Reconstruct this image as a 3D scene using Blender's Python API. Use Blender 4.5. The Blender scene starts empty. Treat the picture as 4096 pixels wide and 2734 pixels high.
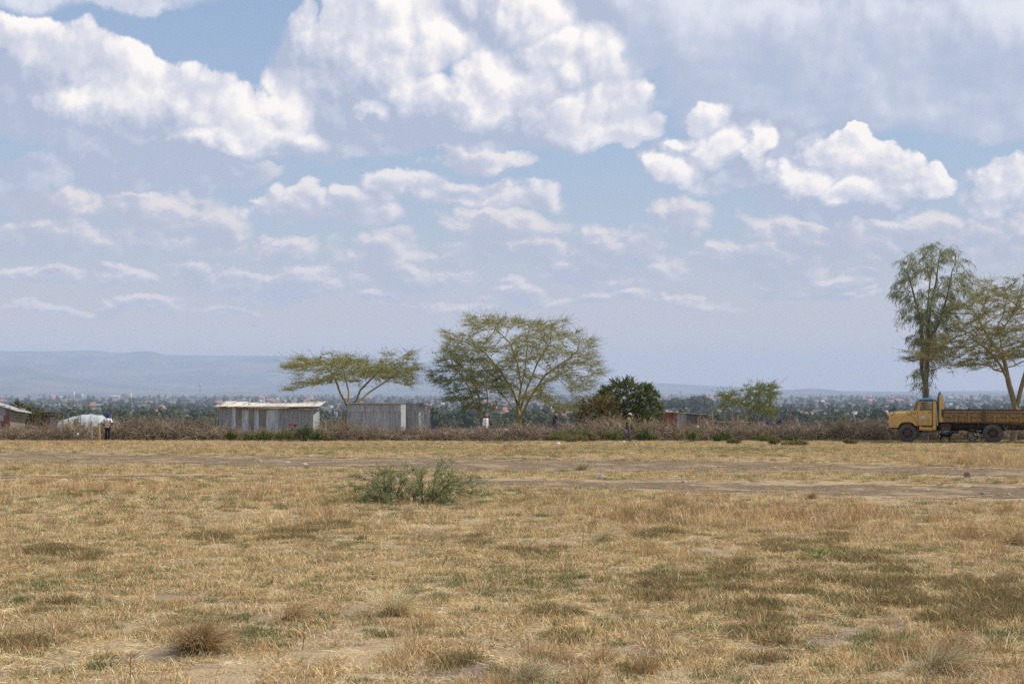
import bpy, math, random
import numpy as np
from mathutils import Vector, Matrix
R = math.radians
rng = np.random.default_rng(7)
random.seed(7)
sc = bpy.context.scene
col = sc.collection

# ------------------------------------------------------------------ camera, sky, sun, exposure
F_PX = 5689.0                       # focal length in photograph pixels (50 mm on a 36 mm sensor)
EYE = 1.6
HOR = 1565.0                        # row of the true horizon in the photograph
TILT = math.atan((HOR - 1367.0) / F_PX)
cam_d = bpy.data.cameras.new("camera")
cam_d.sensor_width = 36.0
cam_d.lens = 50.0
cam_d.clip_start = 0.1
cam_d.clip_end = 90000.0
cam = bpy.data.objects.new("camera", cam_d)
col.objects.link(cam)
cam.location = (0, 0, EYE)
cam.rotation_euler = (math.pi / 2 + TILT, 0, 0)
sc.camera = cam

SUN_EL, SUN_AZ = 52.0, 80.0         # azimuth clockwise from +Y (the view direction)
sun_d = bpy.data.lights.new("sun", 'SUN')
sun_d.energy = 4.8
sun_d.angle = R(0.55)
sun_d.color = (1.0, 0.92, 0.79)
sun = bpy.data.objects.new("sun", sun_d)
col.objects.link(sun)
sun.rotation_euler = (R(90 - SUN_EL), 0, R(180 - SUN_AZ + 0))
_sv = Vector((math.sin(R(SUN_AZ)) * math.cos(R(SUN_EL)), math.cos(R(SUN_AZ)) * math.cos(R(SUN_EL)), math.sin(R(SUN_EL))))
sun.rotation_euler = _sv.to_track_quat('Z', 'Y').to_euler()
sun.location = (60, 10, 80)

sc.view_settings.view_transform = 'Standard'
sc.view_settings.look = 'None'
sc.view_settings.exposure = 0.0
sc.view_settings.gamma = 1.0
sc.view_settings.use_curve_mapping = False
cy = sc.cycles
cy.use_denoising = False
cy.max_bounces = 5
cy.diffuse_bounces = 3
cy.glossy_bounces = 2
cy.transmission_bounces = 4
cy.transparent_max_bounces = 8
cy.volume_bounces = 1
cy.use_adaptive_sampling = True
cy.adaptive_threshold = 0.008
cy.caustics_reflective = False
cy.caustics_refractive = False
cy.sample_clamp_indirect = 4.0

_ct, _st = math.cos(TILT), math.sin(TILT)
def ray(px, py):
    """direction (not normalised, y about 1) of a photograph pixel"""
    a, b = (px - 2048.0) / F_PX, (1367.0 - py) / F_PX
    return (a, _ct - b * _st, _st + b * _ct)
def at(px, py, Y):
    """world point seen at pixel (px,py) at depth Y"""
    dx, dy, dz = ray(px, py)
    t = Y / dy
    return Vector((dx * t, Y, EYE + dz * t))
def px_of(x, y, z):
    """vectorised world -> photograph pixel"""
    zz = z - EYE
    f = y * _ct + zz * _st
    u = -y * _st + zz * _ct
    return 2048.0 + F_PX * x / f, 1367.0 - F_PX * u / f
GS = 0.015
def gpt(px, py):
    """point on the near field plane z=-GS*y seen at a pixel"""
    dx, dy, dz = ray(px, py)
    t = EYE / (-dz - GS * dy)
    return Vector((dx * t, dy * t, EYE + dz * t))
# ------------------------------------------------------------------ node helper
class NT:
    def __init__(s, tree):
        s.t = tree; s.n = tree.nodes; s.l = tree.links
    def new(s, typ, **kw):
        n = s.n.new(typ)
        for k, v in kw.items(): setattr(n, k, v)
        return n
    def link(s, a, b): s.l.new(a, b)
    def put(s, sock, v):
        if v is None: return
        if isinstance(v, bpy.types.NodeSocket): s.l.new(v, sock)
        else: sock.default_value = v
    def math(s, op, a, b=None, c=None, clamp=False):
        n = s.new('ShaderNodeMath', operation=op, use_clamp=clamp)
        s.put(n.inputs[0], a)
        if b is not None: s.put(n.inputs[1], b)
        if c is not None: s.put(n.inputs[2], c)
        return n.outputs[0]
    def vmath(s, op, a, b=None, c=None):
        n = s.new('ShaderNodeVectorMath', operation=op)
        s.put(n.inputs[0], a)
        if b is not None: s.put(n.inputs[1], b)
        if c is not None: s.put(n.inputs[2], c)
        return n.outputs[1] if op in ('DOT_PRODUCT', 'LENGTH', 'DISTANCE') else n.outputs[0]
    def noise(s, vec, scale, detail=4, rough=0.5, dist=0.0, dim='3D', lac=2.0):
        n = s.new('ShaderNodeTexNoise', noise_dimensions=dim)
        s.put(n.inputs['Vector'], vec); s.put(n.inputs['Scale'], scale)
        s.put(n.inputs['Detail'], detail); s.put(n.inputs['Roughness'], rough)
        s.put(n.inputs['Distortion'], dist); s.put(n.inputs['Lacunarity'], lac)
        return n
    def ramp(s, v, a, b, c=0.0, d=1.0, smooth=True):
        n = s.new('ShaderNodeMapRange', interpolation_type='SMOOTHSTEP' if smooth else 'LINEAR')
        n.clamp = True
        for i, q in enumerate((v, a, b, c, d)): s.put(n.inputs[i], q)
        return n.outputs[0]
    def mix(s, f, a, b, mode='MIX'):
        n = s.new('ShaderNodeMix', data_type='RGBA', blend_type=mode)
        s.put(n.inputs['Factor'], f)
        for i, v in ((6, a), (7, b)):
            if isinstance(v, (tuple, list)) and len(v) == 3: v = (*v, 1.0)
            s.put(n.inputs[i], v)
        return n.outputs[2]
    def cramp(s, fac, stops, interp='LINEAR'):
        n = s.new('ShaderNodeValToRGB')
        n.color_ramp.interpolation = interp
        e = n.color_ramp.elements
        while len(e) > 1: e.remove(e[-1])
        for i, (p, c) in enumerate(stops):
            q = e[0] if i == 0 else e.new(p)
            q.position = p; q.color = (*c, 1.0) if len(c) == 3 else c
        s.put(n.inputs[0], fac)
        return n.outputs[0]

# ------------------------------------------------------------------ sky: Nishita air with drifts of cumulus
w = bpy.data.worlds.new("World"); sc.world = w; w.use_nodes = True
w.cycles.sampling_method = 'NONE'
wt = NT(w.node_tree); wt.n.clear()
KS = F_PX / 1000.0
def sk(x, y):
    """a point of the 2349-wide overview of the photograph -> sky plane coordinates"""
    dx, dy, dz = ray(x * 1.74372, y * 1.74372)
    return KS * dx / dy, KS * dz / dy
def puff_field(nt, P, puffs):
    """smooth union of elliptical puffs (cx,cy,rx,ry in overview pixels): 1-|q|^2"""
    cur = None
    for (cx, cyy, rx, ry) in puffs:
        ux, uy = sk(cx, cyy)
        ax, ay = 1 / (rx * 1.74372e-3), 1 / (ry * 1.74372e-3)
        q = nt.vmath('MULTIPLY_ADD', P, (ax, ay, 0), (-ux * ax, -uy * ay, 0))
        d = nt.vmath('DOT_PRODUCT', q, q)
        cur = d if cur is None else nt.math('SMOOTH_MIN', cur, d, 0.35)
    return nt.math('SUBTRACT', 1.0, cur)
def group(name, ins, build):
    g = bpy.data.node_groups.new(name, 'ShaderNodeTree')
    for q, t in ins: g.interface.new_socket(q, in_out='INPUT', socket_type=t)
    nt = NT(g); gi = nt.new('NodeGroupInput')
    outs = build(nt, *[gi.outputs[i] for i in range(len(ins))])
    for q, o in outs:
        g.interface.new_socket(q, in_out='OUTPUT', socket_type='NodeSocketVector' if o.type == 'VECTOR' else 'NodeSocketFloat')
    go = nt.new('NodeGroupOutput')
    for i, (q, o) in enumerate(outs): nt.link(o, go.inputs[i])
    return g
def billow(nt, P):
    """turbulence shared by all layers; features shrink toward the horizon"""
    sp = nt.new('ShaderNodeSeparateXYZ'); nt.link(P, sp.inputs[0])
    vv = nt.math('MAXIMUM', nt.math('ADD', sp.outputs[1], 0.45), 0.05)
    c = nt.new('ShaderNodeCombineXYZ')
    nt.link(nt.math('MULTIPLY', sp.outputs[0], 0.95), c.inputs[0])
    nt.link(nt.math('MULTIPLY', nt.math('LOGARITHM', vv, math.e), 1.45), c.inputs[1])
    N = c.outputs[0]
    n1 = nt.noise(N, 3.4, 8, 0.60, 0.0, '2D')
    wv = nt.vmath('MULTIPLY_ADD', n1.outputs['Color'], (0.14, 0.14, 0), N)
    v1 = nt.new('ShaderNodeTexVoronoi', feature='F1', voronoi_dimensions='2D')
    nt.put(v1.inputs['Vector'], wv); nt.put(v1.inputs['Scale'], 4.6)
    v2 = nt.new('ShaderNodeTexVoronoi', feature='F1', voronoi_dimensions='2D')
    nt.put(v2.inputs['Vector'], nt.vmath('MULTIPLY_ADD', n1.outputs['Color'], (0.10, 0.10, 0), N)); nt.put(v2.inputs['Scale'], 12.0)
    w2 = nt.vmath('SUBTRACT', n1.outputs['Color'], (0.5, 0.5, 0.5))
    wp = nt.vmath('MULTIPLY_ADD', w2, (0.26, 0.20, 0), P)
    q1 = nt.math('MULTIPLY', v1.outputs['Distance'], v1.outputs['Distance']); q2 = nt.math('MULTIPLY', v2.outputs['Distance'], v2.outputs['Distance'])
    b = nt.math('SUBTRACT', 0.30, nt.math('MULTIPLY_ADD', q2, 0.42, q1))
    return [('WP', wp), ('N', nt.math('SUBTRACT', n1.outputs['Fac'], 0.5)), ('B', b)]
FAR = [(600,655,175,34),(455,632,48,38),(700,645,90,34),(940,640,130,30),(1200,668,45,22),(280,640,70,20),(90,630,120,22),
       (1390,598,185,48),(1480,565,60,38),(1360,565,60,42),(1740,610,165,34),(1640,585,70,28),
       (1890,560,180,40),(1900,515,190,26),(2150,540,60,46),(2300,540,110,60),
       (150,545,240,42),(490,535,85,52),(330,510,90,34),(870,570,100,40),(640,580,80,24),(1160,512,130,32),(1160,575,170,34),
       (60,450,110,52),(250,470,230,38),(1560,500,60,26),(330,700,90,16),(160,715,120,14),(520,712,70,12),(1050,700,110,16),(1280,690,90,18),(1420,680,60,16),(1600,690,110,16),(1790,668,70,18),(1960,680,120,16),(2180,660,110,20),(2300,690,90,14),(860,690,60,14),(1950,640,80,18),(2060,600,70,20)]
MID = [(750,484,168,36),(700,450,46,36),(790,455,58,32),(620,450,32,30),
       (1090,450,190,30),(920,430,85,34),(1230,445,75,36),(1090,370,108,30),(1045,340,46,30),
       (430,400,205,34),(560,395,70,30)]
BIG = [(20,80,70,50),(80,90,80,66),(170,110,90,70),(260,150,110,70),(330,190,90,66),(420,200,100,66),(500,235,110,66),(590,265,80,62),(640,290,42,46),(290,220,140,46),(560,320,120,28),
       (850,40,110,80),(900,130,110,90),(1010,130,80,60),(1090,190,100,70),(1140,230,50,44),(960,200,110,36),
       (1200,30,70,60),(1270,110,70,50),(1340,150,80,66),(1400,230,90,60),(1430,290,90,40),(1290,270,90,56),(1220,200,50,60),
       (1560,400,56,36),(1530,380,34,26),(1570,330,30,20),(1745,330,26,44),(1850,410,66,32),(1950,340,66,52),(2030,385,90,48),(2140,410,66,46),(1990,440,120,22),(1960,300,46,18),
       (1610,270,44,44),(1650,330,60,40),(2310,420,84,56),(850,250,34,20)]
BODY = [(120,210,210,110),(330,270,260,90),(560,320,260,46),(720,350,130,18),(740,190,120,130),(700,60,30,60),(900,270,280,70),(1150,300,280,40),(1250,220,190,110),(1100,60,220,90),(1300,60,120,90),
        (1600,380,100,66),(1720,350,150,100),(1900,420,220,60),(1650,290,60,60),(2290,440,100,60),
        (1950,480,150,24),(300,395,280,44),(100,400,120,40)]
VEIL = [(2200,60,110,60),(2120,140,120,50),(2300,180,90,40),(1560,130,70,50),(1500,60,230,110),(1700,140,230,120),(1950,120,320,150),(2250,80,260,120),(2100,240,320,60),(1750,230,200,70),(2300,270,180,46),(1430,130,120,50),
        (280,6,130,14),(240,-20,200,36)]
gNOISE = group('cloud_turbulence', [('P', 'NodeSocketVector')], billow)
gF = {}
for nm, pf in (('FAR', FAR), ('MID', MID), ('BIG', BIG), ('BODY', BODY), ('VEIL', VEIL)):
    gF[nm] = group('clouds_' + nm.lower(), [('P', 'NodeSocketVector')], lambda nt, P, pf=pf: [('D', puff_field(nt, P, pf))])

tc = wt.new('ShaderNodeTexCoord')
D = tc.outputs['Generated']
sx = wt.new('ShaderNodeSeparateXYZ'); wt.link(D, sx.inputs[0])
X, Y, Z = sx.outputs
Yc = wt.math('MAXIMUM', Y, 0.05)
cp = wt.new('ShaderNodeCombineXYZ')
wt.link(wt.math('MULTIPLY', wt.math('DIVIDE', X, Yc), KS), cp.inputs[0])
wt.link(wt.math('MULTIPLY', wt.math('DIVIDE', Z, Yc), KS), cp.inputs[1])
P = cp.outputs[0]
PV = cp.inputs[1].links[0].from_socket
sky = wt.new('ShaderNodeTexSky', sky_type='NISHITA')
sky.sun_disc = False
sky.sun_elevation = R(SUN_EL); sky.sun_rotation = R(SUN_AZ)
sky.altitude = 1800; sky.air_density = 1.0; sky.dust_density = 2.5; sky.ozone_density = 1.0
NISH = wt.vmath('MULTIPLY', sky.outputs[0], (0.085, 0.085, 0.085))
# milky tropical air low down
air = wt.cramp(wt.math('MULTIPLY', Z, 3.2), [(0.0, (0.80, 0.70, 0.64)), (0.14, (0.70, 0.64, 0.63)), (0.32, (0.53, 0.60, 0.685)), (0.55, (0.405, 0.55, 0.735)), (0.9, (0.32, 0.465, 0.70))])
BASE = wt.mix(0.82, NISH, air)

stp = wt.math('MULTIPLY', wt.math('ADD', PV, 0.25), 0.036)
TAP = []
for k in (0.0, 1.0, 3.0):
    if k == 0: Pk = P
    else:
        o = wt.new('ShaderNodeVectorMath', operation='SCALE'); o.inputs[0].default_value = (0.62 * k, 0.78 * k, 0); wt.link(stp, o.inputs[3])
        Pk = wt.vmath('ADD', P, o.outputs[0])
    n = wt.new('ShaderNodeGroup'); n.node_tree = gNOISE; wt.link(Pk, n.inputs[0]); TAP.append(n.outputs)
o = wt.new('ShaderNodeVectorMath', operation='SCALE'); o.inputs[0].default_value = (2.6, 4.6, 0); wt.link(stp, o.inputs[3])
TAP.append((wt.vmath('ADD', TAP[0][0], o.outputs[0]), None, None))
def tap(name, k, nA, bA, bias):
    n = wt.new('ShaderNodeGroup'); n.node_tree = gF[name]; wt.link(TAP[k][0], n.inputs[0])
    if k == 3: return n.outputs[0]
    e = wt.math('MINIMUM', wt.math('MAXIMUM', n.outputs[0], -2.0), 0.85)
    return wt.math('MULTIPLY_ADD', TAP[k][2], bA, wt.math('MULTIPLY_ADD', TAP[k][1], nA, wt.math('ADD', e, bias)))
def relief(nA, bA, amt):
    """brighter where the turbulence falls away toward the sun"""
    q = wt.math('SUBTRACT', TAP[0][2], TAP[1][2]); r = wt.math('SUBTRACT', TAP[0][1], TAP[1][1])
    return wt.math('MULTIPLY', wt.math('MULTIPLY_ADD', q, bA, wt.math('MULTIPLY', r, nA)), amt)
def tone(b, dark, midc, lit):
    return wt.cramp(b, [(0.0, dark), (0.5, midc), (1.0, lit)])
def layer(under, name, nA, bA, bias, lo, hi, dark, midc, lit, opac, s0, s1, rel):
    d0 = tap(name, 0, nA, bA, bias); d2 = tap(name, 2 if name == 'VEIL' else 1, nA, bA, bias)
    a = wt.math('MULTIPLY', wt.ramp(d0, lo, hi), opac)
    g = wt.math('SUBTRACT', wt.math('MINIMUM', d0, 0.9), wt.math('MAXIMUM', d2, -0.4))
    if name == 'VEIL': g = wt.math('MULTIPLY', g, 0.45)
    else:
        d3 = tap(name, 2, nA, bA, bias)
        g = wt.math('MULTIPLY_ADD', g, 0.75, wt.math('MULTIPLY_ADD', wt.math('SUBTRACT', wt.math('MINIMUM', d0, 0.9), wt.math('MAXIMUM', d3, -0.6)), 0.35, wt.math('MULTIPLY', wt.ramp(d0, -0.1, 1.2), -0.25)))
    b = wt.ramp(wt.math('MULTIPLY_ADD', TAP[0][1], 1.5, wt.math('ADD', g, relief(nA, bA, rel))), s0, s1)
    return wt.mix(a, under, tone(b, dark, midc, lit))
c1 = layer(BASE, 'FAR', 1.9, 1.2, 0.50, -0.35, 1.25, (0.50, 0.535, 0.65), (0.63, 0.63, 0.71), (0.92, 0.84, 0.82), 0.92, -0.95, 1.05, 1.3)
c2 = layer(c1, 'VEIL', 1.3, 0.5, 0.60, -0.6, 1.0, (0.475, 0.54, 0.69), (0.62, 0.66, 0.78), (0.84, 0.85, 0.915), 0.96, -0.7, 1.05, 0.9)
c3 = layer(c2, 'MID', 1.3, 0.9, 0.30, -0.10, 0.60, (0.50, 0.54, 0.665), (0.67, 0.67, 0.76), (0.96, 0.90, 0.885), 0.95, -0.85, 1.10, 1.7)
# the near cumulus: one body, its sunlit parts fading into grey
nA, bA = 1.2, 0.9
dB = tap('BODY', 0, nA, bA * 0.8, 0.40); dL = tap('BIG', 0, nA, bA, 0.18); dL2 = tap('BIG', 1, nA, bA, 0.18)
edge = wt.math('MAXIMUM', wt.ramp(dB, -0.30, 0.50), wt.ramp(dL, -0.08, 0.34))
b = wt.math('MULTIPLY_ADD', wt.ramp(dL, -2.6, 0.85, smooth=False), 0.90, relief(nA * 1.9, bA, 0.42))
b = wt.math('MULTIPLY_ADD', wt.math('SUBTRACT', wt.math('MINIMUM', dL, 0.6), wt.math('MAXIMUM', dL2, -1.5)), 0.26, wt.math('SUBTRACT', b, 0.19))
b = wt.math('ADD', b, wt.math('MULTIPLY', wt.ramp(dB, 0.0, 0.9), 0.10))
b = wt.math('MULTIPLY_ADD', TAP[2][1], 1.3, b)
b = wt.math('MAXIMUM', wt.math('MINIMUM', b, 1.0), 0.0)
cN = wt.cramp(b, [(0.0, (0.46, 0.52, 0.66)), (0.25, (0.56, 0.60, 0.725)), (0.60, (0.74, 0.745, 0.82)), (1.0, (1.12, 1.05, 0.99))])
c4 = wt.mix(wt.math('MULTIPLY', edge, 0.985), c3, cN)
# everything sinks into milky air near the horizon
low = wt.ramp(PV, 0.04, 0.42, 1.0, 0.0)
c5 = wt.mix(wt.math('MULTIPLY', low, 0.9), c4, BASE)
# the rest of the vault: plain broken cumulus
nz = wt.noise(D, 3.2, 3, 0.55)
c6 = wt.mix(wt.ramp(nz.outputs[0], 0.46, 0.62), BASE, (0.72, 0.73, 0.80))
bgA, bgB = wt.new('ShaderNodeBackground'), wt.new('ShaderNodeBackground')
wt.link(c5, bgA.inputs[0]); wt.link(c6, bgB.inputs[0])
# only the part of the vault ahead carries the detailed clouds
fa = wt.ramp(wt.math('ABSOLUTE', wt.math('DIVIDE', X, Yc)), 0.48, 0.62, 1.0, 0.0)
fb = wt.ramp(wt.math('DIVIDE', Z, Yc), 0.36, 0.5, 1.0, 0.0)
fc = wt.ramp(Y, 0.1, 0.2)
f = wt.math('MULTIPLY', wt.math('MULTIPLY', fa, fb), fc)
ms = wt.new('ShaderNodeMixShader'); wt.link(f, ms.inputs[0]); wt.link(bgB.outputs[0], ms.inputs[1]); wt.link(bgA.outputs[0], ms.inputs[2])
wo = wt.new('ShaderNodeOutputWorld'); wt.link(ms.outputs[0], wo.inputs[0])
# ------------------------------------------------------------------ mesh helpers
class MB:
    """collects points, faces, per-face colours; build() links them as ONE mesh object"""
    def __init__(s): s.v = []; s.f3 = []; s.f4 = []; s.c3 = []; s.c4 = []; s.n = 0; s.m3 = []; s.m4 = []
    def add(s, v, f, c=None, m=0):
        v = np.asarray(v, float).reshape(-1, 3); f = np.asarray(f, int)
        if len(f) == 0: return s
        if c is None: c = (0.5, 0.5, 0.5)
        c = np.asarray(c, float)
        if c.ndim == 1: c = np.tile(c, (len(f), 1))
        s.v.append(v)
        if f.shape[1] == 3: s.f3.append(f + s.n); s.c3.append(c); s.m3.append(np.full(len(f), m))
        else: s.f4.append(f + s.n); s.c4.append(c); s.m4.append(np.full(len(f), m))
        s.n += len(v)
        return s
    def box(s, c, size, rot=None, col=None, m=0, taper=1.0):
        sx, sy, sz = size
        v = np.array([[x * sx / 2, y * sy / 2, z * sz / 2] for z in (-1, 1) for y in (-1, 1) for x in (-1, 1)], float)
        v[4:, :2] *= taper
        if rot is not None: v = v @ np.array(rot).T
        v += np.array(c)
        return s.add(v, [[0, 2, 3, 1], [4, 5, 7, 6], [0, 1, 5, 4], [2, 6, 7, 3], [0, 4, 6, 2], [1, 3, 7, 5]], col, m)
    def bb(s, x0, x1, y0, y1, z0, z1, col=None, m=0):
        return s.box(((x0 + x1) / 2, (y0 + y1) / 2, (z0 + z1) / 2), (x1 - x0, y1 - y0, z1 - z0), None, col, m)
    def tubes(s, lines, sides=4, col=None, cap=False, m=0):
        """lines: list of (points Nx3, radii N[, colour])"""
        groups = {}
        for L in lines: groups.setdefault(len(L[0]), []).append(L)
        ang = np.arange(sides) * 2 * np.pi / sides
        for n, Ls in groups.items():
            if n < 2: continue
            Pt = np.array([np.asarray(L[0], float) for L in Ls])
            Rr = np.array([np.broadcast_to(np.asarray(L[1], float), (n,)) for L in Ls])
            T = np.empty_like(Pt)
            T[:, 1:-1] = Pt[:, 2:] - Pt[:, :-2]; T[:, 0] = Pt[:, 1] - Pt[:, 0]; T[:, -1] = Pt[:, -1] - Pt[:, -2]
            T /= np.linalg.norm(T, axis=2, keepdims=True) + 1e-9
            ref = np.where((np.abs(T[:, :1, 2:3]) > 0.8), np.array([1.0, 0.13, 0.07]), np.array([0.05, 0.1, 1.0]))
            ref = np.broadcast_to(ref, T.shape)
            A = np.cross(T, ref); A /= np.linalg.norm(A, axis=2, keepdims=True) + 1e-9
            B = np.cross(T, A)
            V = Pt[:, :, None, :] + Rr[:, :, None, None] * (A[:, :, None, :] * np.cos(ang)[None, None, :, None] + B[:, :, None, :] * np.sin(ang)[None, None, :, None])
            k = len(Ls)
            base = (np.arange(k) * n * sides)[:, None, None]
            i = np.arange(n - 1)[None, :, None]; j = np.arange(sides)[None, None, :]
            a = base + i * sides + j; b = base + i * sides + (j + 1) % sides
            F = np.stack([a, b, b + sides, a + sides], -1).reshape(-1, 4)
            if len(Ls[0]) > 2: C = np.repeat(np.array([L[2] for L in Ls]), (n - 1) * sides, 0)
            else: C = col
            s.add(V.reshape(-1, 3), F, C, m)
            if cap:
                for L_i in range(k):
                    for e, pt in ((0, Pt[L_i, 0]), (n - 1, Pt[L_i, -1])):
                        ring = V[L_i, e]; vv = np.vstack([ring, pt])
                        ff = [[q, (q + 1) % sides, sides] for q in range(sides)]
                        s.add(vv, ff, col if len(Ls[0]) < 3 else Ls[L_i][2], m)
        return s
    def loft(s, rings, col=None, cap=True, m=0):
        """rings: list of (k,3) arrays with equal k"""
        k = len(rings[0]); V = np.vstack(rings); F = []
        for i in range(len(rings) - 1):
            for j in range(k):
                a, b = i * k + j, i * k + (j + 1) % k
                F.append([a, b, b + k, a + k])
        s.add(V, F, col, m)
        if cap:
            for e in (0, len(rings) - 1):
                r = np.asarray(rings[e]); c = r.mean(0)
                s.add(np.vstack([r, c]), [[q, (q + 1) % k, k] for q in range(k)], col, m)
        return s
    def prism(s, poly, y0, y1, col=None, m=0):
        """polygon in the XZ plane (list of (x,z)), extruded from y0 to y1, ear-free fan through triangulation"""
        from mathutils.geometry import tessellate_polygon
        n = len(poly)
        tri = tessellate_polygon([[Vector((p[0], p[1], 0)) for p in poly]])
        va = np.array([[p[0], y0, p[1]] for p in poly]); vb = np.array([[p[0], y1, p[1]] for p in poly])
        V = np.vstack([va, vb])
        s.add(V, [list(t) for t in tri], col, m); s.add(V, [[t[0] + n, t[2] + n, t[1] + n] for t in tri], col, m)
        return s.add(V, [[i, (i + 1) % n, (i + 1) % n + n, i + n] for i in range(n)], col, m)
    def quads(s, c, a, b, colr, m=0):
        """many quads: centres c, half axes a and b (n,3)"""
        c, a, b = (np.asarray(q, float) for q in (c, a, b)); n = len(c)
        V = np.stack([c - a, c + b * 0.9, c + a, c - b * 0.9], 1).reshape(-1, 3)   # leaf-like diamond
        return s.add(V, np.arange(n * 4).reshape(n, 4), colr, m)
    def mesh(s, name, mats):
        me = bpy.data.meshes.new(name)
        V = np.vstack(s.v) if s.v else np.zeros((0, 3))
        f3 = np.vstack(s.f3) if s.f3 else np.zeros((0, 3), int)
        f4 = np.vstack(s.f4) if s.f4 else np.zeros((0, 4), int)
        me.vertices.add(len(V)); me.vertices.foreach_set('co', V.ravel())
        nl = f3.size + f4.size
        me.loops.add(nl); me.loops.foreach_set('vertex_index', np.concatenate([f3.ravel(), f4.ravel()]).astype(np.int32))
        me.polygons.add(len(f3) + len(f4))
        tot = np.concatenate([np.full(len(f3), 3), np.full(len(f4), 4)]).astype(np.int32)
        st = np.concatenate([[0], np.cumsum(tot)[:-1]]).astype(np.int32)
        me.polygons.foreach_set('loop_start', st)
        mi = np.concatenate(s.m3 + s.m4) if (s.m3 or s.m4) else np.zeros(0)
        me.polygons.foreach_set('material_index', mi.astype(np.int32))
        C = np.vstack(s.c3 + s.c4)
        at_ = me.attributes.new('tint', 'FLOAT_COLOR', 'FACE')
        at_.data.foreach_set('color', np.hstack([C, np.ones((len(C), 1))]).astype(np.float32).ravel())
        if not isinstance(mats, (list, tuple)): mats = [mats]
        for m in mats: me.materials.append(m)
        me.update(calc_edges=True)
        return me
    def build(s, name, mats, parent=None, smooth=False, loc=None):
        me = s.mesh(name, mats)
        if smooth: me.polygons.foreach_set('use_smooth', np.ones(len(me.polygons), bool))
        o = bpy.data.objects.new(name, me); col.objects.link(o)
        if parent is not None: o.parent = parent
        if loc is not None: o.location = loc
        return o
def ring(c, rx, ry, ax=(1, 0, 0), ay=(0, 1, 0), k=14, sq=2.2):
    t = np.linspace(0, 2 * np.pi, k, endpoint=False); ct, s = np.cos(t), np.sin(t)
    a = np.sign(ct) * np.abs(ct) ** (2 / sq); b = np.sign(s) * np.abs(s) ** (2 / sq)
    return np.asarray(c, float) + np.outer(a * rx, np.asarray(ax, float)) + np.outer(b * ry, np.asarray(ay, float))
def tag(o, label=None, cat=None, group=None, kind=None):
    if label: o['label'] = label
    if cat: o['category'] = cat
    if group: o['group'] = group
    if kind: o['kind'] = kind
    return o
def empty(name, loc, label, cat, group=None, rz=0.0):
    o = bpy.data.objects.new(name, None); o.empty_display_size = 0.3
    o.location = loc; o.rotation_euler = (0, 0, rz); col.objects.link(o)
    return tag(o, label, cat, group)
def smooth_by_angle(o, ang=35):
    """bevel-free hard/soft edges: mark sharp edges by angle"""
    me = o.data
    me.polygons.foreach_set('use_smooth', np.ones(len(me.polygons), bool))
    me.set_sharp_from_angle(angle=R(ang))
    return o
def bevel(o, w, seg=2):
    m = o.modifiers.new('bevel', 'BEVEL'); m.width = w; m.segments = seg; m.limit_method = 'ANGLE'; m.angle_limit = R(35)
    return o

# ------------------------------------------------------------------ materials
MATS = {}
def mat(name, fn):
    m = bpy.data.materials.new(name); m.use_nodes = True
    nt = NT(m.node_tree); nt.n.clear()
    out = nt.new('ShaderNodeOutputMaterial')
    sh = fn(nt)
    nt.link(sh, out.inputs[0])
    MATS[name] = m
    return m
def pbr(nt, c, rough=0.8, metal=0.0, spec=0.3, bump=None, bd=0.02):
    b = nt.new('ShaderNodeBsdfPrincipled')
    if isinstance(c, (tuple, list)) and len(c) == 3: c = (*c, 1.0)
    nt.put(b.inputs['Base Color'], c); nt.put(b.inputs['Roughness'], rough); nt.put(b.inputs['Metallic'], metal)
    nt.put(b.inputs['Specular IOR Level'], spec)
    if bump is not None:
        bp = nt.new('ShaderNodeBump'); nt.put(bp.inputs['Height'], bump); bp.inputs['Distance'].default_value = bd
        bp.inputs['Strength'].default_value = 1.0
        nt.link(bp.outputs[0], b.inputs['Normal'])
    return b.outputs[0]
def tint(nt, name='tint'):
    a = nt.new('ShaderNodeAttribute', attribute_name=name); return a.outputs['Color']
def obj_co(nt): return nt.new('ShaderNodeTexCoord').outputs['Object']
def wcoord(nt): return nt.new('ShaderNodeNewGeometry').outputs['Position']
def leafy(nt, trans=0.35, gain=1.0):
    """thin leaf or straw: diffuse plus light through it"""
    c = tint(nt)
    oi = nt.new('ShaderNodeObjectInfo')
    v = nt.math('MULTIPLY_ADD', oi.outputs['Random'], 0.3, 0.85 * gain)
    h = nt.new('ShaderNodeVectorMath', operation='SCALE'); nt.link(c, h.inputs[0]); nt.link(v, h.inputs[3])
    d = nt.new('ShaderNodeBsdfDiffuse'); nt.link(h.outputs[0], d.inputs[0])
    t = nt.new('ShaderNodeBsdfTranslucent'); nt.link(h.outputs[0], t.inputs[0])
    m = nt.new('ShaderNodeMixShader'); m.inputs[0].default_value = trans
    nt.link(d.outputs[0], m.inputs[1]); nt.link(t.outputs[0], m.inputs[2])
    return m.outputs[0]
mat('leaf', lambda nt: leafy(nt, 0.4))
mat('straw', lambda nt: leafy(nt, 0.3))
def _plain(nt): return pbr(nt, tint(nt), 0.85, 0, 0.2)
mat('tinted', _plain)
def _bark(nt):
    n = nt.noise(obj_co(nt), 14, 4, 0.6)
    c = nt.mix(nt.ramp(n.outputs[0], 0.35, 0.7), tint(nt), (0.09, 0.07, 0.04))
    return pbr(nt, nt.mix(0.35, tint(nt), c), 0.9, 0, 0.2, n.outputs[0], 0.02)
mat('bark', _bark)
def vcol(base, n, var=0.25, hue=0.06):
    b = np.array(base)[None, :] * (1 + var * rng.standard_normal((n, 1))) * (1 + hue * rng.standard_normal((n, 3)))
    return np.clip(b, 0.004, 1)
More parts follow.
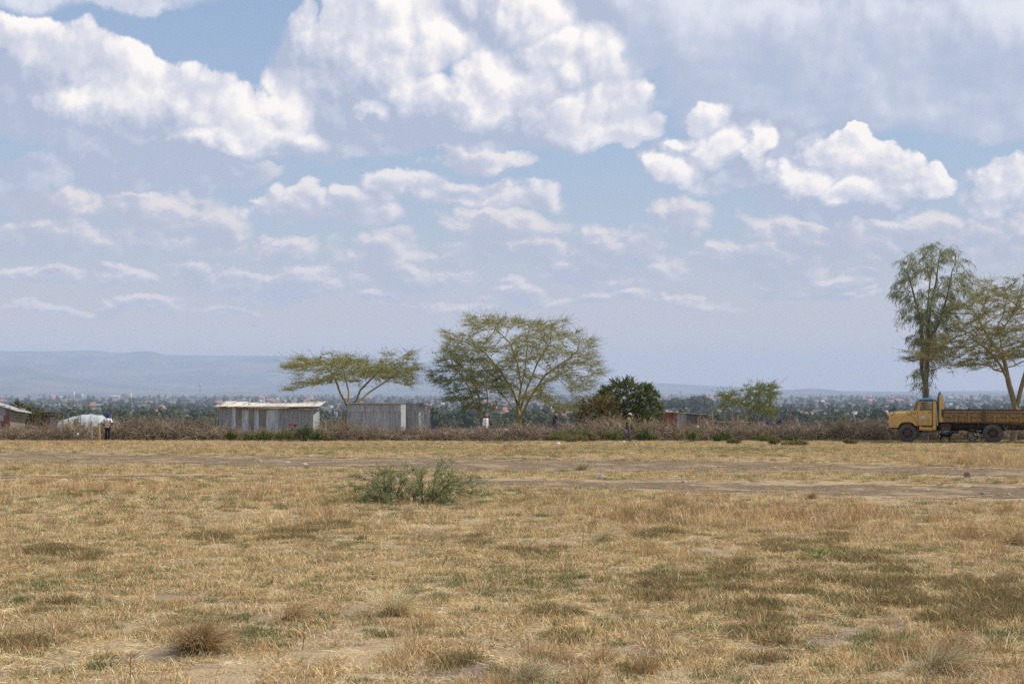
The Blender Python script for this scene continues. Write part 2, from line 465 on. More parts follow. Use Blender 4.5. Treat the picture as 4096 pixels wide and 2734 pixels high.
def snoise(x, y, seed=0, octaves=4, scale=1.0):
    """smooth value noise, numpy"""
    out = np.zeros(np.shape(x)); amp = 1.0; tot = 0
    for o in range(octaves):
        xs, ys = np.asarray(x) * scale + 17.3 * o, np.asarray(y) * scale + 9.1 * o
        xi, yi = np.floor(xs).astype(np.int64), np.floor(ys).astype(np.int64)
        fx, fy = xs - xi, ys - yi
        fx, fy = fx * fx * (3 - 2 * fx), fy * fy * (3 - 2 * fy)
        def hsh(a, b):
            h = (a * 374761393 + b * 668265263 + (seed + o) * 1442695041) & 0xffffffff
            h = ((h ^ (h >> 13)) * 1274126177) & 0xffffffff
            return ((h ^ (h >> 16)) & 0xffff) / 65535.0
        v = (hsh(xi, yi) * (1 - fx) + hsh(xi + 1, yi) * fx) * (1 - fy) + (hsh(xi, yi + 1) * (1 - fx) + hsh(xi + 1, yi + 1) * fx) * fy
        out += amp * (v - 0.5); tot += amp; amp *= 0.5; scale *= 2.03
    return out / tot * 2
# ------------------------------------------------------------------ ground
_dt = np.array([-400, 0, 100, 112, 135, 200, 400, 700, 1200, 2000, 3000, 4500, 7000, 10000, 14000, 20000, 27000], float)
_zt = np.array([6.0, 0, -1.5, -1.9, -4.5, -10, -19, -24, -27.5, -31.5, -36, -41, -42.5, -41, -38, -37, -36], float)
_zt[0] = 400 * GS
def hgt(x, y):
    x = np.asarray(x, float); y = np.asarray(y, float)
    z = np.interp(y, _dt, _zt)
    near = np.clip((130 - y) / 40, 0, 1)
    z = z + near * (0.05 * snoise(x, y, 3, 3, 0.35) + 0.018 * snoise(x, y, 5, 2, 2.2)) * np.clip(np.hypot(x, y) / 6, 0.3, 1)
    far = np.clip((y - 200) / 1500, 0, 1)
    return z + far * 2.2 * snoise(x, y, 9, 3, 0.0016)
def hz(x, y): return float(hgt(x, y))
fa_ = np.radians(np.concatenate([np.linspace(-180, -42, 30)[:-1], np.linspace(-42, 42, 340), np.linspace(42, 180, 30)[1:]]))
rr_ = np.concatenate([[0.0], np.geomspace(1.0, 130, 330), np.geomspace(134, 26000, 110)])
A_, R_ = np.meshgrid(fa_, rr_)
Xg, Yg = R_ * np.sin(A_), R_ * np.cos(A_)
Zg = hgt(Xg, Yg)
Zg[R_ > 24500] -= 0.0
nr, na = Xg.shape
idx = np.arange(nr * na).reshape(nr, na)
Fg = np.stack([idx[:-1, :-1], idx[:-1, 1:], idx[1:, 1:], idx[1:, :-1]], -1).reshape(-1, 4)
def _ground(nt):
    p = wcoord(nt)
    sx = nt.new('ShaderNodeSeparateXYZ'); nt.link(p, sx.inputs[0])
    a = nt.noise(p, 1.3, 5, 0.62); b = nt.noise(p, 34, 4, 0.65); c = nt.noise(p, 0.25, 3, 0.5)
    soil = nt.mix(nt.ramp(b.outputs[0], 0.35, 0.65), (0.15, 0.11, 0.085), (0.26, 0.20, 0.15))
    straw = nt.mix(nt.ramp(b.outputs[0], 0.3, 0.7), (0.27, 0.20, 0.12), (0.44, 0.34, 0.21))
    nearc = nt.mix(nt.ramp(a.outputs[0], 0.36, 0.56), soil, straw)
    nearc = nt.mix(nt.math('MULTIPLY', nt.ramp(c.outputs[0], 0.5, 0.7), 0.4), nearc, (0.16, 0.15, 0.06))
    # the plain: fields, scrub and bare plots
    pf = nt.vmath('MULTIPLY', p, (1, 0.55, 0))
    f1 = nt.noise(pf, 0.006, 5, 0.6); f2 = nt.noise(pf, 0.0016, 4, 0.55)
    plain = nt.mix(nt.ramp(f1.outputs[0], 0.42, 0.62), (0.045, 0.055, 0.028), (0.20, 0.165, 0.11))
    plain = nt.mix(nt.ramp(f2.outputs[0], 0.45, 0.65), plain, (0.06, 0.068, 0.035))
    c2 = nt.mix(nt.ramp(sx.outputs[1], 105, 320), nearc, plain)
    return pbr(nt, c2, 0.95, 0, 0.1, b.outputs[0], 0.012)
mat('ground', _ground)
g = MB().add(np.stack([Xg, Yg, Zg], -1).reshape(-1, 3), Fg).build('ground', MATS['ground'], smooth=True)
tag(g, 'dry grassland sloping away to a hazy valley plain', None, None, 'structure')

# dirt tracks: worn strips 4 mm above the ground with ragged edges
def strip_px(top, bot, name, label, seed, thr):
    xs = np.array([p[0] for p in top]); yt = np.array([p[1] for p in top]); yb = np.interp(xs, [p[0] for p in bot], [p[1] for p in bot])
    def inside(x, y, z):
        u, v = px_of(x, y, z)
        t, b = np.interp(u, xs, yt), np.interp(u, xs, yb)
        e = np.minimum(v - t, b - v) / ((b - t) / 2)
        return e
    x = np.arange(-26, 27, 0.16); y = np.arange(26, 70, 0.16)
    GX, GY = np.meshgrid(x, y)
    GX = GX + 0.05 * snoise(GX, GY, seed + 2, 2, 2.0); GY = GY + 0.05 * snoise(GX, GY, seed + 4, 2, 2.0)
    GZ = hgt(GX, GY)
    e = inside(GX, GY, -GS * GY)
    k = e + 0.85 * snoise(GX * 0.5, GY * 1.2, seed, 4, 1.0) > thr
    id2 = np.arange(GX.size).reshape(GX.shape)
    F = np.stack([id2[:-1, :-1], id2[:-1, 1:], id2[1:, 1:], id2[1:, :-1]], -1)
    F = F[k[:-1, :-1] & k[1:, 1:]]
    o = MB().add(np.stack([GX, GY, GZ + 0.006], -1).reshape(-1, 3), F).build(name, MATS['dirt'], smooth=True)
    return tag(o, label, None, None, 'structure'), inside
def _dirt(nt):
    p = wcoord(nt)
    b = nt.noise(p, 9, 6, 0.7); c = nt.noise(p, 0.8, 4, 0.6)
    d = nt.mix(nt.ramp(b.outputs[0], 0.35, 0.65), (0.12, 0.083, 0.056), (0.225, 0.16, 0.105))
    d = nt.mix(nt.ramp(c.outputs[0], 0.5, 0.62), d, (0.30, 0.22, 0.14))
    return pbr(nt, d, 0.95, 0, 0.1, b.outputs[0], 0.03)
mat('dirt', _dirt)
_, in_t1 = strip_px([(-400,1798),(0,1804),(1000,1820),(2000,1832),(3000,1844),(4096,1874),(4500,1884)], [(-400,1838),(0,1848),(1000,1868),(1400,1888),(2000,1890),(3000,1884),(4096,1914),(4500,1928)],
         'dirt_track', 'worn brown dirt track crossing the dry grass', 21, 0.0)
_, in_t2 = strip_px([(1200,1900),(1900,1912),(2600,1922),(3400,1925),(4096,1932),(4500,1940)], [(1200,1912),(1900,1945),(2600,1965),(3400,1992),(4096,2008),(4500,2015)],
         'dirt_track', 'rutted stony wheel track on the right nearer the camera', 41, 0.28)

# ------------------------------------------------------------------ hills
def ridge(name, label, dist, thick, prof, seed, rough, colr):
    px = np.array([p[0] for p in prof], float); py = np.array([p[1] for p in prof], float)
    th = np.linspace(-2600, 7200, 420)                       # across, in photograph columns
    U = (th - 2048) / F_PX
    topz = np.interp(th, px, py); topz = EYE + (HOR - topz) / F_PX * dist
    topz = topz + rough * snoise(th / 900.0, th * 0, seed, 5, 1.0)
    t = np.concatenate([np.linspace(-1, 0, 46), np.linspace(0, 1, 8)[1:]])
    TT, UU = np.meshgrid(t, U, indexing='ij')
    base = -45.0
    rise = np.where(TT < 0, (1 + TT) ** 1.35, (1 - TT) ** 1.2)
    Yh = dist + TT * thick
    Xh = UU * dist * (1 + 0.15 * TT)
    fold = snoise(Xh / 1500.0 + 0.6 * Yh / 1500, Yh / 2600.0, seed + 3, 5, 1.0)
    H = (topz[None, :] - base)
    Zh = base + H * np.clip(rise + 0.16 * fold * rise * (1 - rise) * 4, 0, 1.02)
    id3 = np.arange(Xh.size).reshape(Xh.shape)
    F = np.stack([id3[:-1, :-1], id3[:-1, 1:], id3[1:, 1:], id3[1:, :-1]], -1).reshape(-1, 4)
    def m(nt):
        p = nt.vmath('MULTIPLY', wcoord(nt), (1, 0.6, 3.0))
        a = nt.noise(p, 0.0016, 7, 0.62)
        return pbr(nt, nt.mix(nt.ramp(a.outputs[0], 0.42, 0.60), colr[0], colr[1]), 1.0, 0, 0.0)
    o = MB().add(np.stack([Xh, Yh, Zh], -1).reshape(-1, 3), F).build(name, mat('hill_' + str(seed), m), smooth=True)
    return tag(o, label, None, None, 'structure')
HC = ((0.05, 0.06, 0.04), (0.145, 0.125, 0.085))
ridge('hills', 'long blue ridge on the skyline at the left', 21500, 5200,
      [(-2600,1440),(-900,1400),(0,1402),(240,1403),(380,1400),(470,1410),(590,1401),(660,1416),(820,1419),(1000,1420),(1160,1422),(1400,1432),(1600,1440),(1760,1460),(1950,1490),(2300,1520),(2640,1531),(2900,1545),(3100,1556),(3600,1562),(4100,1560),(7200,1560)], 61, 16, HC)
ridge('hills', 'lower wooded foothills fading down to the right', 17000, 3600,
      [(-2600,1430),(0,1461),(120,1463),(240,1490),(330,1515),(480,1532),(800,1552),(1200,1560),(1800,1568),(2600,1572),(3000,1572),(3130,1568),(3170,1556),(3250,1551),(3320,1556),(3400,1568),(3700,1566),(4100,1566),(7200,1560)], 71, 8, HC)

# ------------------------------------------------------------------ haze: one closed box of even thin air
hb = MB().bb(-15500, 15500, -500, 27500, -60, 640)
def _hz(nt):
    v = nt.new('ShaderNodeVolumePrincipled')
    v.inputs['Color'].default_value = (0.64, 0.755, 1.0, 1)
    v.inputs['Density'].default_value = 7.6e-5
    v.inputs['Anisotropy'].default_value = 0.0
    return v.outputs[0]
hm = bpy.data.materials.new('haze'); hm.use_nodes = True
_n = NT(hm.node_tree); _n.n.clear(); _o = _n.new('ShaderNodeOutputMaterial'); _n.link(_hz(_n), _o.inputs['Volume'])
tag(hb.build('haze', hm), 'pale blue haze over the valley', None, None, 'stuff')
# ------------------------------------------------------------------ grass (stuff): clump meshes scattered by geometry nodes
STRAW, PALE, BROWN, OLIVE, GREEN = (0.69, 0.47, 0.238), (0.91, 0.71, 0.435), (0.35, 0.225, 0.12), (0.235, 0.215, 0.09), (0.16, 0.205, 0.085)
def blades(n, rad, lmin, lmax, tilt0, tilt1, w, cols, wts, seg=2, curl=0.5, cx=0.0):
    """a clump of bent blades: returns an MB"""
    mb = MB()
    r = rad * np.sqrt(rng.random(n)); a = rng.random(n) * 2 * np.pi
    base = np.stack([r * np.cos(a), r * np.sin(a), np.full(n, -0.008)], 1)
    L = lmin + (lmax - lmin) * rng.random(n) ** 1.3
    az = a + rng.normal(0, 1.1, n) if cx else rng.random(n) * 2 * np.pi
    tl = np.radians(tilt0 + (tilt1 - tilt0) * rng.random(n))      # from the vertical
    if cx: L = L * (1.25 - r / rad)
    k = rng.choice(len(cols), n, p=np.array(wts) / sum(wts))
    C = np.clip(np.array(cols)[k] * (1 + 0.28 * rng.standard_normal((n, 1))), 0.01, 0.9)
    side = np.stack([-np.sin(az), np.cos(az), np.zeros(n)], 1)
    tw = rng.random(n) * np.pi
    pts = [base]; cur = base
    for s in range(seg):
        t = np.clip(tl + curl * s / max(1, seg - 1) * rng.random(n), 0, 1.62)
        d = np.stack([np.sin(t) * np.cos(az), np.sin(t) * np.sin(az), np.cos(t)], 1)
        cur = cur + d * (L / seg)[:, None]; pts.append(cur)
    up = np.stack([np.zeros(n), np.zeros(n), np.ones(n)], 1)
    wd = (side * np.cos(tw)[:, None] + up * 0.6 * np.sin(tw)[:, None]) * (w * (0.6 + 0.8 * rng.random(n)))[:, None]
    for s in range(seg):
        w0 = wd * (1 - 0.25 * s / seg); w1 = wd * (1 - 0.25 * (s + 1) / seg) if s < seg - 1 else wd * 0.1
        V = np.stack([pts[s] - w0, pts[s] + w0, pts[s + 1] + w1, pts[s + 1] - w1], 1).reshape(-1, 3)
        mb.add(V, np.arange(4 * n).reshape(n, 4), C)
    return mb
protos = []
gcol = bpy.data.collections.new('grass_clumps')      # source meshes for the scatter, never linked to the scene
def proto(mb, name):
    o = bpy.data.objects.new('%02d_%s' % (len(protos), name), mb.mesh(name, MATS['straw'])); gcol.objects.link(o); protos.append(o)
# 0-3 matted short straw, 4-5 upright straw, 6-7 pale litter lying flat, 8-9 green, 10-11 olive mats, 12 brown fine
for i in range(4): proto(blades(130, 0.19, 0.04, 0.13, 30, 90, 0.0034, [STRAW, PALE, BROWN, OLIVE, GREEN], [5, 3.2, 4.5, 1.6, 1.0]), 'matted')
for i in range(2): proto(blades(70, 0.15, 0.08, 0.24, 5, 60, 0.0022, [STRAW, PALE, BROWN], [5, 2, 4], 3, 0.5), 'upright')
for i in range(2): proto(blades(70, 0.20, 0.08, 0.26, 72, 90, 0.0032, [PALE, STRAW], [5, 3]), 'litter')
for i in range(2): proto(blades(130, 0.12, 0.04, 0.11, 8, 65, 0.0035, [GREEN, OLIVE, STRAW], [5, 3, 2.0]), 'green')
for i in range(2): proto(blades(420, 0.17, 0.05, 0.13, 0, 70, 0.0030, [OLIVE, BROWN, (0.30, 0.235, 0.12), GREEN, STRAW], [4, 5, 4, 1.2, 1.2], 2, 0.6, 1), 'mat')
proto(blades(150, 0.10, 0.14, 0.34, 5, 50, 0.0016, [BROWN, STRAW, (0.36, 0.24, 0.12)], [5, 2, 4], 3, 0.9, 1), 'fine')

# mat (olive cushion) patches, placed from the photograph: (column, row, half width, half height in pixels, strength)
MATP = [(3250,2180,150,26,1),(3400,2230,200,34,.8),(2920,2290,90,36,1),(2960,2340,120,40,.9),(3000,2420,170,40,.9),(2700,2340,130,34,.9),(2650,2390,150,26,.8),(3500,2330,220,40,.8),(3300,2360,160,40,.7),
        (3560,2420,240,44,.9),(3800,2500,120,40,1.1),(3960,2380,180,60,1),(3850,2340,140,34,.9),(4000,2460,150,40,.9),(3100,2520,130,26,.7),(3200,2620,330,36,.8),(3050,2400,90,24,.7),
        (1280,2090,120,24,1),(1140,2140,100,24,.8),(850,2150,90,24,.9),(1900,2170,60,24,1),(1960,2200,80,18,.7),(2150,2200,70,20,1),(2640,2140,90,20,.9),(2700,2090,50,14,.6),
        (230,2210,110,24,.9),(60,2230,80,24,.7),(370,2230,50,20,.9),(240,2420,90,30,.9),(520,2330,70,20,.8),(520,2080,70,16,.6),(640,2040,60,18,.6),(300,1975,60,10,.4),(900,2030,60,16,.6),
        (2200,2470,120,16,.8),(1540,2500,60,18,.7),(1800,2640,60,20,.7),(2500,2700,180,30,.6),(100,2040,60,12,.5),(2250,2560,100,22,.7),(1450,2280,60,16,.6),(60,2560,60,30,.9),(2600,2300,100,24,.5)]
def field(x, y, lst):
    u, v = px_of(x, y, -GS * y)
    m = np.zeros_like(u)
    for (cx, cyy, rx, ry, s) in lst:
        q = ((u - cx) / rx) ** 2 + ((v - cyy) / ry) ** 2
        m = np.maximum(m, s * np.exp(-q * 0.9))
    return m
TALL = [(2800,2060,700,60,1),(3300,2080,500,50,1),(2300,2050,300,50,.8),(3900,1850,260,28,1),(3600,1800,300,14,.5),(500,1960,500,50,.7),(1300,2040,300,50,.7),(1100,1980,300,40,.6),(250,1775,300,10,.9),(3900,2150,300,50,.8),
        (1000,1790,500,12,.6),(2100,1800,300,10,.5),(3750,2640,260,70,1.2),(2450,2680,160,50,.9),(1600,2560,140,70,.8),(2050,2720,150,30,.9)]
PALEP = [(400,1925,400,34,1),(3050,2010,160,30,1),(2500,1960,300,20,.7),(400,2600,400,50,.8),(1900,2400,260,40,.7),(2350,2440,260,40,.7),(1900,1830,500,14,.6),(3300,1835,500,12,.6),(3450,2500,200,40,.6),(2700,2480,200,30,.5),(700,2300,260,26,.6),(3350,2280,120,30,.6)]
GRN = [(1980,1768,70,6,1),(2300,1790,400,10,.5),(3000,1800,400,14,.5),(1500,1790,400,12,.4),(2180,1815,300,10,.3),(900,2500,250,60,.5),(150,2360,150,40,.7),(3250,1880,60,8,.9),(3900,1765,200,7,.9),(2150,2330,300,60,.4),(2800,2330,300,60,.5),(1500,2000,200,30,.3)]
pts_, rot_, scl_, idx_ = [], [], [], []
def scatter(d0, d1, dens, s0, s1, kfun):
    pad = 16.0; area = 0.5 * 0.92 * (d1 * d1 - d0 * d0) + pad * (d1 - d0)
    n = int(area * dens)
    d = np.sqrt(d0 * d0 + (d1 * d1 - d0 * d0) * rng.random(n)); x = (rng.random(n) - 0.5) * (0.92 * d + pad)
    x = x + np.where(d < 14, rng.normal(0, 0.6, n), 0)
    mA, tA, pA, gA = field(x, d, MATP) * np.where(x < 0, .85, 1.0), field(x, d, TALL), field(x, d, PALEP), field(x, d, GRN)
    zz = -GS * d
    dirt = np.maximum(in_t1(x, d, zz), in_t2(x, d, zz) * 0.8)
    patch = snoise(x, d, 31, 4, 0.5); patch2 = snoise(x, d, 37, 3, 1.7); patch3 = snoise(x, d, 44, 3, 0.16)
    bare = np.clip((-patch2 - 0.16) * 3.5, 0, 0.88) * (d < 45)
    keep = rng.random(n) > np.clip(np.clip((dirt + 0.35 + 0.8 * patch) * 1.9, 0, 0.78) + bare * (1 - mA), 0, 0.97)
    u = rng.random(n)
    k = rng.integers(0, 4, n)
    k = np.where(u < 0.05 + 0.34 * tA, rng.integers(4, 6, n), k)
    u = rng.random(n); k = np.where(u < 0.27 + 0.45 * pA + 0.12 * np.clip(patch, 0, 1), rng.integers(6, 8, n), k)
    u = rng.random(n); k = np.where(u < 0.07 + 0.65 * gA + 0.55 * np.clip(-patch - 0.1, 0, 1) + 0.1 * np.clip(patch3, 0, 1), rng.integers(8, 10, n), k)
    u = rng.random(n); k = np.where(u < 0.35 * np.clip(tA + patch2 - 0.6, 0, 1) + 0.012, 12, k)
    u = rng.random(n); k = np.where(u < np.clip(3.2 * (mA * 0.85 + 1.05 * snoise(x, d, 58, 2, 2.9) * (mA > 0.04) - 0.46), 0, 0.95), rng.integers(10, 12, n), k)
    s = (s0 + (s1 - s0) * rng.random(n)) * (1 + 0.30 * tA * np.isin(k, (4, 5, 12)))
    s = np.where(np.isin(k, (10, 11)), s * (1.25 + 0.5 * mA), s)
    s = s * np.where(dirt > 0.2, 0.5, 1.0)
    x, d, k, s = x[keep], d[keep], k[keep], s[keep]
    pts_.append(np.stack([x, d, hgt(x, d)], 1)); scl_.append(s); idx_.append(k); rot_.append(rng.random(len(x)) * 6.283)
scatter(5.5, 20, 95, 0.42, 0.85, None)
scatter(20, 42, 46, 0.6, 1.05, None)
scatter(42, 66, 26, 0.65, 1.15, None)
scatter(66, 84, 26, 0.45, 0.85, None)
scatter(84, 114, 5, 1.2, 2.2, None)
Pp = np.vstack(pts_); Sp = np.concatenate(scl_); Ip = np.concatenate(idx_).astype(np.int32); Rp = np.concatenate(rot_)
gm = bpy.data.meshes.new('dry_grass'); gm.vertices.add(len(Pp)); gm.vertices.foreach_set('co', Pp.astype(np.float32).ravel())
for nm, ty, dat, fld in (('s', 'FLOAT', Sp, 'value'), ('k', 'INT', Ip, 'value'), ('r', 'FLOAT', Rp, 'value')):
    a_ = gm.attributes.new(nm, ty, 'POINT'); a_.data.foreach_set(fld, dat.astype(np.int32 if ty == 'INT' else np.float32))
gm.update()
go = bpy.data.objects.new('dry_grass', gm); col.objects.link(go)
tag(go, 'short dry straw coloured grass covering the field', 'grass', None, 'stuff')
def scatter_tree(name, coll):
    ng = bpy.data.node_groups.new(name, 'GeometryNodeTree')
    ng.interface.new_socket('Geometry', in_out='INPUT', socket_type='NodeSocketGeometry')
    ng.interface.new_socket('Geometry', in_out='OUTPUT', socket_type='NodeSocketGeometry')
    G = NT(ng); gi, gO = G.new('NodeGroupInput'), G.new('NodeGroupOutput')
    iop = G.new('GeometryNodeInstanceOnPoints'); ci = G.new('GeometryNodeCollectionInfo')
    ci.inputs['Collection'].default_value = coll
    ci.inputs['Separate Children'].default_value = True; ci.inputs['Reset Children'].default_value = True
    def na(n_, t_):
        q = G.new('GeometryNodeInputNamedAttribute', data_type=t_); q.inputs['Name'].default_value = n_; return q.outputs[0]
    G.link(gi.outputs[0], iop.inputs['Points']); G.link(ci.outputs[0], iop.inputs['Instance'])
    iop.inputs['Pick Instance'].default_value = True
    G.link(na('k', 'INT'), iop.inputs['Instance Index'])
    cx = G.new('ShaderNodeCombineXYZ'); G.link(na('r', 'FLOAT'), cx.inputs[2])
    er = G.new('FunctionNodeEulerToRotation'); G.link(cx.outputs[0], er.inputs[0]); G.link(er.outputs[0], iop.inputs['Rotation'])
    sN = na('s', 'FLOAT'); cs = G.new('ShaderNodeCombineXYZ')
    for i in range(3): G.link(sN, cs.inputs[i])
    G.link(cs.outputs[0], iop.inputs['Scale'])
    G.link(iop.outputs[0], gO.inputs[0])
    return ng
md = go.modifiers.new('scatter', 'NODES'); md.node_group = scatter_tree('grass_scatter', gcol)
print('grass instances', len(Pp))
# ------------------------------------------------------------------ trees: limbs grown toward points spread through the crown
def in_poly(px, py, poly):
    poly = np.asarray(poly, float); n = len(poly); r = np.zeros(len(px), bool); j = n - 1
    for i in range(n):
        xi, yi, xj, yj = *poly[i], *poly[j]
        c = ((yi > py) != (yj > py)) & (px < (xj - xi) * (py - yi) / (yj - yi + 1e-9) + xi)
        r ^= c; j = i
    return r
def crown_points(poly, n, D, base, depth_k=0.85, topw=0.0, layer=None):
    """points in the crown, metres from the foot; poly in photograph pixels"""
    poly = np.asarray(poly, float); x0, y0 = poly.min(0); x1, y1 = poly.max(0)
    out = []
    m = D / F_PX; cx, rx = (x0 + x1) / 2, (x1 - x0) / 2
    while sum(len(o) for o in out) < n:
        px = x0 + (x1 - x0) * rng.random(4 * n); py = y0 + (y1 - y0) * rng.random(4 * n)
        k = in_poly(px, py, poly)
        if topw: k &= rng.random(4 * n) > topw * (py - y0) / (y1 - y0)
        if layer: k &= snoise(px / layer[0], py / layer[1], 5, 2, 1.0) > layer[2]
        px, py = px[k], py[k]
        dep = np.sqrt(np.clip(1 - ((px - cx) / rx) ** 2, 0, 1)) * (rng.random(len(px)) * 2 - 1) * depth_k * rx * m
        out.append(np.stack([(px - base[0]) * m, dep, (base[1] - py) * m], 1))
    return np.vstack(out)[:n]
def grow(stems, pts, step=0.28, infl=2.2, kill=0.42, iters=120, grav=0.0, inertia=0.55):
    """space colonisation; stems: list of polylines (3-D). returns nodes, parents"""
    N = []; Pa = []; Dn = []
    for st in stems:
        par = st[0] if isinstance(st[0], int) else -1
        P_ = st[1] if isinstance(st[0], int) else st
        prev = par
        P_ = [np.asarray(q, float) for q in P_]
        for a, b in zip(P_[:-1], P_[1:]):
            L = np.linalg.norm(b - a); k = max(1, int(L / step))
            for i in range(k):
                q = a + (b - a) * (i / k)
                N.append(q); Pa.append(prev); Dn.append((b - a) / L); prev = len(N) - 1
        N.append(P_[-1]); Pa.append(prev); Dn.append(Dn[-1])
    N = np.array(N); Pa = list(Pa); Dn = np.array(Dn)
    pts = pts.copy(); best = np.full(len(pts), 1e9); who = np.full(len(pts), -1); done = 0
    for it in range(iters):
        new = N[done:]
        if len(new) == 0 or len(pts) == 0: break
        d = np.linalg.norm(pts[:, None, :] - new[None, :, :], axis=2)
        j = d.argmin(1); dm = d[np.arange(len(pts)), j]
        u = dm < best; best[u] = dm[u]; who[u] = j[u] + done
        done = len(N)
        keep = best > kill; pts, best, who = pts[keep], best[keep], who[keep]
        a = best < infl if it > 3 else best < infl * 2
        if not a.any():
            a = best < infl * 2.5
            if not a.any(): break
        ids = np.unique(who[a]); nn = []
        for i in ids:
            v = pts[a & (who == i)] - N[i]
            v = (v / (np.linalg.norm(v, axis=1, keepdims=True) + 1e-9)).mean(0)
            v = v / (np.linalg.norm(v) + 1e-9) + inertia * Dn[i] + np.array([0, 0, grav]) + rng.normal(0, 0.16, 3)
            v /= np.linalg.norm(v)
            nn.append((N[i] + v * step, i, v))
        cnt = len(N)
        N = np.vstack([N, [q[0] for q in nn]]); Pa += [q[1] for q in nn]; Dn = np.vstack([Dn, [q[2] for q in nn]])
        if cnt > 9000: break
    return N, np.array(Pa), Dn
def limb_tubes(mb, N, Pa, r_tip, r_base, expo=2.3, sides=6, colr=(0.3, 0.25, 0.12), thin_sides=3):
    n = len(N); kids = [[] for _ in range(n)]
    for i, p in enumerate(Pa):
        if p >= 0: kids[p].append(i)
    w_ = np.zeros(n)
    for i in range(n - 1, -1, -1):
        w_[i] = max(w_[i], 1.0)
        if Pa[i] >= 0: w_[Pa[i]] += w_[i]
    # (parents always precede children)
    w_ = w_ ** (1 / expo); rt = w_[[i for i in range(n) if Pa[i] < 0]].max()
    rad = r_tip + (w_ - 1) / (rt - 1 + 1e-9) * (r_base - r_tip)
    lines_a, lines_b = [], []
    stack = [(i, None) for i in range(n) if Pa[i] < 0]
    while stack:
        i, frm = stack.pop()
        ch = [frm] if frm is not None else []
        r = [min(rad[i] * 1.02, rad[frm])] if frm is not None else []
        cur = i
        while True:
            ch.append(cur); r.append(rad[cur])
            ks = kids[cur]
            if not ks: break
            b = max(ks, key=lambda q: rad[q])
            for q in ks:
                if q != b: stack.append((q, cur))
            cur = b
        if len(ch) > 1:
            (lines_a if max(r) > 0.03 else lines_b).append((N[ch], np.array(r)))
    mb.tubes(lines_a, sides, colr); mb.tubes(lines_b, thin_sides, colr)
    return rad, kids
def sprays(mbw, mbl, N, Dn, sel, per, L0, L1, flat, leaf_l, leaf_w, gap, cols, wood, droop=0.0, up=0.1, hang=0.0, tw=0.006):
    """twigs with many small leaves at the outer nodes"""
    ids = np.repeat(sel, per); n = len(ids)
    P0 = N[ids] + rng.normal(0, 0.03, (n, 3))
    out = N[ids] - N.mean(0); out[:, 2] *= 0.3; out /= np.linalg.norm(out, axis=1, keepdims=True) + 1e-9
    d = Dn[ids] * 0.7 + out * 0.5 + rng.normal(0, 0.55, (n, 3)); d[:, 2] = d[:, 2] * flat + up - hang
    d /= np.linalg.norm(d, axis=1, keepdims=True)
    L = L0 + (L1 - L0) * rng.random(n)
    P1 = P0 + d * (L * 0.5)[:, None]; d2 = d + rng.normal(0, 0.22, (n, 3)); d2[:, 2] -= droop; d2 /= np.linalg.norm(d2, axis=1, keepdims=True)
    P2 = P1 + d2 * (L * 0.5)[:, None]
    mbw.tubes([(np.stack([P0[i], P1[i], P2[i]]), (tw, tw * 0.7, tw * 0.3)) for i in range(n)], 3, wood)
    k = max(2, int((L0 + L1) / 2 / gap)); t = (np.arange(k) + 0.5) / k
    T = np.tile(t, (n, 1)) + rng.normal(0, 0.05, (n, k)); T = np.clip(T, 0, 1)
    C = np.where(T[..., None] < 0.5, P0[:, None] + (P1 - P0)[:, None] * (T * 2)[..., None], P1[:, None] + (P2 - P1)[:, None] * (T * 2 - 1)[..., None]).reshape(-1, 3)
    m = len(C)
    a = np.repeat(d2, k, 0) * 0.6 + rng.normal(0, 0.6, (m, 3)); a[:, 2] -= hang * 3; a /= np.linalg.norm(a, axis=1, keepdims=True)
    b = np.cross(a, rng.normal(0, 1, (m, 3))); b /= np.linalg.norm(b, axis=1, keepdims=True) + 1e-9
    s = 0.6 + 0.8 * rng.random((m, 1))
    tree_c = np.array(cols)[rng.choice(len(cols), n)]; tree_c = np.repeat(tree_c, k, 0) * (1 + 0.16 * rng.standard_normal((m, 1)))
    mbl.quads(C + a * leaf_l * s * (0.5 + hang * 2), a * leaf_l * s, b * leaf_w * s, np.clip(tree_c, 0.01, 0.8))
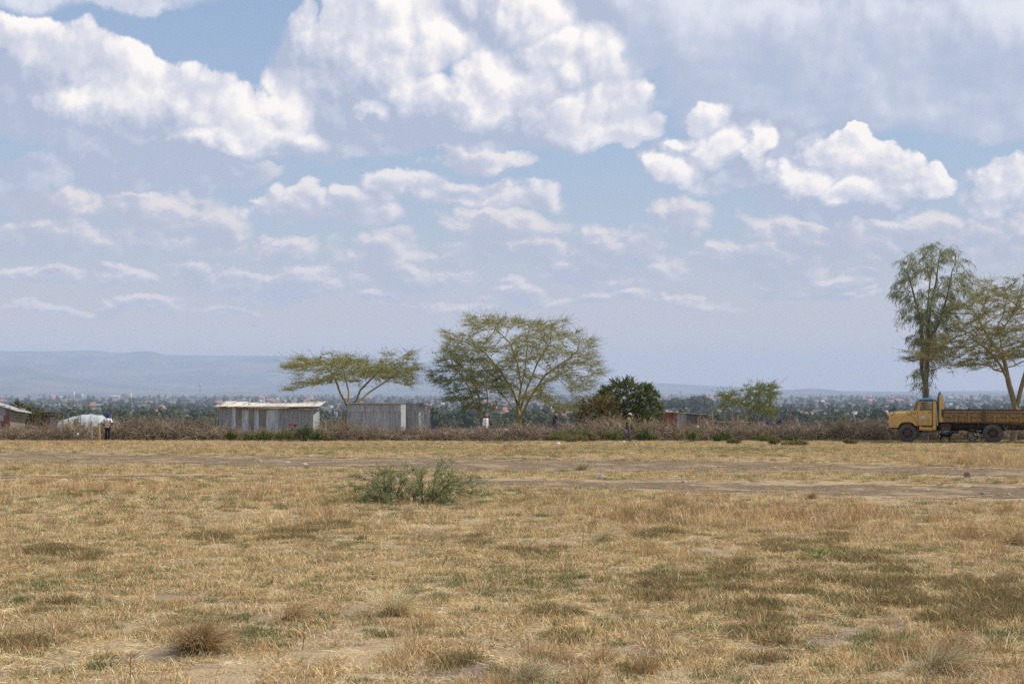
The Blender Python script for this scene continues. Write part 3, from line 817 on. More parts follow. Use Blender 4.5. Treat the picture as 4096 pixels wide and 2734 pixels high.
def tree(name, label, D, base_px, poly, stems_px, n_pts, r_base, cols, wood, leaf=(0.035, 0.012), per=2, L=(0.3, 0.7), flat=0.5, up=0.12,
         step=0.28, infl=2.2, kill=0.42, seedr=0, topw=0.0, gap=0.045, droop=0.0, hang=0.0, depth_k=0.85, r_tip=0.008, group=None, grav=0.0, sel_r=0.03, expo=1.95, cat='tree', inertia=0.55, tw=0.006, whips=0, layer=None):
    global rng
    rng_old = rng; rng = np.random.default_rng(100 + seedr)
    m = D / F_PX
    bx = at(base_px[0], base_px[1], D)
    root = empty(name, (bx.x, D, hz(bx.x, D) - 0.03), label, cat, group)
    lift = bx.z - root.location.z
    stems = []
    for st in stems_px:
        par, pl = (st[0], st[1]) if isinstance(st[0], int) else (None, st)
        q = [np.array([(p[0] - base_px[0]) * m, (p[2] if len(p) > 2 else 0.0), (base_px[1] - p[1]) * m + lift]) for p in pl]
        if par is None: q = [np.array([q[0][0], q[0][1], 0.0])] + q[1:] if len(stems) == 0 else q
        stems.append(q)
    pts = crown_points(poly, n_pts, D, base_px, depth_k, topw, layer); pts[:, 2] += lift
    N, Pa, Dn = grow(stems, pts, step, infl, kill, grav=grav, inertia=inertia)
    # join secondary stems to the nearest node of what was grown before them
    roots = [i for i in range(len(Pa)) if Pa[i] < 0]
    for i in roots[1:]:
        d = np.linalg.norm(N[:i] - N[i], axis=1); Pa[i] = int(d.argmin())
    wd = MB(); rad, kids = limb_tubes(wd, N, Pa, r_tip, r_base, expo, 7, wood)
    sel = np.array([i for i in range(len(N)) if rad[i] < sel_r])
    lf = MB(); sprays(wd, lf, N, Dn, sel, per, L[0], L[1], flat, leaf[0], leaf[1], gap, cols, wood, droop, up, hang, tw)
    if whips:
        cen = N.mean(0); e_ = np.linalg.norm((N - cen) * [1, 1, 1.6], axis=1) * (N[:, 2] > cen[2] * .8); o2 = np.argsort(-e_)[:whips * 4]; o2 = rng.choice(o2, whips, replace=False)
        sprays(wd, lf, N, Dn, o2, 1, .8, 1.7, .35, leaf[0], leaf[1], gap * .9, cols, wood, 0.0, .22, 0, tw * 1.3)
    wd.build('trunk', MATS['bark'], root, smooth=True); lf.build('crown', MATS['leaf'], root)
    rng = rng_old
    print(name, 'nodes', len(N), 'leaves', lf.n // 4)
    return root
YG = [(0.27, 0.275, 0.085), (0.215, 0.24, 0.07), (0.33, 0.30, 0.11), (0.18, 0.215, 0.065)]
BG = [(0.155, 0.225, 0.095), (0.12, 0.185, 0.075), (0.20, 0.24, 0.09)]
WOODY = (0.38, 0.33, 0.155)
# big yellow-barked acacia in the middle
tree('acacia_tree', 'tallest yellow barked acacia with a wide umbrella crown in the middle', 100, (2078, 1745),
     [(1768,1320),(1830,1330),(1900,1345),(1860,1275),(1930,1262),(2060,1270),(2150,1290),(2240,1285),(2290,1283),(2255,1320),(2330,1350),(2400,1360),(2350,1400),(2400,1440),(2410,1490),(2370,1520),(2345,1570),(2280,1570),(2300,1640),(2220,1650),(2150,1610),(2060,1600),(1960,1640),(1880,1560),(1830,1440),(1760,1400),(1800,1370)],
     [[(2078,1745,0),(2074,1660,0),(2068,1610,0.1)], [(2068,1610,.1),(2050,1560,-.5),(2000,1480,-1.0),(1930,1400,-1.2),(1850,1365,-1.4)], [(2072,1640,0),(2085,1540,.4),(2070,1450,.8),(2040,1370,.9),(1990,1320,1)],
      [(2074,1665,.1),(2105,1560,.1),(2150,1450,-.4),(2200,1370,-.5)],[(2076,1680,-.1),(2120,1590,-.5),(2180,1500,-.9),(2280,1430,-1.2)],[(2074,1660,.1),(2020,1590,.8),(1960,1530,1.4)],[(2105,1570,.1),(2160,1540,1.2),(2270,1480,1.6)],[(2080,1560,.4),(2100,1480,0),(2110,1380,0),(2100,1300,.2)]],
     2100, 0.19, YG, WOODY, leaf=(0.040, 0.011), per=4, L=(0.4, 0.95), flat=0.35, up=0.10, seedr=1, topw=0.30, gap=0.05, kill=0.36, infl=2.0, whips=110, layer=(80, 26, -.12), group='acacia trees behind the brush fence')
# greener companion at its left
tree('acacia_tree', 'shorter greener acacia leaning in at the left of the tallest acacia', 97, (1938, 1745),
     [(1735,1430),(1800,1400),(1880,1410),(1940,1440),(2000,1480),(2010,1560),(1980,1620),(1900,1640),(1820,1640),(1760,1600),(1800,1560),(1730,1520),(1720,1475),(1760,1460)],
     [[(1938,1745,0),(1936,1690,0),(1925,1660,0)], [(1936,1680,0),(1905,1630,-.3),(1880,1560,-.5),(1850,1500,-.3)], [(1925,1660,0),(1918,1600,.3),(1895,1520,.4),(1880,1450,.2)], [(1936,1680,0),(1950,1600,-.4),(1945,1520,-.6)]],
     800, 0.13, BG, WOODY, leaf=(0.042, 0.013), per=6, L=(0.4, 0.9), flat=0.4, up=0.0, seedr=2, gap=0.045, kill=0.38, infl=1.8, topw=0.3, whips=40, layer=(70, 26, -.12), group='acacia trees behind the brush fence')
# flat topped acacia behind the huts
tree('acacia_tree', 'flat topped acacia standing between the two grey iron huts', 97, (1392, 1745),
     [(1130,1478),(1160,1450),(1230,1425),(1330,1415),(1400,1418),(1460,1430),(1560,1412),(1650,1400),(1600,1440),(1680,1472),(1640,1500),(1660,1540),(1600,1560),(1540,1530),(1470,1520),(1400,1530),(1330,1530),(1260,1540),(1180,1560),(1150,1545),(1230,1510),(1190,1495)],
     [[(1392,1745,0),(1390,1640,0),(1388,1610,0)], [(1388,1620,0),(1362,1570,-.3),(1340,1500,-.6),(1290,1450,-.7)], [(1390,1640,0),(1392,1570,.4),(1375,1500,.6),(1360,1450,.5)],
      [(1390,1640,0),(1425,1600,0),(1440,1560,0),(1520,1480,-.3),(1600,1430,-.5)], [(1425,1615,0),(1470,1570,.5),(1560,1510,.8),(1640,1480,.8)]],
     1150, 0.14, [(0.28,0.285,0.075),(0.22,0.245,0.06),(0.33,0.30,0.09)], WOODY, leaf=(0.042, 0.012), per=5, L=(0.4, 1.0), flat=0.28, up=0.08, seedr=3, topw=0.6, gap=0.045, kill=0.38, infl=1.9, whips=80, layer=(80, 22, -.1), group='acacia trees behind the brush fence')
# small acacia by the post fence
tree('acacia_tree', 'small open acacia growing behind the rough wooden rail fence', 92, (2985, 1735),
     [(2880,1590),(2900,1565),(2960,1565),(3000,1540),(3060,1535),(3110,1548),(3080,1575),(3120,1580),(3060,1610),(3110,1660),(3060,1675),(3020,1640),(2960,1620),(2900,1640),(2870,1620),(2920,1600)],
     [[(2985,1735,0),(2983,1690,0),(2980,1660,0)], [(2980,1665,0),(2960,1620,-.2),(2920,1590,-.3)], [(2980,1670,0),(3000,1620,.2),(3030,1580,.2)], [(2983,1680,0),(3020,1640,-.2),(3060,1630,-.3)]],
     560, 0.11, [(0.20,0.27,0.085),(0.155,0.22,0.07),(0.26,0.28,0.10)], WOODY, leaf=(0.045, 0.014), per=7, L=(0.3, 0.65), flat=0.35, up=0.08, seedr=4, gap=0.04, kill=0.34, infl=1.6, step=0.22, whips=25, layer=(50, 16, -.35), group='acacia trees behind the brush fence')
# acacia at the right edge over the truck
tree('acacia_tree', 'bare looking acacia with a smooth pale trunk behind the truck bed', 79.5, (4050, 1768),
     [(3720,1360),(3800,1300),(3850,1180),(3880,1130),(3940,1115),(4020,1120),(4060,1170),(4150,1160),(4300,1200),(4420,1300),(4460,1400),(4400,1450),(4250,1440),(4120,1420),(4000,1480),(3900,1460),(3850,1490),(3790,1500),(3760,1440),(3680,1460),(3640,1400),(3700,1390)],
     [[(4050,1768,0),(4064,1680,0),(4068,1632,0)], [(4066,1640,0),(4040,1540,0),(4028,1480,0),(4015,1380,.2),(4000,1300,.1)], [(4068,1635,0),(4085,1560,0),(4110,1480,0),(4140,1380,-.5),(4160,1280,-.6)],
      [(4034,1520,0),(3990,1460,-.6),(3930,1400,-1),(3850,1350,-1.4)], [(4020,1430,.1),(3980,1340,1.0),(3930,1240,1.2)], [(4110,1480,0),(4200,1420,.6),(4320,1360,.8)], [(4028,1490,0),(3960,1480,-1.0),(3880,1440,-1.6)]],
     1350, 0.20, [(0.28,0.28,0.09),(0.22,0.235,0.07),(0.33,0.31,0.11)], (0.36,0.30,0.17), leaf=(0.034, 0.011), per=8, L=(0.3, 0.8), flat=0.32, up=0.08, seedr=5, topw=0.5, gap=0.055, kill=0.34, infl=1.8, step=0.26, whips=60, layer=(60, 24, -.1))
# eucalyptus
tree('eucalyptus_tree', 'tall slender eucalyptus with drooping leaves behind the truck cab', 82, (3702, 1757),
     [(3570,1130),(3600,1060),(3640,1010),(3690,978),(3740,975),(3800,985),(3850,1020),(3885,1090),(3870,1150),(3830,1210),(3800,1300),(3790,1400),(3740,1470),(3700,1545),(3670,1560),(3665,1480),(3680,1400),(3640,1350),(3640,1270),(3610,1200),(3575,1170)],
     [[(3702,1757,0),(3704,1650,0),(3705,1540,0),(3712,1450,0),(3718,1350,0),(3712,1280,0),(3720,1180,0),(3735,1060,0)], [(3708,1560,.05),(3692,1480,.2),(3700,1380,.3),(3690,1270,.3),(3660,1150,.3),(3640,1080,.3)], [(3712,1370,0),(3760,1290,-.2),(3790,1180,-.3),(3810,1080,-.3)], [(3718,1330,0),(3735,1220,.3),(3760,1120,.4),(3770,1030,.3)]],
     950, 0.19, [(0.28,0.33,0.16),(0.23,0.27,0.135),(0.38,0.40,0.17),(0.34,0.36,0.22)], (0.23,0.19,0.15), leaf=(0.095, 0.015), per=3, L=(0.3, 0.75), flat=0.6, up=0.0, seedr=6, gap=0.055, droop=0.9, hang=0.33, kill=0.36, infl=1.6, depth_k=0.9, tw=0.005, grav=0.15, layer=(45, 60, -.12))
# dark dense tree right of centre
tree('evergreen_tree', 'dense dark green bushy tree behind the brush fence right of centre', 97, (2560, 1740),
     [(2380,1610),(2400,1560),(2430,1545),(2470,1515),(2510,1515),(2540,1530),(2580,1525),(2620,1560),(2640,1610),(2650,1680),(2640,1730),(2500,1735),(2440,1690),(2400,1650)],
     [[(2560,1740,0),(2550,1690,0),(2540,1640,0)], [(2555,1700,0),(2490,1640,-.2),(2450,1580,0)], [(2550,1690,0),(2590,1620,.3),(2600,1570,.2)], [(2540,1650,0),(2510,1580,.3),(2505,1540,.2)]],
     900, 0.15, [(0.085,0.11,0.032),(0.062,0.085,0.026),(0.13,0.155,0.045),(0.155,0.17,0.05)], (0.12,0.09,0.06), leaf=(0.055, 0.026), per=6, L=(0.2, 0.5), flat=0.8, up=0.15, seedr=7, gap=0.032, kill=0.30, infl=1.4, step=0.22, sel_r=0.05)
tree('creeper_bush', 'brown and green creeper covered bush left of the dark tree', 88, (2400, 1752),
     [(2310,1660),(2340,1600),(2380,1585),(2430,1590),(2460,1600),(2465,1650),(2480,1700),(2460,1745),(2340,1745),(2310,1710)],
     [[(2400,1752,0),(2395,1700,0)], [(2398,1720,0),(2350,1670,0),(2345,1620,0)], [(2398,1720,0),(2435,1670,.1),(2435,1610,.1)]],
     420, 0.07, [(0.13,0.115,0.035),(0.16,0.10,0.045),(0.095,0.11,0.03),(0.20,0.13,0.06)], (0.14,0.10,0.06), leaf=(0.045, 0.024), per=5, L=(0.2, 0.5), flat=0.8, up=0.1, seedr=8, gap=0.04, kill=0.28, infl=1.2, step=0.2, cat='bush')
tree('acacia_tree', 'thin pale green acacia sapling left of the creeper covered bush', 90, (2330, 1750),
     [(2280,1620),(2300,1590),(2350,1580),(2400,1575),(2460,1590),(2440,1610),(2380,1610),(2340,1640),(2300,1650)],
     [[(2330,1750,0),(2325,1690,0),(2330,1640,0)], [(2328,1660,0),(2370,1610,0),(2430,1595,0)]],
     110, 0.05, [(0.15,0.19,0.06),(0.12,0.16,0.05)], WOODY, leaf=(0.045, 0.014), per=3, L=(0.3, 0.55), flat=0.3, up=0.05, seedr=9, gap=0.05, kill=0.3, infl=1.6, step=0.2)
tree('leafy_bush', 'olive green bush behind the corrugated shed at the left edge', 92, (95, 1745),
     [(40,1640),(60,1612),(85,1605),(110,1625),(140,1640),(160,1680),(150,1740),(45,1740)],
     [[(95,1745,0),(95,1700,0)], [(95,1720,0),(70,1660,0),(72,1625,0)], [(95,1720,0),(125,1680,.1),(120,1650,.1)]],
     320, 0.06, [(0.15,0.15,0.03),(0.10,0.115,0.025),(0.18,0.17,0.04),(0.07,0.09,0.02)], (0.13,0.10,0.06), leaf=(0.045, 0.022), per=6, L=(0.2, 0.5), flat=0.9, up=0.2, seedr=10, gap=0.035, kill=0.28, infl=1.2, step=0.2, cat='bush')
# ------------------------------------------------------------------ brush fence, shrubs, thorn bush, stones
def twigs(n, P0, d0, L, r0, cols, bend=0.35, seg=3, grav=-0.25):
    pts = [P0]; d = d0 / np.linalg.norm(d0, axis=1, keepdims=True); cur = P0
    for s in range(seg):
        d = d + rng.normal(0, bend, (n, 3)); d[:, 2] += grav * (s + 1) / seg; d /= np.linalg.norm(d, axis=1, keepdims=True)
        cur = cur + d * (L / seg)[:, None]; pts.append(cur)
    return np.stack(pts, 1)
def brush_fence(label, pxs, tops, D0, D1, dens=1.0, seed=0):
    """a long heap of cut thorn branches; tops = rows of its upper edge in the photograph"""
    global rng
    old = rng; rng = np.random.default_rng(seed)
    x0, x1 = pxs[0], pxs[-1]
    Dm = (D0 + D1) / 2
    wid = (x1 - x0) * Dm / F_PX
    cx = at((x0 + x1) / 2, 1760, Dm)
    root = empty('brush_fence', (cx.x, Dm, hz(cx.x, Dm)), label, 'brush fence', 'stretches of the thorn brush fence')
    def place(n, thick):
        u = x0 + (x1 - x0) * rng.random(n); Df = D0 + (D1 - D0) * (u - x0) / (x1 - x0)
        y = Df + thick * (rng.random(n) + rng.random(n) - 1)
        x = (u - 2048) / F_PX * y
        top = np.interp(u, pxs, tops)
        H = 1.33 * (EYE - (top - HOR) / F_PX * Df - hgt(x, y))
        return x, y, hgt(x, y), H * (0.95 + 0.30 * snoise(u / 34.0, u * 0, seed, 3, 1.0)) * (1 - 0.25 * np.abs(y - Df) / thick)
    mb = MB()
    ns = int(150 * wid * dens)
    x, y, g, H = place(ns, 0.95)
    P0 = np.stack([x, y, g + rng.random(ns) ** 2 * 0.35 * H], 1)
    a = rng.random(ns) * 6.283; el = np.radians(rng.uniform(15, 75, ns))
    d0 = np.stack([np.cos(a) * np.cos(el), np.sin(a) * np.cos(el) * 0.5, np.sin(el)], 1)
    L = np.clip((H - (P0[:, 2] - g)) * rng.uniform(0.7, 1.35, ns) / (0.35 + np.sin(el)), 0.25, 1.5)
    S = twigs(ns, P0, d0, L, None, None, 0.20, 5, -0.38)
    base = np.array([(0.30, 0.23, 0.165), (0.23, 0.17, 0.12), (0.50, 0.42, 0.32), (0.38, 0.26, 0.15)])
    cs = base[rng.choice(4, ns, p=[.42, .33, .13, .12])] * (1 + 0.2 * rng.standard_normal((ns, 1)))
    r = rng.uniform(0.007, 0.015, ns)
    V = S - np.array([cx.x, Dm, root.location.z])
    mb.tubes([(V[i], r[i] * np.array([1, .9, .75, .6, .45, .3]), cs[i]) for i in range(ns)], 3)
    k = 9; n2 = ns * k
    i0 = np.repeat(np.arange(ns), k); s = rng.integers(0, 5, n2); f = rng.random((n2, 1))
    Q = V[i0, s] * (1 - f) + V[i0, s + 1] * f
    dd = (V[i0, s + 1] - V[i0, s]); dd /= np.linalg.norm(dd, axis=1, keepdims=True) + 1e-9
    T = twigs(n2, Q, dd + rng.normal(0, 0.75, (n2, 3)), rng.uniform(0.12, 0.42, n2), None, None, 0.3, 3, -0.1)
    c2 = cs[i0] * (1 + 0.25 * rng.standard_normal((n2, 1)))
    rr = rng.uniform(0.0035, 0.0075, n2)
    mb.tubes([(T[i], rr[i] * np.array([1, .8, .6, .3]), c2[i]) for i in range(n2)], 3)
    mb.build('branches', MATS['tinted'], root)
    rng = old
    return root
brush_fence('dark thorn brush fence at the far left below the iron shed and shack', [-700, 0, 120, 230, 300, 352], [1695, 1695, 1692, 1683, 1678, 1690], 82.5, 82.5, 1.0, 3)
brush_fence('longest thorn brush fence running past the two grey iron huts and the acacias', [408, 450, 560, 700, 800, 870, 900, 1000, 1280, 1310, 1400, 1480, 1600, 1760, 1900, 2000, 2100, 2200, 2280],
            [1682, 1674, 1664, 1662, 1664, 1680, 1706, 1710, 1716, 1676, 1680, 1696, 1706, 1698, 1704, 1706, 1690, 1704, 1700], 82.5, 82.5, 1.0, 4)
brush_fence('greyer thorn brush fence from the creeper covered bush to behind the truck', [2270, 2400, 2500, 2600, 2700, 2800, 2870, 2950, 3050, 3200, 3300, 3400, 3480, 3560, 3640, 3800, 4096, 4700],
            [1686, 1666, 1658, 1666, 1668, 1676, 1688, 1678, 1684, 1680, 1672, 1656, 1650, 1664, 1684, 1694, 1692, 1690], 82.5, 85.5, 1.05, 5)

def shrub(name, label, px, row, w_px, h_px, D, cols, n_st=14, per=26, leaf=(0.035, 0.016), wood=(0.2, 0.15, 0.09), cat='shrub', group=None, seed=0, flat=1.0, thorn=0, hollow=0.0):
    global rng
    old = rng; rng = np.random.default_rng(500 + seed)
    m = D / F_PX; w_, h_ = w_px * m / 2, h_px * m
    c = at(px, row, D)
    root = empty(name, (c.x, D, hz(c.x, D) - 0.01), label, cat, group)
    a = rng.random(n_st) * 6.283; r = np.sqrt(rng.random(n_st))
    tip = np.stack([np.cos(a) * r * w_, np.sin(a) * r * w_ * 0.7, h_ * (0.55 + 0.5 * rng.random(n_st)) * np.sqrt(np.clip(1.05 - 0.75 * r * r, 0.1, 1))], 1)
    b0 = np.stack([tip[:, 0] * 0.25, tip[:, 1] * 0.25, np.zeros(n_st)], 1)
    mid = (b0 + tip) / 2 + np.stack([tip[:, 0] * 0.12, tip[:, 1] * 0.12, h_ * 0.12 * rng.random(n_st)], 1)
    wd = MB(); wd.tubes([(np.stack([b0[i], mid[i], tip[i]]), np.array([0.012, 0.008, 0.004]) * max(0.6, h_)) for i in range(n_st)], 4, wood)
    k = per; n = n_st * k; i0 = np.repeat(np.arange(n_st), k); t = 0.25 + 0.75 * rng.random((n, 1))
    Q = np.where(t < 0.5, b0[i0] + (mid - b0)[i0] * t * 2, mid[i0] + (tip - mid)[i0] * (t * 2 - 1))
    dirs = rng.normal(0, 1, (n, 3)); dirs[:, 2] = np.abs(dirs[:, 2]) * flat
    T = twigs(n, Q, dirs, rng.uniform(0.12, 0.32, n) * (0.3 + w_), None, None, 0.25, 2, 0.0)
    T[:, :, 2] = np.maximum(T[:, :, 2], 0.01)
    wd.tubes([(T[i], np.array([0.0035, 0.0025, 0.001]) * (0.7 + 0.5 * h_)) for i in range(n)], 3, wood)
    kk = 9; j0 = np.repeat(np.arange(n), kk); u = rng.random((n * kk, 1))
    C = T[j0, 0] * (1 - u) ** 1 * 0 + np.where(u < .5, T[j0, 0] + (T[j0, 1] - T[j0, 0]) * u * 2, T[j0, 1] + (T[j0, 2] - T[j0, 1]) * (u * 2 - 1)) + rng.normal(0, leaf[0] * 0.4, (n * kk, 3))
    C[:, 2] = np.maximum(C[:, 2], 0.005)
    A = rng.normal(0, 1, (n * kk, 3)); A /= np.linalg.norm(A, axis=1, keepdims=True); B = np.cross(A, rng.normal(0, 1, (n * kk, 3))); B /= np.linalg.norm(B, axis=1, keepdims=True)
    s = 0.6 + 0.8 * rng.random((n * kk, 1))
    cc = np.array(cols)[rng.choice(len(cols), n)][j0] * (1 + 0.18 * rng.standard_normal((n * kk, 1)))
    lf = MB(); lf.quads(C, A * leaf[0] * s / 2 * 1.4, B * leaf[1] * s / 2 * 1.4, np.clip(cc, 0.01, 0.8))
    wd.build('stem', MATS['tinted'], root)
    lf.build('foliage', MATS['leaf'], root)
    if thorn:
        q = rng.integers(0, n, thorn); uu = rng.random((thorn, 1)); P0 = T[q, 0] + (T[q, 2] - T[q, 0]) * uu
        dd = rng.normal(0, 1, (thorn, 3)); dd[:, 2] += 0.4; dd /= np.linalg.norm(dd, axis=1, keepdims=True)
        th = MB(); th.tubes([(np.stack([P0[i], P0[i] + dd[i] * 0.03, P0[i] + dd[i] * 0.06]), (0.0035, 0.0022, 0.0005)) for i in range(thorn)], 3, (0.62, 0.60, 0.54))
        th.build('thorns', MATS['tinted'], root)['kind'] = 'stuff'
    rng = old
    return root
SG = [(0.17, 0.215, 0.06), (0.13, 0.175, 0.05), (0.23, 0.26, 0.08)]
SB = [(0.24, 0.20, 0.09), (0.17, 0.15, 0.06), (0.30, 0.24, 0.12)]
SD = [(0.11, 0.16, 0.055), (0.16, 0.21, 0.075), (0.09, 0.13, 0.04)]
L_ = 'green weeds before the brush fence'
for i, (px, row, w_, h_, D, cols, lab) in enumerate([
    (930, 1757, 60, 44, 80.8, SG, 'round light green shrub below the left end of the first hut'),
    (1000, 1757, 80, 36, 80.9, SG, 'low light green shrub below the rusty streaked hut sheets'),
    (1065, 1757, 70, 42, 81.0, SG, 'low green shrub left of the tallest green shrub'),
    (1140, 1759, 110, 50, 80.7, SG, 'broad green shrub below the red cloth'),
    (1215, 1759, 90, 84, 80.6, SD, 'tallest green shrub near the right corner of the first hut'),
    (1265, 1762, 80, 50, 80.2, SD, 'dense green shrub at the right corner of the first hut'),
    (1310, 1764, 60, 26, 79.9, SB, 'small brownish shrub just right of the first hut'),
    (2235, 1757, 90, 40, 81, SG, 'pale green shrub below the person in the orange hat'),
    (2310, 1756, 110, 66, 81.2, SG, 'tall thin green shrub below the creeper covered bush'),
    (2300, 1778, 120, 30, 77.5, SB, 'straw brown clump in front of the tall thin green shrub'),
    (2360, 1774, 80, 34, 78, SB, 'rounded straw brown clump left of the walking man'),
    (2455, 1762, 90, 50, 80.9, SG, 'yellow green shrub directly left of the walking man'),
    (2572, 1762, 70, 52, 80.8, SD, 'dark green shrub directly right of the walking man'),
    (2610, 1763, 50, 30, 80.5, SG, 'small light shrub right of the dark green shrub'),
    (2770, 1768, 110, 48, 79.2, SG, 'olive shrub below the low red and grey hut'),
    (2895, 1768, 70, 46, 79.3, SD, 'green shrub below the pink bag'),
    (3052, 1773, 80, 34, 78.5, SG, 'green shrub below the draped blue cloth'),
    (3170, 1772, 50, 26, 78.8, SG, 'small green shrub right of the blue cloth'),
    (2870, 1772, 44, 30, 78.6, SD, 'little dark green shrub left of its neighbour below the pink bag'),
    (2935, 1788, 60, 18, 74, SB, 'low brown tussock in front of the rail fence'),
    (3100, 1800, 56, 32, 71.5, SB, 'rounded brown tussock nearest the camera right of centre'),
    (3400, 1790, 64, 16, 73, SB, 'flat brown tussock left of the truck'),
    (3180, 1800, 110, 18, 71, SB, 'wide flat brown tussock right of the rounded brown tussock')]):
    shrub('tussock' if cols is SB and row > 1785 else 'shrub', lab, px, row, w_, h_, D, cols, 16, 22, (0.04, 0.018), seed=i, group=L_ if row < 1785 else 'brown tussocks on the far field', cat='tussock' if cols is SB and row > 1785 else 'shrub')
# whistling thorn in the middle distance
def thorn_bush():
    global rng
    old = rng; rng = np.random.default_rng(77)
    base = gpt(1640, 2010); D = base.y; m = D / F_PX
    root = empty('thorn_bush', (base.x, D, hz(base.x, D)), 'sprawling green thorn bush with white spines alone in the dry field', 'thorn bush')
    lines = []; N = []; Dn = []
    tips = [(1345,2000),(1370,1930),(1420,1890),(1405,1960),(1470,1885),(1500,1870),(1540,1880),(1570,1875),(1620,1860),(1610,1900),(1660,1870),(1700,1860),(1755,1850),(1788,1832),(1800,1885),(1830,1885),(1870,1900),(1900,1910),(1915,1930),(1950,1985),(1900,1960),(1870,1990),(1820,2000),(1780,2015),(1730,2015),(1660,2000),(1600,2010),(1560,2015),(1500,2010),(1450,1990),(1430,2020),(1380,2015),(1680,1920),(1550,1930),(1750,1930),(1840,1940),(1480,1940),(1640,1950)]
    roots = [(1560,2000),(1690,1990),(1600,2005),(1720,1998),(1660,2005)]
    for ti, (tx, ty) in enumerate(tips):
        rb = min(roots, key=lambda r: abs(r[0] - tx) + 5 * rng.random())
        dep = rng.uniform(-0.75, 0.75)
        a = np.array([(rb[0] - 1640) * m, dep * 0.2, 0.0]); b = np.array([(tx - 1640) * m, dep, max(0.05, (2012 - ty) * m)])
        k = 7; t = np.linspace(0, 1, k)[:, None]
        P = a + (b - a) * t; P[:, 2] = a[2] + (b[2] - a[2]) * t[:, 0] ** 0.8 + 0.10 * np.sin(t[:, 0] * np.pi) ; P[1:-1] += rng.normal(0, 0.035, (k - 2, 3)); P[:, 2] = np.maximum(P[:, 2] * .9, 0.01)
        lines.append((P, np.linspace(0.013, 0.004, k)))
        for q in range(1, k):
            N.append(P[q]); Dn.append(P[q] - P[q - 1])
    N = np.array(N); Dn = np.array(Dn); Dn /= np.linalg.norm(Dn, axis=1, keepdims=True)
    wd = MB(); wd.tubes(lines, 5, (0.20, 0.13, 0.085))
    n = len(N) * 6; i0 = np.repeat(np.arange(len(N)), 6)
    T = twigs(n, N[i0] + rng.normal(0, 0.02, (n, 3)), Dn[i0] + rng.normal(0, 0.75, (n, 3)) * [1, 1, .45], rng.uniform(0.08, 0.26, n), None, None, 0.3, 4, 0.05)
    T[:, :, 2] = np.maximum(T[:, :, 2], 0.01)
    wd.tubes([(T[i], np.array([.004, .0035, .003, .002, .001])) for i in range(n)], 3, (0.22, 0.16, 0.10))
    k = 26; j0 = np.repeat(np.arange(n), k); s = rng.integers(0, 4, n * k); f = rng.random((n * k, 1))
    C = T[j0, s] * (1 - f) + T[j0, s + 1] * f + rng.normal(0, 0.012, (n * k, 3))
    A = rng.normal(0, 1, (n * k, 3)); A /= np.linalg.norm(A, axis=1, keepdims=True); B = np.cross(A, rng.normal(0, 1, (n * k, 3))); B /= np.linalg.norm(B, axis=1, keepdims=True)
    cc = np.array([(0.28, 0.37, 0.13), (0.23, 0.32, 0.11), (0.37, 0.43, 0.17), (0.30, 0.34, 0.17)])[rng.integers(0, 4, n)][j0] * (1 + 0.15 * rng.standard_normal((n * k, 1)))
    lf = MB().quads(C, A * 0.011, B * 0.0045, np.clip(cc, .01, .6))
    wd.build('stem', MATS['tinted'], root); lf.build('foliage', MATS['leaf'], root)
    q = rng.integers(0, n, 1300); s = rng.integers(0, 4, 1300); P0 = T[q, s]; dd = rng.normal(0, 1, (1300, 3)); dd[:, 2] += 0.3; dd /= np.linalg.norm(dd, axis=1, keepdims=True)
    th = MB().tubes([(np.stack([P0[i], P0[i] + dd[i] * 0.028, P0[i] + dd[i] * 0.055]), (.0024, .0016, .0004)) for i in range(1300)], 3, (0.68, 0.66, 0.6))
    th.build('thorns', MATS['tinted'], root)['kind'] = 'stuff'
    rng = old
thorn_bush()
# leafy plant, big tussocks
def grass_tussock(label, px, row, w_px, h_px, lean, cols, seed, n=1500, fine=0.0014):
    global rng
    old = rng; rng = np.random.default_rng(900 + seed)
    c = gpt(px, row); m = c.y / F_PX; w_, h_ = w_px * m / 2, h_px * m
    root = empty('grass_tussock', (c.x, c.y, hz(c.x, c.y) - 0.005), label, 'tussock', 'tall dry tussocks in the foreground')
    n = int(n * .8); r = np.sqrt(rng.random(n)); a = rng.random(n) * 6.283
    nc = 7; sc_ = rng.integers(0, nc, n); cw = rng.uniform(.5, 1.15, nc); off = np.stack([rng.uniform(-.75, .55, nc) * w_, rng.uniform(-.5, .5, nc) * w_ * .7], 1); off[0] = 0; cw[0] = 1.2; sc_[: n // 3] = 0
    P0 = np.stack([r * np.cos(a) * w_ * 0.22 + off[sc_, 0] - lean * w_ * .3, r * np.sin(a) * w_ * 0.2 + off[sc_, 1], np.zeros(n)], 1)
    h_ = h_ * cw[sc_]
    ln_ = lean * 1.5 + rng.normal(0, .35, nc)[sc_]
    d = np.stack([np.cos(a) * r * 0.6 + ln_ + rng.normal(0, .3, n), np.sin(a) * r * 0.6 + rng.normal(0, .3, n), 0.65 + 0.5 * rng.random(n)], 1)
    T = twigs(n, P0, d, h_ * rng.uniform(0.45, 1.45, n) * (1 + .35 * snoise(a * 2.5, r * 2, seed + 3, 2, 1.0)), None, None, 0.20, 4, -0.34)
    T[:, :, 2] = np.maximum(T[:, :, 2], 0)
    cc = np.array(cols)[rng.integers(0, len(cols), n)] * (1 + 0.2 * rng.standard_normal((n, 1)))
    MB().tubes([(T[i], fine * np.array([1.2, 1, .9, .7, .4]), np.clip(cc[i], .02, .8)) for i in range(n)], 3).build('blades', MATS['straw'], root)['kind'] = 'stuff'
    rng = old
TB = [(0.66, 0.47, 0.27), (0.54, 0.37, 0.20), (0.80, 0.60, 0.36)]
TP = [(0.82, 0.64, 0.40), (0.90, 0.74, 0.49), (0.68, 0.51, 0.30)]
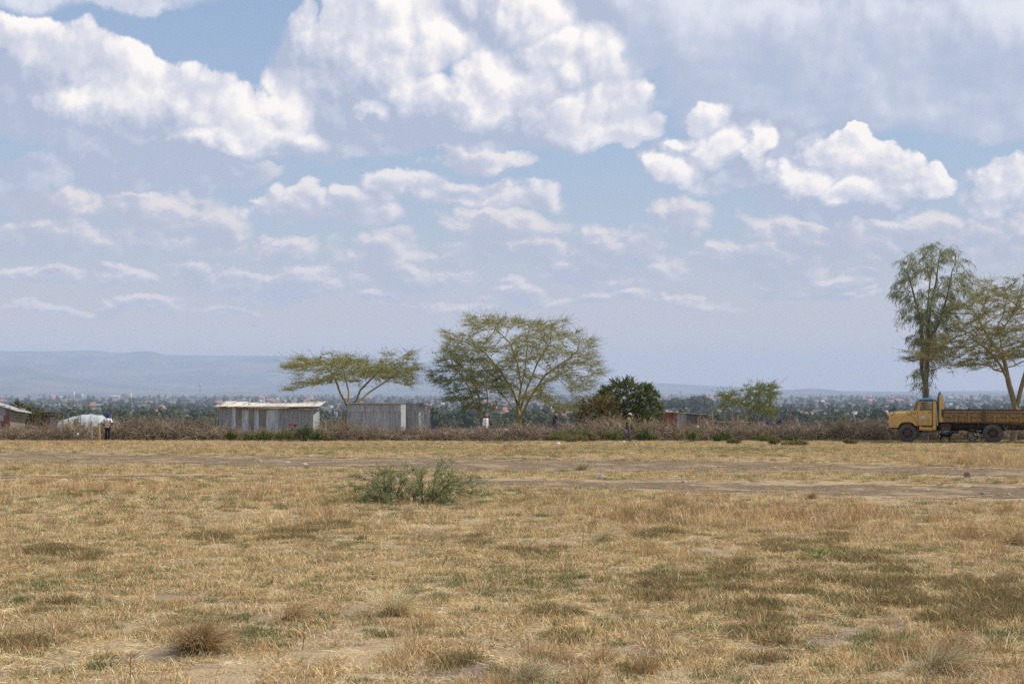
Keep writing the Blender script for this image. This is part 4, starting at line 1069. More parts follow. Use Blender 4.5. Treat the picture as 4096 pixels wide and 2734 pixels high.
grass_tussock('dense rounded brown tussock in the left foreground', 800, 2610, 190, 135, 0.45, TB, 1, 2100)
grass_tussock('slim brown tussock between the rounded tussock and the middle', 1160, 2475, 80, 110, 0.5, TB, 2, 500)
grass_tussock('pale wind combed tussock in the right foreground', 3780, 2700, 300, 130, 0.9, TP, 4, 1700)
grass_tussock('pale wispy tussock left of the foreground centre', 1580, 2470, 150, 110, 0.3, TP, 5, 900)
grass_tussock('pale brown tussock at the bottom edge left of centre', 2120, 2715, 260, 90, 0.5, TP, 6, 1500)
grass_tussock('straw tussock right of the sparse twigs in the middle field', 2420, 2160, 110, 70, 0.5, TP, 7, 700)
grass_tussock('straw tussock on the dirt track in the middle', 2330, 1878, 50, 36, 0.1, TP, 8, 400, 0.003)
grass_tussock('short reddish tussock beside the wheel track on the right', 3240, 2000, 60, 40, 0.1, TB, 9, 500, 0.002)
grass_tussock('brown tussock at the right edge of the middle field', 4060, 2180, 110, 60, 0.4, TB, 11, 700, 0.002)
c_ = gpt(3270, 2245)
def leafy_weed():
    root = empty('leafy_weed', (c_.x, c_.y, hz(c_.x, c_.y)), 'bright green broad leaved weed in the dry grass on the right', 'weed')
    st = MB(); lf = MB(); m = c_.y / F_PX
    for (tx, tz) in ((-75, 18), (-30, 30), (0, 45), (25, 60), (45, 40), (-5, 20)):
        P = np.array([[0, 0, 0], [tx * m * .5, rng.normal(0, .02), tz * m * .6], [tx * m, rng.normal(0, .04), tz * m]])
        st.tubes([(P, (.004, .003, .002))], 4, (0.22, 0.2, 0.1))
        n = 9; u = rng.random((n, 1)) * .7 + .3
        C = P[1] * (1 - u) + P[2] * u + rng.normal(0, .012, (n, 3)); a = rng.normal(0, 1, (n, 3)); a[:, 2] *= .5; a /= np.linalg.norm(a, axis=1, keepdims=True)
        b = np.cross(a, [0.1, -0.5, 1]); b /= np.linalg.norm(b, axis=1, keepdims=True)
        lf.quads(C + a * .02, a * .030, b * .014, vcol((0.22, 0.34, 0.09), n, .15))
    st.build('stem', MATS['tinted'], root); lf.build('leaves', MATS['leaf'], root)
leafy_weed()
# dry upright twigs standing in the grass
for i, (px, row, hp, ln) in enumerate([(1210, 2600, 110, 8), (1760, 2280, 70, 30), (2110, 2340, 150, -12), (2330, 2190, 90, 5), (2360, 2190, 60, 60), (3510, 2280, 70, 0), (385, 2520, 60, -8), (520, 2740, 120, 0)]):
    c = gpt(px, row); m = c.y / F_PX
    lines = [(np.array([[0, 0, 0], [ln * m * .5, .01, hp * m * .5], [ln * m, 0, hp * m]]), (.0035, .0028, .0015))]
    for k in range(3):
        z = (0.4 + .2 * k); s = (-1) ** k
        lines.append((np.array([[ln * m * z, 0, hp * m * z], [ln * m * z + s * .02, .01, hp * m * (z + .1)], [ln * m * z + s * .05, .01, hp * m * (z + .18)]]), (.002, .0015, .0008)))
    o = MB().tubes(lines, 4, (0.17, 0.11, 0.07)).build('dry_twig', MATS['tinted'], None, loc=(c.x, c.y, hz(c.x, c.y)))
    tag(o, ['thin dark stalk right of the rounded brown tussock', 'forked dry twig in the middle of the field', 'tall thin dry stalk near the centre of the foreground', 'upright dry twig left of the straw tussock', 'slanting dry twig beside the upright one', 'upright seed stalk right of the leafy weed', 'short bent stalk at the far left', 'thin stalk at the bottom left edge'][i], 'twig', 'dry stalks in the grass')
# stones
def _stone(nt):
    n = nt.noise(obj_co(nt), 9, 5, 0.6)
    return pbr(nt, nt.mix(nt.ramp(n.outputs[0], .35, .65), tint(nt), nt.mix(0.5, tint(nt), (0.5, 0.47, 0.42))), 0.9, 0, 0.2, n.outputs[0], 0.02)
mat('stone', _stone)
def stone(px, row, w_px, h_px, colr, label, seed):
    r_ = np.random.default_rng(seed); c = gpt(px, row); m = c.y / F_PX
    nu, nv = 14, 9; th = np.linspace(0, 2 * np.pi, nu, endpoint=False); ph = np.linspace(0.02, np.pi - 0.02, nv)
    pl = r_.normal(0, 1, (9, 3)); pl /= np.linalg.norm(pl, axis=1, keepdims=True); dd = r_.uniform(0.55, 0.9, 9)
    rings = []
    for p in ph:
        v = np.stack([np.sin(p) * np.cos(th), np.sin(p) * np.sin(th), np.full(nu, np.cos(p))], 1)
        for q, d in zip(pl, dd):
            t = v @ q; v = np.where((t > d)[:, None], v - (t - d)[:, None] * q, v)
        rings.append(v * np.array([w_px * m / 2, w_px * m / 2 * .8, h_px * m * .62]) + np.array([0, 0, h_px * m * .3]))
    o = MB().loft(rings, colr).build('stone', MATS['stone'], None, loc=(c.x, c.y, hz(c.x, c.y)))
    o.rotation_euler[2] = r_.random() * 0.6
    smooth_by_angle(o, 28)
    return tag(o, label, 'stone', 'stones on the dry field')
for i, s in enumerate([(2396, 1918, 46, 22, (0.20, .18, .16), 'grey flat topped stone right of the thorn bush'), (3870, 1908, 34, 27, (0.22, .13, .09), 'upright reddish stone near the truck side of the track'),
    (1700, 2160, 26, 12, (.45, .40, .33), 'pale stone in the middle of the foreground'), (1040, 1843, 26, 9, (.36, .31, .25), 'pale flat stone on the track left of centre'), (1150, 1851, 26, 10, (.34, .29, .24), 'pale flat stone next along the track'),
    (1215, 1860, 34, 10, (.40, .34, .27), 'largest pale stone on the left of the track'), (910, 1852, 14, 8, (.17, .14, .12), 'small dark stone at the left of the track'), (1920, 1915, 26, 12, (.30, .26, .22), 'stone just right of the thorn bush'),
    (2740, 1932, 26, 12, (.33, .30, .27), 'small grey stone on the wheel track at its left'), (3705, 1967, 30, 10, (.40, .35, .28), 'light flat stone on the wheel track'), (3930, 1977, 34, 12, (.13, .11, .10), 'dark stone on the wheel track'),
    (4035, 1977, 22, 9, (.34, .30, .26), 'pale stone near the right edge'), (4085, 1997, 22, 10, (.42, .37, .31), 'pale stone at the right edge'), (3610, 1997, 20, 9, (.38, .33, .28), 'small pale stone below the wheel track'),
    (1530, 1786, 22, 8, (.27, .24, .22), 'small grey stone on the far grass left of centre'), (1650, 1788, 14, 9, (.30, .27, .24), 'smaller grey stone right of it on the far grass'), (2875, 1870, 12, 8, (.17, .14, .12), 'tiny dark stone above the track'),
    (1780, 1850, 18, 8, (.30, .26, .22), 'stone on the track behind the thorn bush'), (3955, 1912, 24, 8, (.25, .22, .19), 'flat grey stone right of the reddish stone'), (2980, 1905, 16, 8, (.16, .14, .12), 'tiny dark clod on the track right of centre')]):
    stone(s[0], s[1], s[2], s[3], s[4], s[5], i + 5)
# ------------------------------------------------------------------ iron huts, posts, cloths
def _zinc(nt):
    p = obj_co(nt)
    st = nt.vmath('MULTIPLY', p, (9, 9, 0.9)); n = nt.noise(st, 1.0, 5, 0.65); f = nt.noise(p, 2.2, 4, 0.6)
    c = nt.mix(nt.ramp(n.outputs[0], 0.42, 0.62), tint(nt), nt.mix(0.45, tint(nt), (0.16, 0.13, 0.10)))
    c = nt.mix(nt.math('MULTIPLY', nt.ramp(f.outputs[0], 0.55, 0.72), 0.35), c, (0.22, 0.13, 0.07))
    b = nt.new('ShaderNodeBsdfPrincipled'); nt.link(c, b.inputs['Base Color']); b.inputs['Metallic'].default_value = 0.35
    nt.link(nt.ramp(n.outputs[0], 0.3, 0.7, 0.42, 0.7), b.inputs['Roughness'])
    return b.outputs[0]
mat('zinc', _zinc)
def _wood(nt):
    n = nt.noise(nt.vmath('MULTIPLY', obj_co(nt), (20, 20, 3)), 1.0, 4, 0.6)
    return pbr(nt, nt.mix(nt.ramp(n.outputs[0], .35, .65), tint(nt), nt.mix(0.5, tint(nt), (0.08, 0.06, 0.04))), 0.9, 0, 0.1, n.outputs[0], 0.01)
mat('wood', _wood)
def _cloth(nt):
    n = nt.noise(obj_co(nt), 30, 3, 0.6)
    return pbr(nt, tint(nt), 0.9, 0, 0.1, n.outputs[0], 0.004)
mat('cloth', _cloth)
def corr(mb, o, u, v, W, H, colr, wl=0.085, amp=0.012, nv=1, wob=0.0, m=0):
    """corrugated sheet: origin o, unit u across the waves (width W), v along them (height H)"""
    o, u, v = (np.asarray(q, float) for q in (o, u, v)); n = np.cross(u, v); n /= np.linalg.norm(n)
    k = max(2, int(W / wl * 6)); s = np.linspace(0, W, k + 1); t = np.linspace(0, H, nv + 1)
    S, T = np.meshgrid(s, t)
    off = amp * np.sin(S / wl * 2 * np.pi) + wob * snoise(S, T, 3, 2, 1.2)
    V = o + S[..., None] * u + T[..., None] * v + off[..., None] * n
    id_ = np.arange(S.size).reshape(S.shape)
    F = np.stack([id_[:-1, :-1], id_[:-1, 1:], id_[1:, 1:], id_[1:, :-1]], -1).reshape(-1, 4)
    mb.add(V.reshape(-1, 3), F, colr, m)
    return mb
def loc(p, root): return np.array([p.x - root.location.x, p.y - root.location.y, p.z - root.location.z])
NEW, OLD, DIRTY, MIDG = (0.56, 0.61, 0.68), (0.31, 0.34, 0.365), (0.26, 0.245, 0.22), (0.34, 0.37, 0.40)
def hut_one():
    D = 90.0; c = at(1075, 1740, D); g = hz(c.x, D)
    root = empty('iron_hut', (c.x, D, g), 'long grey corrugated iron hut with a pale rusty sloping roof', 'hut', 'corrugated iron huts')
    X = lambda px, d=D: at(px, 1600, d).x - c.x
    Z = lambda py, d=D: at(1075, py, d).z - g
    top = Z(1627)
    for (a, b, colr) in [(877, 928, OLD), (928, 944, NEW), (944, 967, DIRTY), (967, 995, NEW), (995, 1017, DIRTY), (1017, 1036, NEW), (1036, 1064, DIRTY), (1064, 1113, NEW), (1113, 1180, OLD), (1180, 1251, OLD)]:
        mb = corr(MB(), (X(a), 0.0, -0.02), (1, 0, 0), (0, 0, 1), X(b) - X(a) + 0.03, top, colr, 0.085, 0.012, 3, 0.02)
        o = mb.build('wall_sheet', MATS['zinc'], root, smooth=True); o.location.y = rng.uniform(-0.012, 0.012)
        if colr is DIRTY: o['label'] = 'rust streaked dark wall sheet'
    # right end wall, facing the sun, and back and left walls
    x1 = X(1251) + 0.03
    corr(MB(), (x1, 0.02, -0.02), (0, 1, 0), (0, 0, 1), 3.0, top + 0.25, (0.60, 0.63, 0.63), 0.30, 0.004, 2).build('end_wall', MATS['zinc'], root, smooth=True)
    corr(MB(), (X(877), 0.02, -0.02), (0, 1, 0), (0, 0, 1), 3.0, top + 0.25, OLD).build('end_wall', MATS['zinc'], root, smooth=True)
    corr(MB(), (X(877), 3.02, -0.02), (1, 0, 0), (0, 0, 1), x1 - X(877), top + 0.3, OLD).build('back_wall', MATS['zinc'], root, smooth=True)
    # roof: sheets lying front to back, sagging in the middle
    rf = MB(); xa, xb = X(863), X(1279); n = 9
    for i in range(n):
        s0, s1 = i / n, (i + 1) / n; t = (s0 + s1) / 2
        sag = -0.10 * math.sin(math.pi * min(1, max(0, t)))
        a = np.array([xa + (xb - xa) * s0, -0.42, top + 0.05 + sag * .5 + 0.004 * (i % 2)]); b = np.array([xa + (xb - xa) * s0, 3.3, top + 0.37 + sag * 1.3 + 0.004 * (i % 2)])
        v = b - a; L = np.linalg.norm(v)
        corr(rf, a, (1, 0, 0), v / L, (xb - xa) / n + 0.05, L, np.array((0.50, 0.47, 0.43)) * rng.uniform(0.88, 1.12), 0.085, 0.017, 4, 0.03)
    o = rf.build('roof', MATS['rusty_roof'], root, smooth=True)
    MB().bb(X(950), X(1172), -0.09, -0.04, Z(1638.5), Z(1629), (0.40, 0.36, 0.32)).build('fascia_board', MATS['wood'], root)
    MB().bb(X(1172) + .02, X(1275), -0.12, -0.07, Z(1637.5), Z(1633), (0.52, 0.52, 0.50)).build('fascia_board', MATS['wood'], root)
    MB().bb(X(860), X(1279), -0.30, -0.24, top + 0.0, top + 0.045, (0.12, 0.09, 0.07)).build('eave_beam', MATS['wood'], root)
    MB().bb(X(1258), X(1262), -0.05, -0.01, Z(1644), Z(1640), (0.03, 0.03, 0.03)).build('vent_hole', MATS['tinted'], root)
    rg = MB().box((X(990), 0.6, top + 0.17), (0.16, 0.12, 0.05), None, (0.05, 0.05, 0.05)).build('stone', MATS['stone'], None)
    rg.location = root.location; tag(rg, 'small dark lump lying on the first hut roof', 'stone')
mat('rusty_roof', lambda nt: pbr(nt, nt.mix(nt.ramp(nt.noise(nt.vmath('MULTIPLY', obj_co(nt), (4, 1.2, 1)), 1.6, 6, 0.7).outputs[0], 0.52, 0.66), tint(nt), (0.30, 0.235, 0.17)), 0.75, 0.0, 0.25))
hut_one()
def hut_two():
    D = 90.0; c = at(1500, 1740, D); g = hz(c.x, D)
    root = empty('iron_hut', (c.x, D, g), 'flat roofed grey corrugated iron hut to the right of the flat topped acacia', 'hut', 'corrugated iron huts')
    X = lambda px, d=D: at(px, 1600, d).x - c.x
    Z = lambda py, d=D: at(1500, py, d).z - g
    t1, t2 = Z(1616), Z(1642)
    for i, (a, b) in enumerate([(1388, 1445), (1445, 1498), (1498, 1552), (1552, 1603)]):
        corr(MB(), (X(a), 0.003 * (i % 2), -0.02), (1, 0, 0), (0, 0, 1), X(b) - X(a) + 0.02, t2, np.array((0.40, 0.43, 0.46)) * (1 + .08 * (i % 3 - 1)), 0.085, 0.012, 3, 0.015).build('wall_sheet', MATS['zinc'], root, smooth=True)
        corr(MB(), (X(a), -0.03 + 0.003 * (i % 2), t2 - 0.06), (1, 0, 0), (0, 0, 1), X(b) - X(a) + 0.02, t1 - t2 + 0.06, np.array((0.42, 0.45, 0.475)) * (1 + .06 * (i % 2)), 0.085, 0.012, 1).build('upper_wall_sheet', MATS['zinc'], root, smooth=True)
    xr = X(1603) + 0.02
    corr(MB(), (xr, 0.0, -0.02), (0, 1, 0), (0, 0, 1), 4.2, t1, NEW, 0.12, 0.012, 1).build('side_wall', MATS['zinc'], root, smooth=True)
    D2 = 94.2
    xa, xb, xc = X(1622, D2), X(1675, D2), X(1722, D2 + 3.2)
    Z2 = lambda py, d: at(1500, py, d).z - g
    corr(MB(), (xa, 4.2, -0.2), (1, 0, 0), (0, 0, 1), xb - xa, Z2(1613, D2) + 0.2, (0.33, 0.355, 0.375)).build('wall_sheet', MATS['zinc'], root, smooth=True)
    u = np.array([xc - xb, 3.2, 0]); L = np.linalg.norm(u); u /= L
    corr(MB(), (xb, 4.2, -0.2), u, (0, 0, 1), L, Z2(1613, D2) + 0.2, (0.52, 0.57, 0.63)).build('side_wall', MATS['zinc'], root, smooth=True)
    corr(MB(), (X(1388), 0.0, -0.02), (0, 1, 0), (0, 0, 1), 4.2, t1, OLD).build('side_wall', MATS['zinc'], root, smooth=True)
    corr(MB(), (X(1388), 7.4, -0.2), (1, 0, 0), (0, 0, 1), xc - X(1388), t1 + .1, OLD).build('back_wall', MATS['zinc'], root, smooth=True)
    rf = MB(); zt = t1 + 0.035
    corr(rf, (X(1386), -0.18, zt), (1, 0, 0), (0, 1, 0), X(1609) - X(1386), 7.7, (0.12, 0.105, 0.095), 0.085, 0.016)
    corr(rf, (X(1609) + .02, 4.05, zt + 0.03), (1, 0, 0), (0, 1, 0), xc - X(1609) - .05, 3.5, (0.14, 0.12, 0.105), 0.085, 0.016)
    rf.build('roof', MATS['zinc'], root, smooth=True)
    MB().bb(X(1390), X(1600), 0.05, 0.1, t1 - .02, t1 + .015, (0.08, 0.06, 0.05)).build('roof_beam', MATS['wood'], root)
    # folded sheet and sacking at the right end
    b = MB(); p = np.array([X(1712, D2), 4.1, Z2(1618, D2)])
    t7 = np.linspace(0, 1, 14); rg = [ring(p + np.array([-.25 + .7 * q, .05 * math.sin(q * 9), .05 * math.sin(q * 7 + 1)]), .07 + .05 * abs(math.sin(q * 8)), .05 + .06 * abs(math.sin(q * 5 + 1)), (0, 1, 0), (0, 0, 1), 10, 2) for q in t7]
    b.loft(rg, (.42, .38, .34))
    bevel(b.build('torn_sheeting', MATS['cloth'], root), .02)
    MB().bb(X(1678, D2), X(1683, D2), 4.12, 4.16, Z2(1627, D2), Z2(1618, D2), (0.10, 0.14, 0.25)).build('vent_patch', MATS['tinted'], root)
hut_two()
def hut_three():
    D = 89.0; c = at(2760, 1735, D); g = hz(c.x, D)
    root = empty('iron_hut', (c.x, D, g), 'low dark iron hut with a red left end behind the brush fence', 'hut', 'corrugated iron huts')
    X = lambda px: at(px, 1600, D).x - c.x
    Z = lambda py: at(2760, py, D).z - g
    for (a, b, colr, nm) in [(2674, 2684, (0.33, 0.085, 0.05), 'red_wall_sheet'), (2684, 2693, (0.12, 0.07, 0.05), 'wall_sheet'), (2693, 2707, (0.34, 0.09, 0.05), 'red_wall_sheet'), (2707, 2745, (0.42, 0.43, 0.43), 'wall_sheet'), (2745, 2790, (0.16, 0.155, 0.15), 'wall_sheet'), (2790, 2832, (0.20, 0.20, 0.20), 'wall_sheet')]:
        tp = Z(1648 + (a - 2674) * 0.07)
        corr(MB(), (X(a), 0, -0.02), (1, 0, 0), (0, 0, 1), X(b) - X(a), tp, colr, .085, .012, 2).build(nm, MATS['zinc'], root, smooth=True)
    corr(MB(), (X(2674), 0.01, -.02), (0, 1, 0), (0, 0, 1), 2.4, Z(1648), (.3, .09, .06)).build('side_wall', MATS['zinc'], root, smooth=True)
    corr(MB(), (X(2832), 0.01, -.02), (0, 1, 0), (0, 0, 1), 2.4, Z(1660), OLD).build('side_wall', MATS['zinc'], root, smooth=True)
    corr(MB(), (X(2674), 2.42, -.02), (1, 0, 0), (0, 0, 1), X(2832) - X(2674), Z(1658), OLD).build('back_wall', MATS['zinc'], root, smooth=True)
    a = np.array([X(2672), -0.2, Z(1647)]); u = np.array([X(2842) - X(2672), 0, Z(1658) - Z(1647)]); L = np.linalg.norm(u); v = np.array([0, 1, -.03]); v = v / np.linalg.norm(v)
    corr(MB(), a, v, u / L, 2.8, L, (.36, .42, .46), .085, .015).build('roof', MATS['zinc'], root, smooth=True)
hut_three()
def shed_left():
    D = 87.0; c = at(0, 1735, D); g = hz(c.x, D)
    root = empty('iron_shed', (c.x, D, g), 'patched iron shed with a lean roof cut by the left edge', 'shed')
    X = lambda px: at(px, 1600, D).x - c.x
    Z = lambda py: at(0, py, D).z - g
    for (a, b, z0, z1, colr, nm, yo) in [(-160, -60, 1780, 1612, OLD, 'wall_sheet', 0), (-60, 0, 1780, 1615, MIDG, 'wall_sheet', .003), (0, 22, 1690, 1620, (.36, .36, .36), 'wall_sheet', 0), (22, 43, 1690, 1628, (.22, .215, .19), 'wall_sheet', 0.004),
                                (0, 15, 1682, 1661, (.50, .55, .60), 'patch_sheet', -.03), (4, 43, 1760, 1661, (.27, .10, .06), 'rusty_wall_sheet', -0.02), (-20, 4, 1780, 1683, (.35, .42, .52), 'wall_sheet', -.02)]:
        corr(MB(), (X(a), yo, Z(z0)), (1, 0, 0), (0, 0, 1), X(b) - X(a), Z(z1) - Z(z0), colr, .085, .012, 2).build(nm, MATS['zinc'], root, smooth=True)
    corr(MB(), (X(43), 0.02, 0), (0, 1, 0), (0, 0, 1), 2.6, Z(1634), (.33, .30, .26)).build('side_wall', MATS['zinc'], root, smooth=True)
    a = np.array([X(-160), -0.3, Z(1570)]); e = np.array([X(76), -0.3, Z(1643)]); u = e - a; L = np.linalg.norm(u)
    corr(MB(), a, (0, .998, -.06), u / L, 3.2, L, (.46, .48, .50), .085, .014, 2).build('roof', MATS['zinc'], root, smooth=True)
    MB().tubes([(np.array([[X(43), -.06, -.1], [X(43), -.06, Z(1634)]]), (.045, .04))], 6, (.42, .33, .22)).build('corner_post', MATS['wood'], root)
shed_left()
def shack():
    D = 86.0; c = at(175, 1735, D); g = hz(c.x, D)
    root = empty('wooden_shack', (c.x, D, g), 'small dark open shack of poles and rusty sheets right of the shed', 'shack')
    X = lambda px: at(px, 1600, D).x - c.x
    Z = lambda py: at(175, py, D).z - g
    for px_, y, t in ((130, 0, 1651), (136, 1.6, 1650), (195, 0, 1648), (222, 0, 1647), (218, 1.6, 1649)):
        MB().tubes([(np.array([[X(px_), y, -.1], [X(px_) + .02, y, Z(t) / 2], [X(px_), y, Z(t)]]), (.05, .045, .04))], 6, (.20, .15, .10)).build('post', MATS['wood'], root, smooth=True)
    for (a, b, z0, z1, y) in ((130, 195, 1650.5, 1646.5, -.03), (138, 158, 1647, 1644.5, 0), (193, 223, 1650, 1646.8, -.05)):
        MB().bb(X(a), X(b), y - .03, y + .03, Z(z0), Z(z1), (.15, .10, .07)).build('rail', MATS['wood'], root)
    corr(MB(), (X(134), 1.5, -.1), (1, 0, 0), (0, 0, 1), X(198) - X(134), Z(1654), (.14, .11, .09)).build('back_sheet', MATS['zinc'], root, smooth=True)
    corr(MB(), (X(198), .02, -.1), (1, 0, 0), (0, 0, 1), X(221) - X(198), Z(1660), (.30, .31, .33)).build('wall_sheet', MATS['zinc'], root, smooth=True)
    corr(MB(), (X(138), .03, -.1), (1, 0, 0), (0, 0, 1), .22, Z(1668), (.32, .10, .07)).build('rusty_wall_sheet', MATS['zinc'], root, smooth=True)
    corr(MB(), (X(128), -.1, Z(1650)), (1, 0, 0), (0, .99, -.05), X(224) - X(128), 1.9, (.16, .12, .09)).build('roof', MATS['zinc'], root, smooth=True)
shack()
def tarp_mound():
    D = 97.0; c = at(330, 1745, D); g = hz(c.x, D)
    xs = np.linspace(234, 424, 60); top = np.interp(xs, [234, 250, 270, 300, 330, 350, 380, 405, 424], [1690, 1682, 1672, 1666, 1657, 1655, 1660, 1662, 1678])
    ys = np.linspace(-1, 1, 15)
    XX, YY = np.meshgrid(xs, ys); Zt = EYE - (np.interp(XX, xs, top) - HOR) / F_PX * D - g
    prof = (1 - np.abs(YY) ** 2.4)
    zz = Zt * prof + 0.10 * snoise(XX / 14, YY * 3, 8, 3, 1.0) * prof
    V = np.stack([(XX - 330) * D / F_PX * 1.0, YY * 1.5, np.maximum(zz, -.05)], -1).reshape(-1, 3)
    id_ = np.arange(XX.size).reshape(XX.shape); F = np.stack([id_[:-1, :-1], id_[:-1, 1:], id_[1:, 1:], id_[1:, :-1]], -1).reshape(-1, 4)
    o = MB().add(V, F, (.40, .415, .43)).build('tarpaulin', MATS['cloth'], None, smooth=True, loc=(c.x, D, g))
    tag(o, 'white tarpaulin spread over a low mound behind the brush fence', 'tarpaulin')
tarp_mound()
for (px, D, w_, h_, s) in ((300, 94, 120, 76, 61), (390, 93, 100, 70, 62)):
    shrub('shrub', 'green scrub in front of the white tarpaulin ' + ('at its left' if px < 350 else 'beside the striped shirt'), px, 1745, w_, h_, D, SG, 16, 24, (.05, .022), seed=s, group=L_)

def post(label, px, top, D, r=0.05, colr=(.36, .27, .17), lean=0.0, group=None, bottom=None, name='wooden_post'):
    c = at(px, 1700, D); g = hz(c.x, D); z = at(px, top, D).z - g
    P = np.array([[0, 0, -.15], [lean * .3 + .01, 0, z * .35], [lean * .65 - .012, 0, z * .7], [lean, 0, z]])
    o = MB().tubes([(P, np.array([1.1, 1, .95, .85]) * r)], 7, colr, cap=True).build(name, MATS['wood'], None, smooth=True, loc=(c.x, D, g))
    return tag(o, label, 'post', group)
post('taller pale post at the gap left of the striped shirt person', 366, 1683, 80.6, .055, (.42, .33, .22), 0.0, 'gate posts at the gap')
post('shorter thick orange brown post beside the striped shirt person', 398, 1700, 80.4, .075, (.50, .36, .17), -.04, 'gate posts at the gap')
for i, (px, t, D, lab) in enumerate([(274, 1659, 85, 'thin dark post behind the brush left of the white tarpaulin'), (323, 1664, 85, 'thin dark post standing before the white tarpaulin'), (1366, 1630, 88, 'tall thin pole left of the flat roofed hut'), (866, 1637, 86, 'short leaning pole at the left corner of the long hut'), (2528, 1650, 86, 'single thin post just right of the walking man'), (232, 1690, 84, 'short thin post at the right of the shack')]):
    post(lab, px, t, D, .028, (.33, .25, .16), .06 if i == 3 else 0.0, 'thin poles behind the brush fence')
RG = 'posts of the rough rail fence'
for i, (px, t, r, lab) in enumerate([(2792, 1668, .04, 'short thick post at the right end of the low red and grey hut'), (2798, 1650, .075, 'thick post in front of the low red and grey hut'), (2842, 1668, .04, 'short thin post beside the tallest thick post'), (2849, 1640, .08, 'tallest thick post at the hut roof end'),
    (2893, 1643, .055, 'post first to the right of the tallest thick post'), (2927, 1645, .05, 'post second to the right of the tallest thick post'), (2944, 1659, .055, 'leaning post left of the small acacia'), (3033, 1661, .04, 'post first to the right of the small acacia'), (3056, 1662, .04, 'post left of the draped blue cloth'), (3118, 1668, .035, 'post poking out at the right end of the blue cloth'), (3135, 1676, .045, 'short stout post right of the blue cloth'), (3148, 1655, .055, 'leaning dark post near the right end of the rail fence'), (3161, 1641, .05, 'tall dark end post with a cross stick')]):
    post(lab, px, t, 88 + .15 * (i % 3), r, [(.42, .30, .19), (.34, .24, .16), (.26, .19, .14)][(i * 2) % 3 if i < 7 else 2], [0, 0, .03, 0, .02, 0, .12, 0, .03, 0, 0, .06, 0][i], RG)
def rail(label, a, b, D, r=.035):
    p, q = at(a[0], a[1], D), at(b[0], b[1], D); d = q - p
    t = np.linspace(0, 1, 6)[:, None]; P = np.array(d)[None] * t; P[1:-1, 2] += rng.normal(0, .02, 4)
    o = MB().tubes([(P, np.linspace(r, r * .7, 6))], 6, (.36, .26, .18), cap=True).build('fence_rail', MATS['wood'], None, smooth=True, loc=p)
    tag(o, label, 'rail', 'rails of the rough fence')
rail('long wooden rail left of the small acacia', (2800, 1681), (2960, 1687), 87.85)
rail('wooden rail between the small acacia and the blue cloth', (2960, 1689), (3075, 1690), 87.85)
rail('wooden rail right of the blue cloth', (3115, 1686), (3165, 1683), 87.85)
rail('short cross stick near the top of the tall end post', (3144, 1657), (3170, 1660), 87.9, .025)
# cloths and litter
def drape(name, label, px0, px1, top, bot, D, colr, sag=.1, cat='cloth', seed=1, stripes=None):
    c = at((px0 + px1) / 2, bot, D); W = (px1 - px0) * D / F_PX; H = (bot - top) * D / F_PX; n, k = 22, 12
    u = np.linspace(-.5, .5, n); v = np.linspace(0, 1, k); U, V_ = np.meshgrid(u, v)
    tp = H - sag * 4 * (0.25 - U ** 2) * (1 - 0)
    z = V_ * tp; y = 0.06 * snoise(U * 7, V_ * 2, seed, 3, 1.0) + .03 * np.sin(U * 30)
    x = U * W * (1 + .1 * (1 - V_) * snoise(V_ * 3, U * 2, seed + 2, 2, 1.))
    id_ = np.arange(U.size).reshape(U.shape); F = np.stack([id_[:-1, :-1], id_[:-1, 1:], id_[1:, 1:], id_[1:, :-1]], -1).reshape(-1, 4)
    cc = np.tile(np.array(colr), (len(F), 1))
    if stripes: cc[(np.arange(len(F)) // (n - 1)) % 4 == 1] = stripes
    o = MB().add(np.stack([x, y, z], -1).reshape(-1, 3), F, cc).build(name, MATS['cloth'], None, smooth=True, loc=c)
    s = o.modifiers.new('thickness', 'SOLIDIFY'); s.thickness = .012
    return tag(o, label, cat)
drape('blue_cloth', 'dark blue purple cloth draped over the rail fence', 3064, 3127, 1671, 1712, 87.5, (.035, .03, .14), .25)
drape('hanging_shirt', 'blue and white shirt hanging from a pole behind the hedge', 1337, 1349, 1646, 1669, 88, (.62, .66, .78), .03, 'shirt', 4, (.12, .18, .50))
drape('red_cloth', 'red cloth caught on the brush below the long hut', 1157, 1172, 1689, 1699, 81.6, (.50, .05, .07), .08, 'cloth', 6)
drape('red_cloth', 'dark red cloth hanging on the brush right of the bright red one', 1174, 1187, 1693, 1704, 81.7, (.30, .05, .06), .05, 'cloth', 7)
drape('plastic_bag', 'pink striped plastic bag caught on the brush below the rail fence', 2872, 2886, 1711, 1734, 81.4, (.48, .22, .24), .03, 'bag', 8)
drape('plastic_sheet', 'low blue plastic sheet behind the two gate posts', 371, 396, 1731, 1742, 83.5, (.08, .09, .30), .05, 'plastic sheet', 9)
drape('plastic_sheet', 'blue grey plastic sheet at the foot of the rusty shed', -10, 30, 1708, 1732, 83.8, (.15, .18, .30), .1, 'plastic sheet', 10)
def crumple(name, label, px, row, w_, h_, D, colr, seed):
    r_ = np.random.default_rng(seed); c = at(px, row, D); m = D / F_PX; nu, nv = 18, 10
    th = np.linspace(0, 2 * np.pi, nu, endpoint=False); rings = []
    for p in np.linspace(.05, np.pi * .55, nv):
        rr = 1 + .35 * snoise(th * 3, np.full(nu, p * 4), seed, 3, 1.0)
        rings.append(np.stack([np.sin(p) * np.cos(th) * rr * w_ * m / 2, np.sin(p) * np.sin(th) * rr * w_ * m / 3, np.cos(p) * h_ * m * rr], 1))
    o = MB().loft(rings, colr).build(name, MATS['cloth'], None, loc=(c.x, D, hz(c.x, D) if row > 1740 else c.z))
    return tag(o, label, 'litter', 'scraps of litter')
crumple('plastic_scrap', 'white plastic scrap on the far grass below the orange hat person', 2233, 1792, 20, 8, 72.6, (.72, .74, .76), 1)
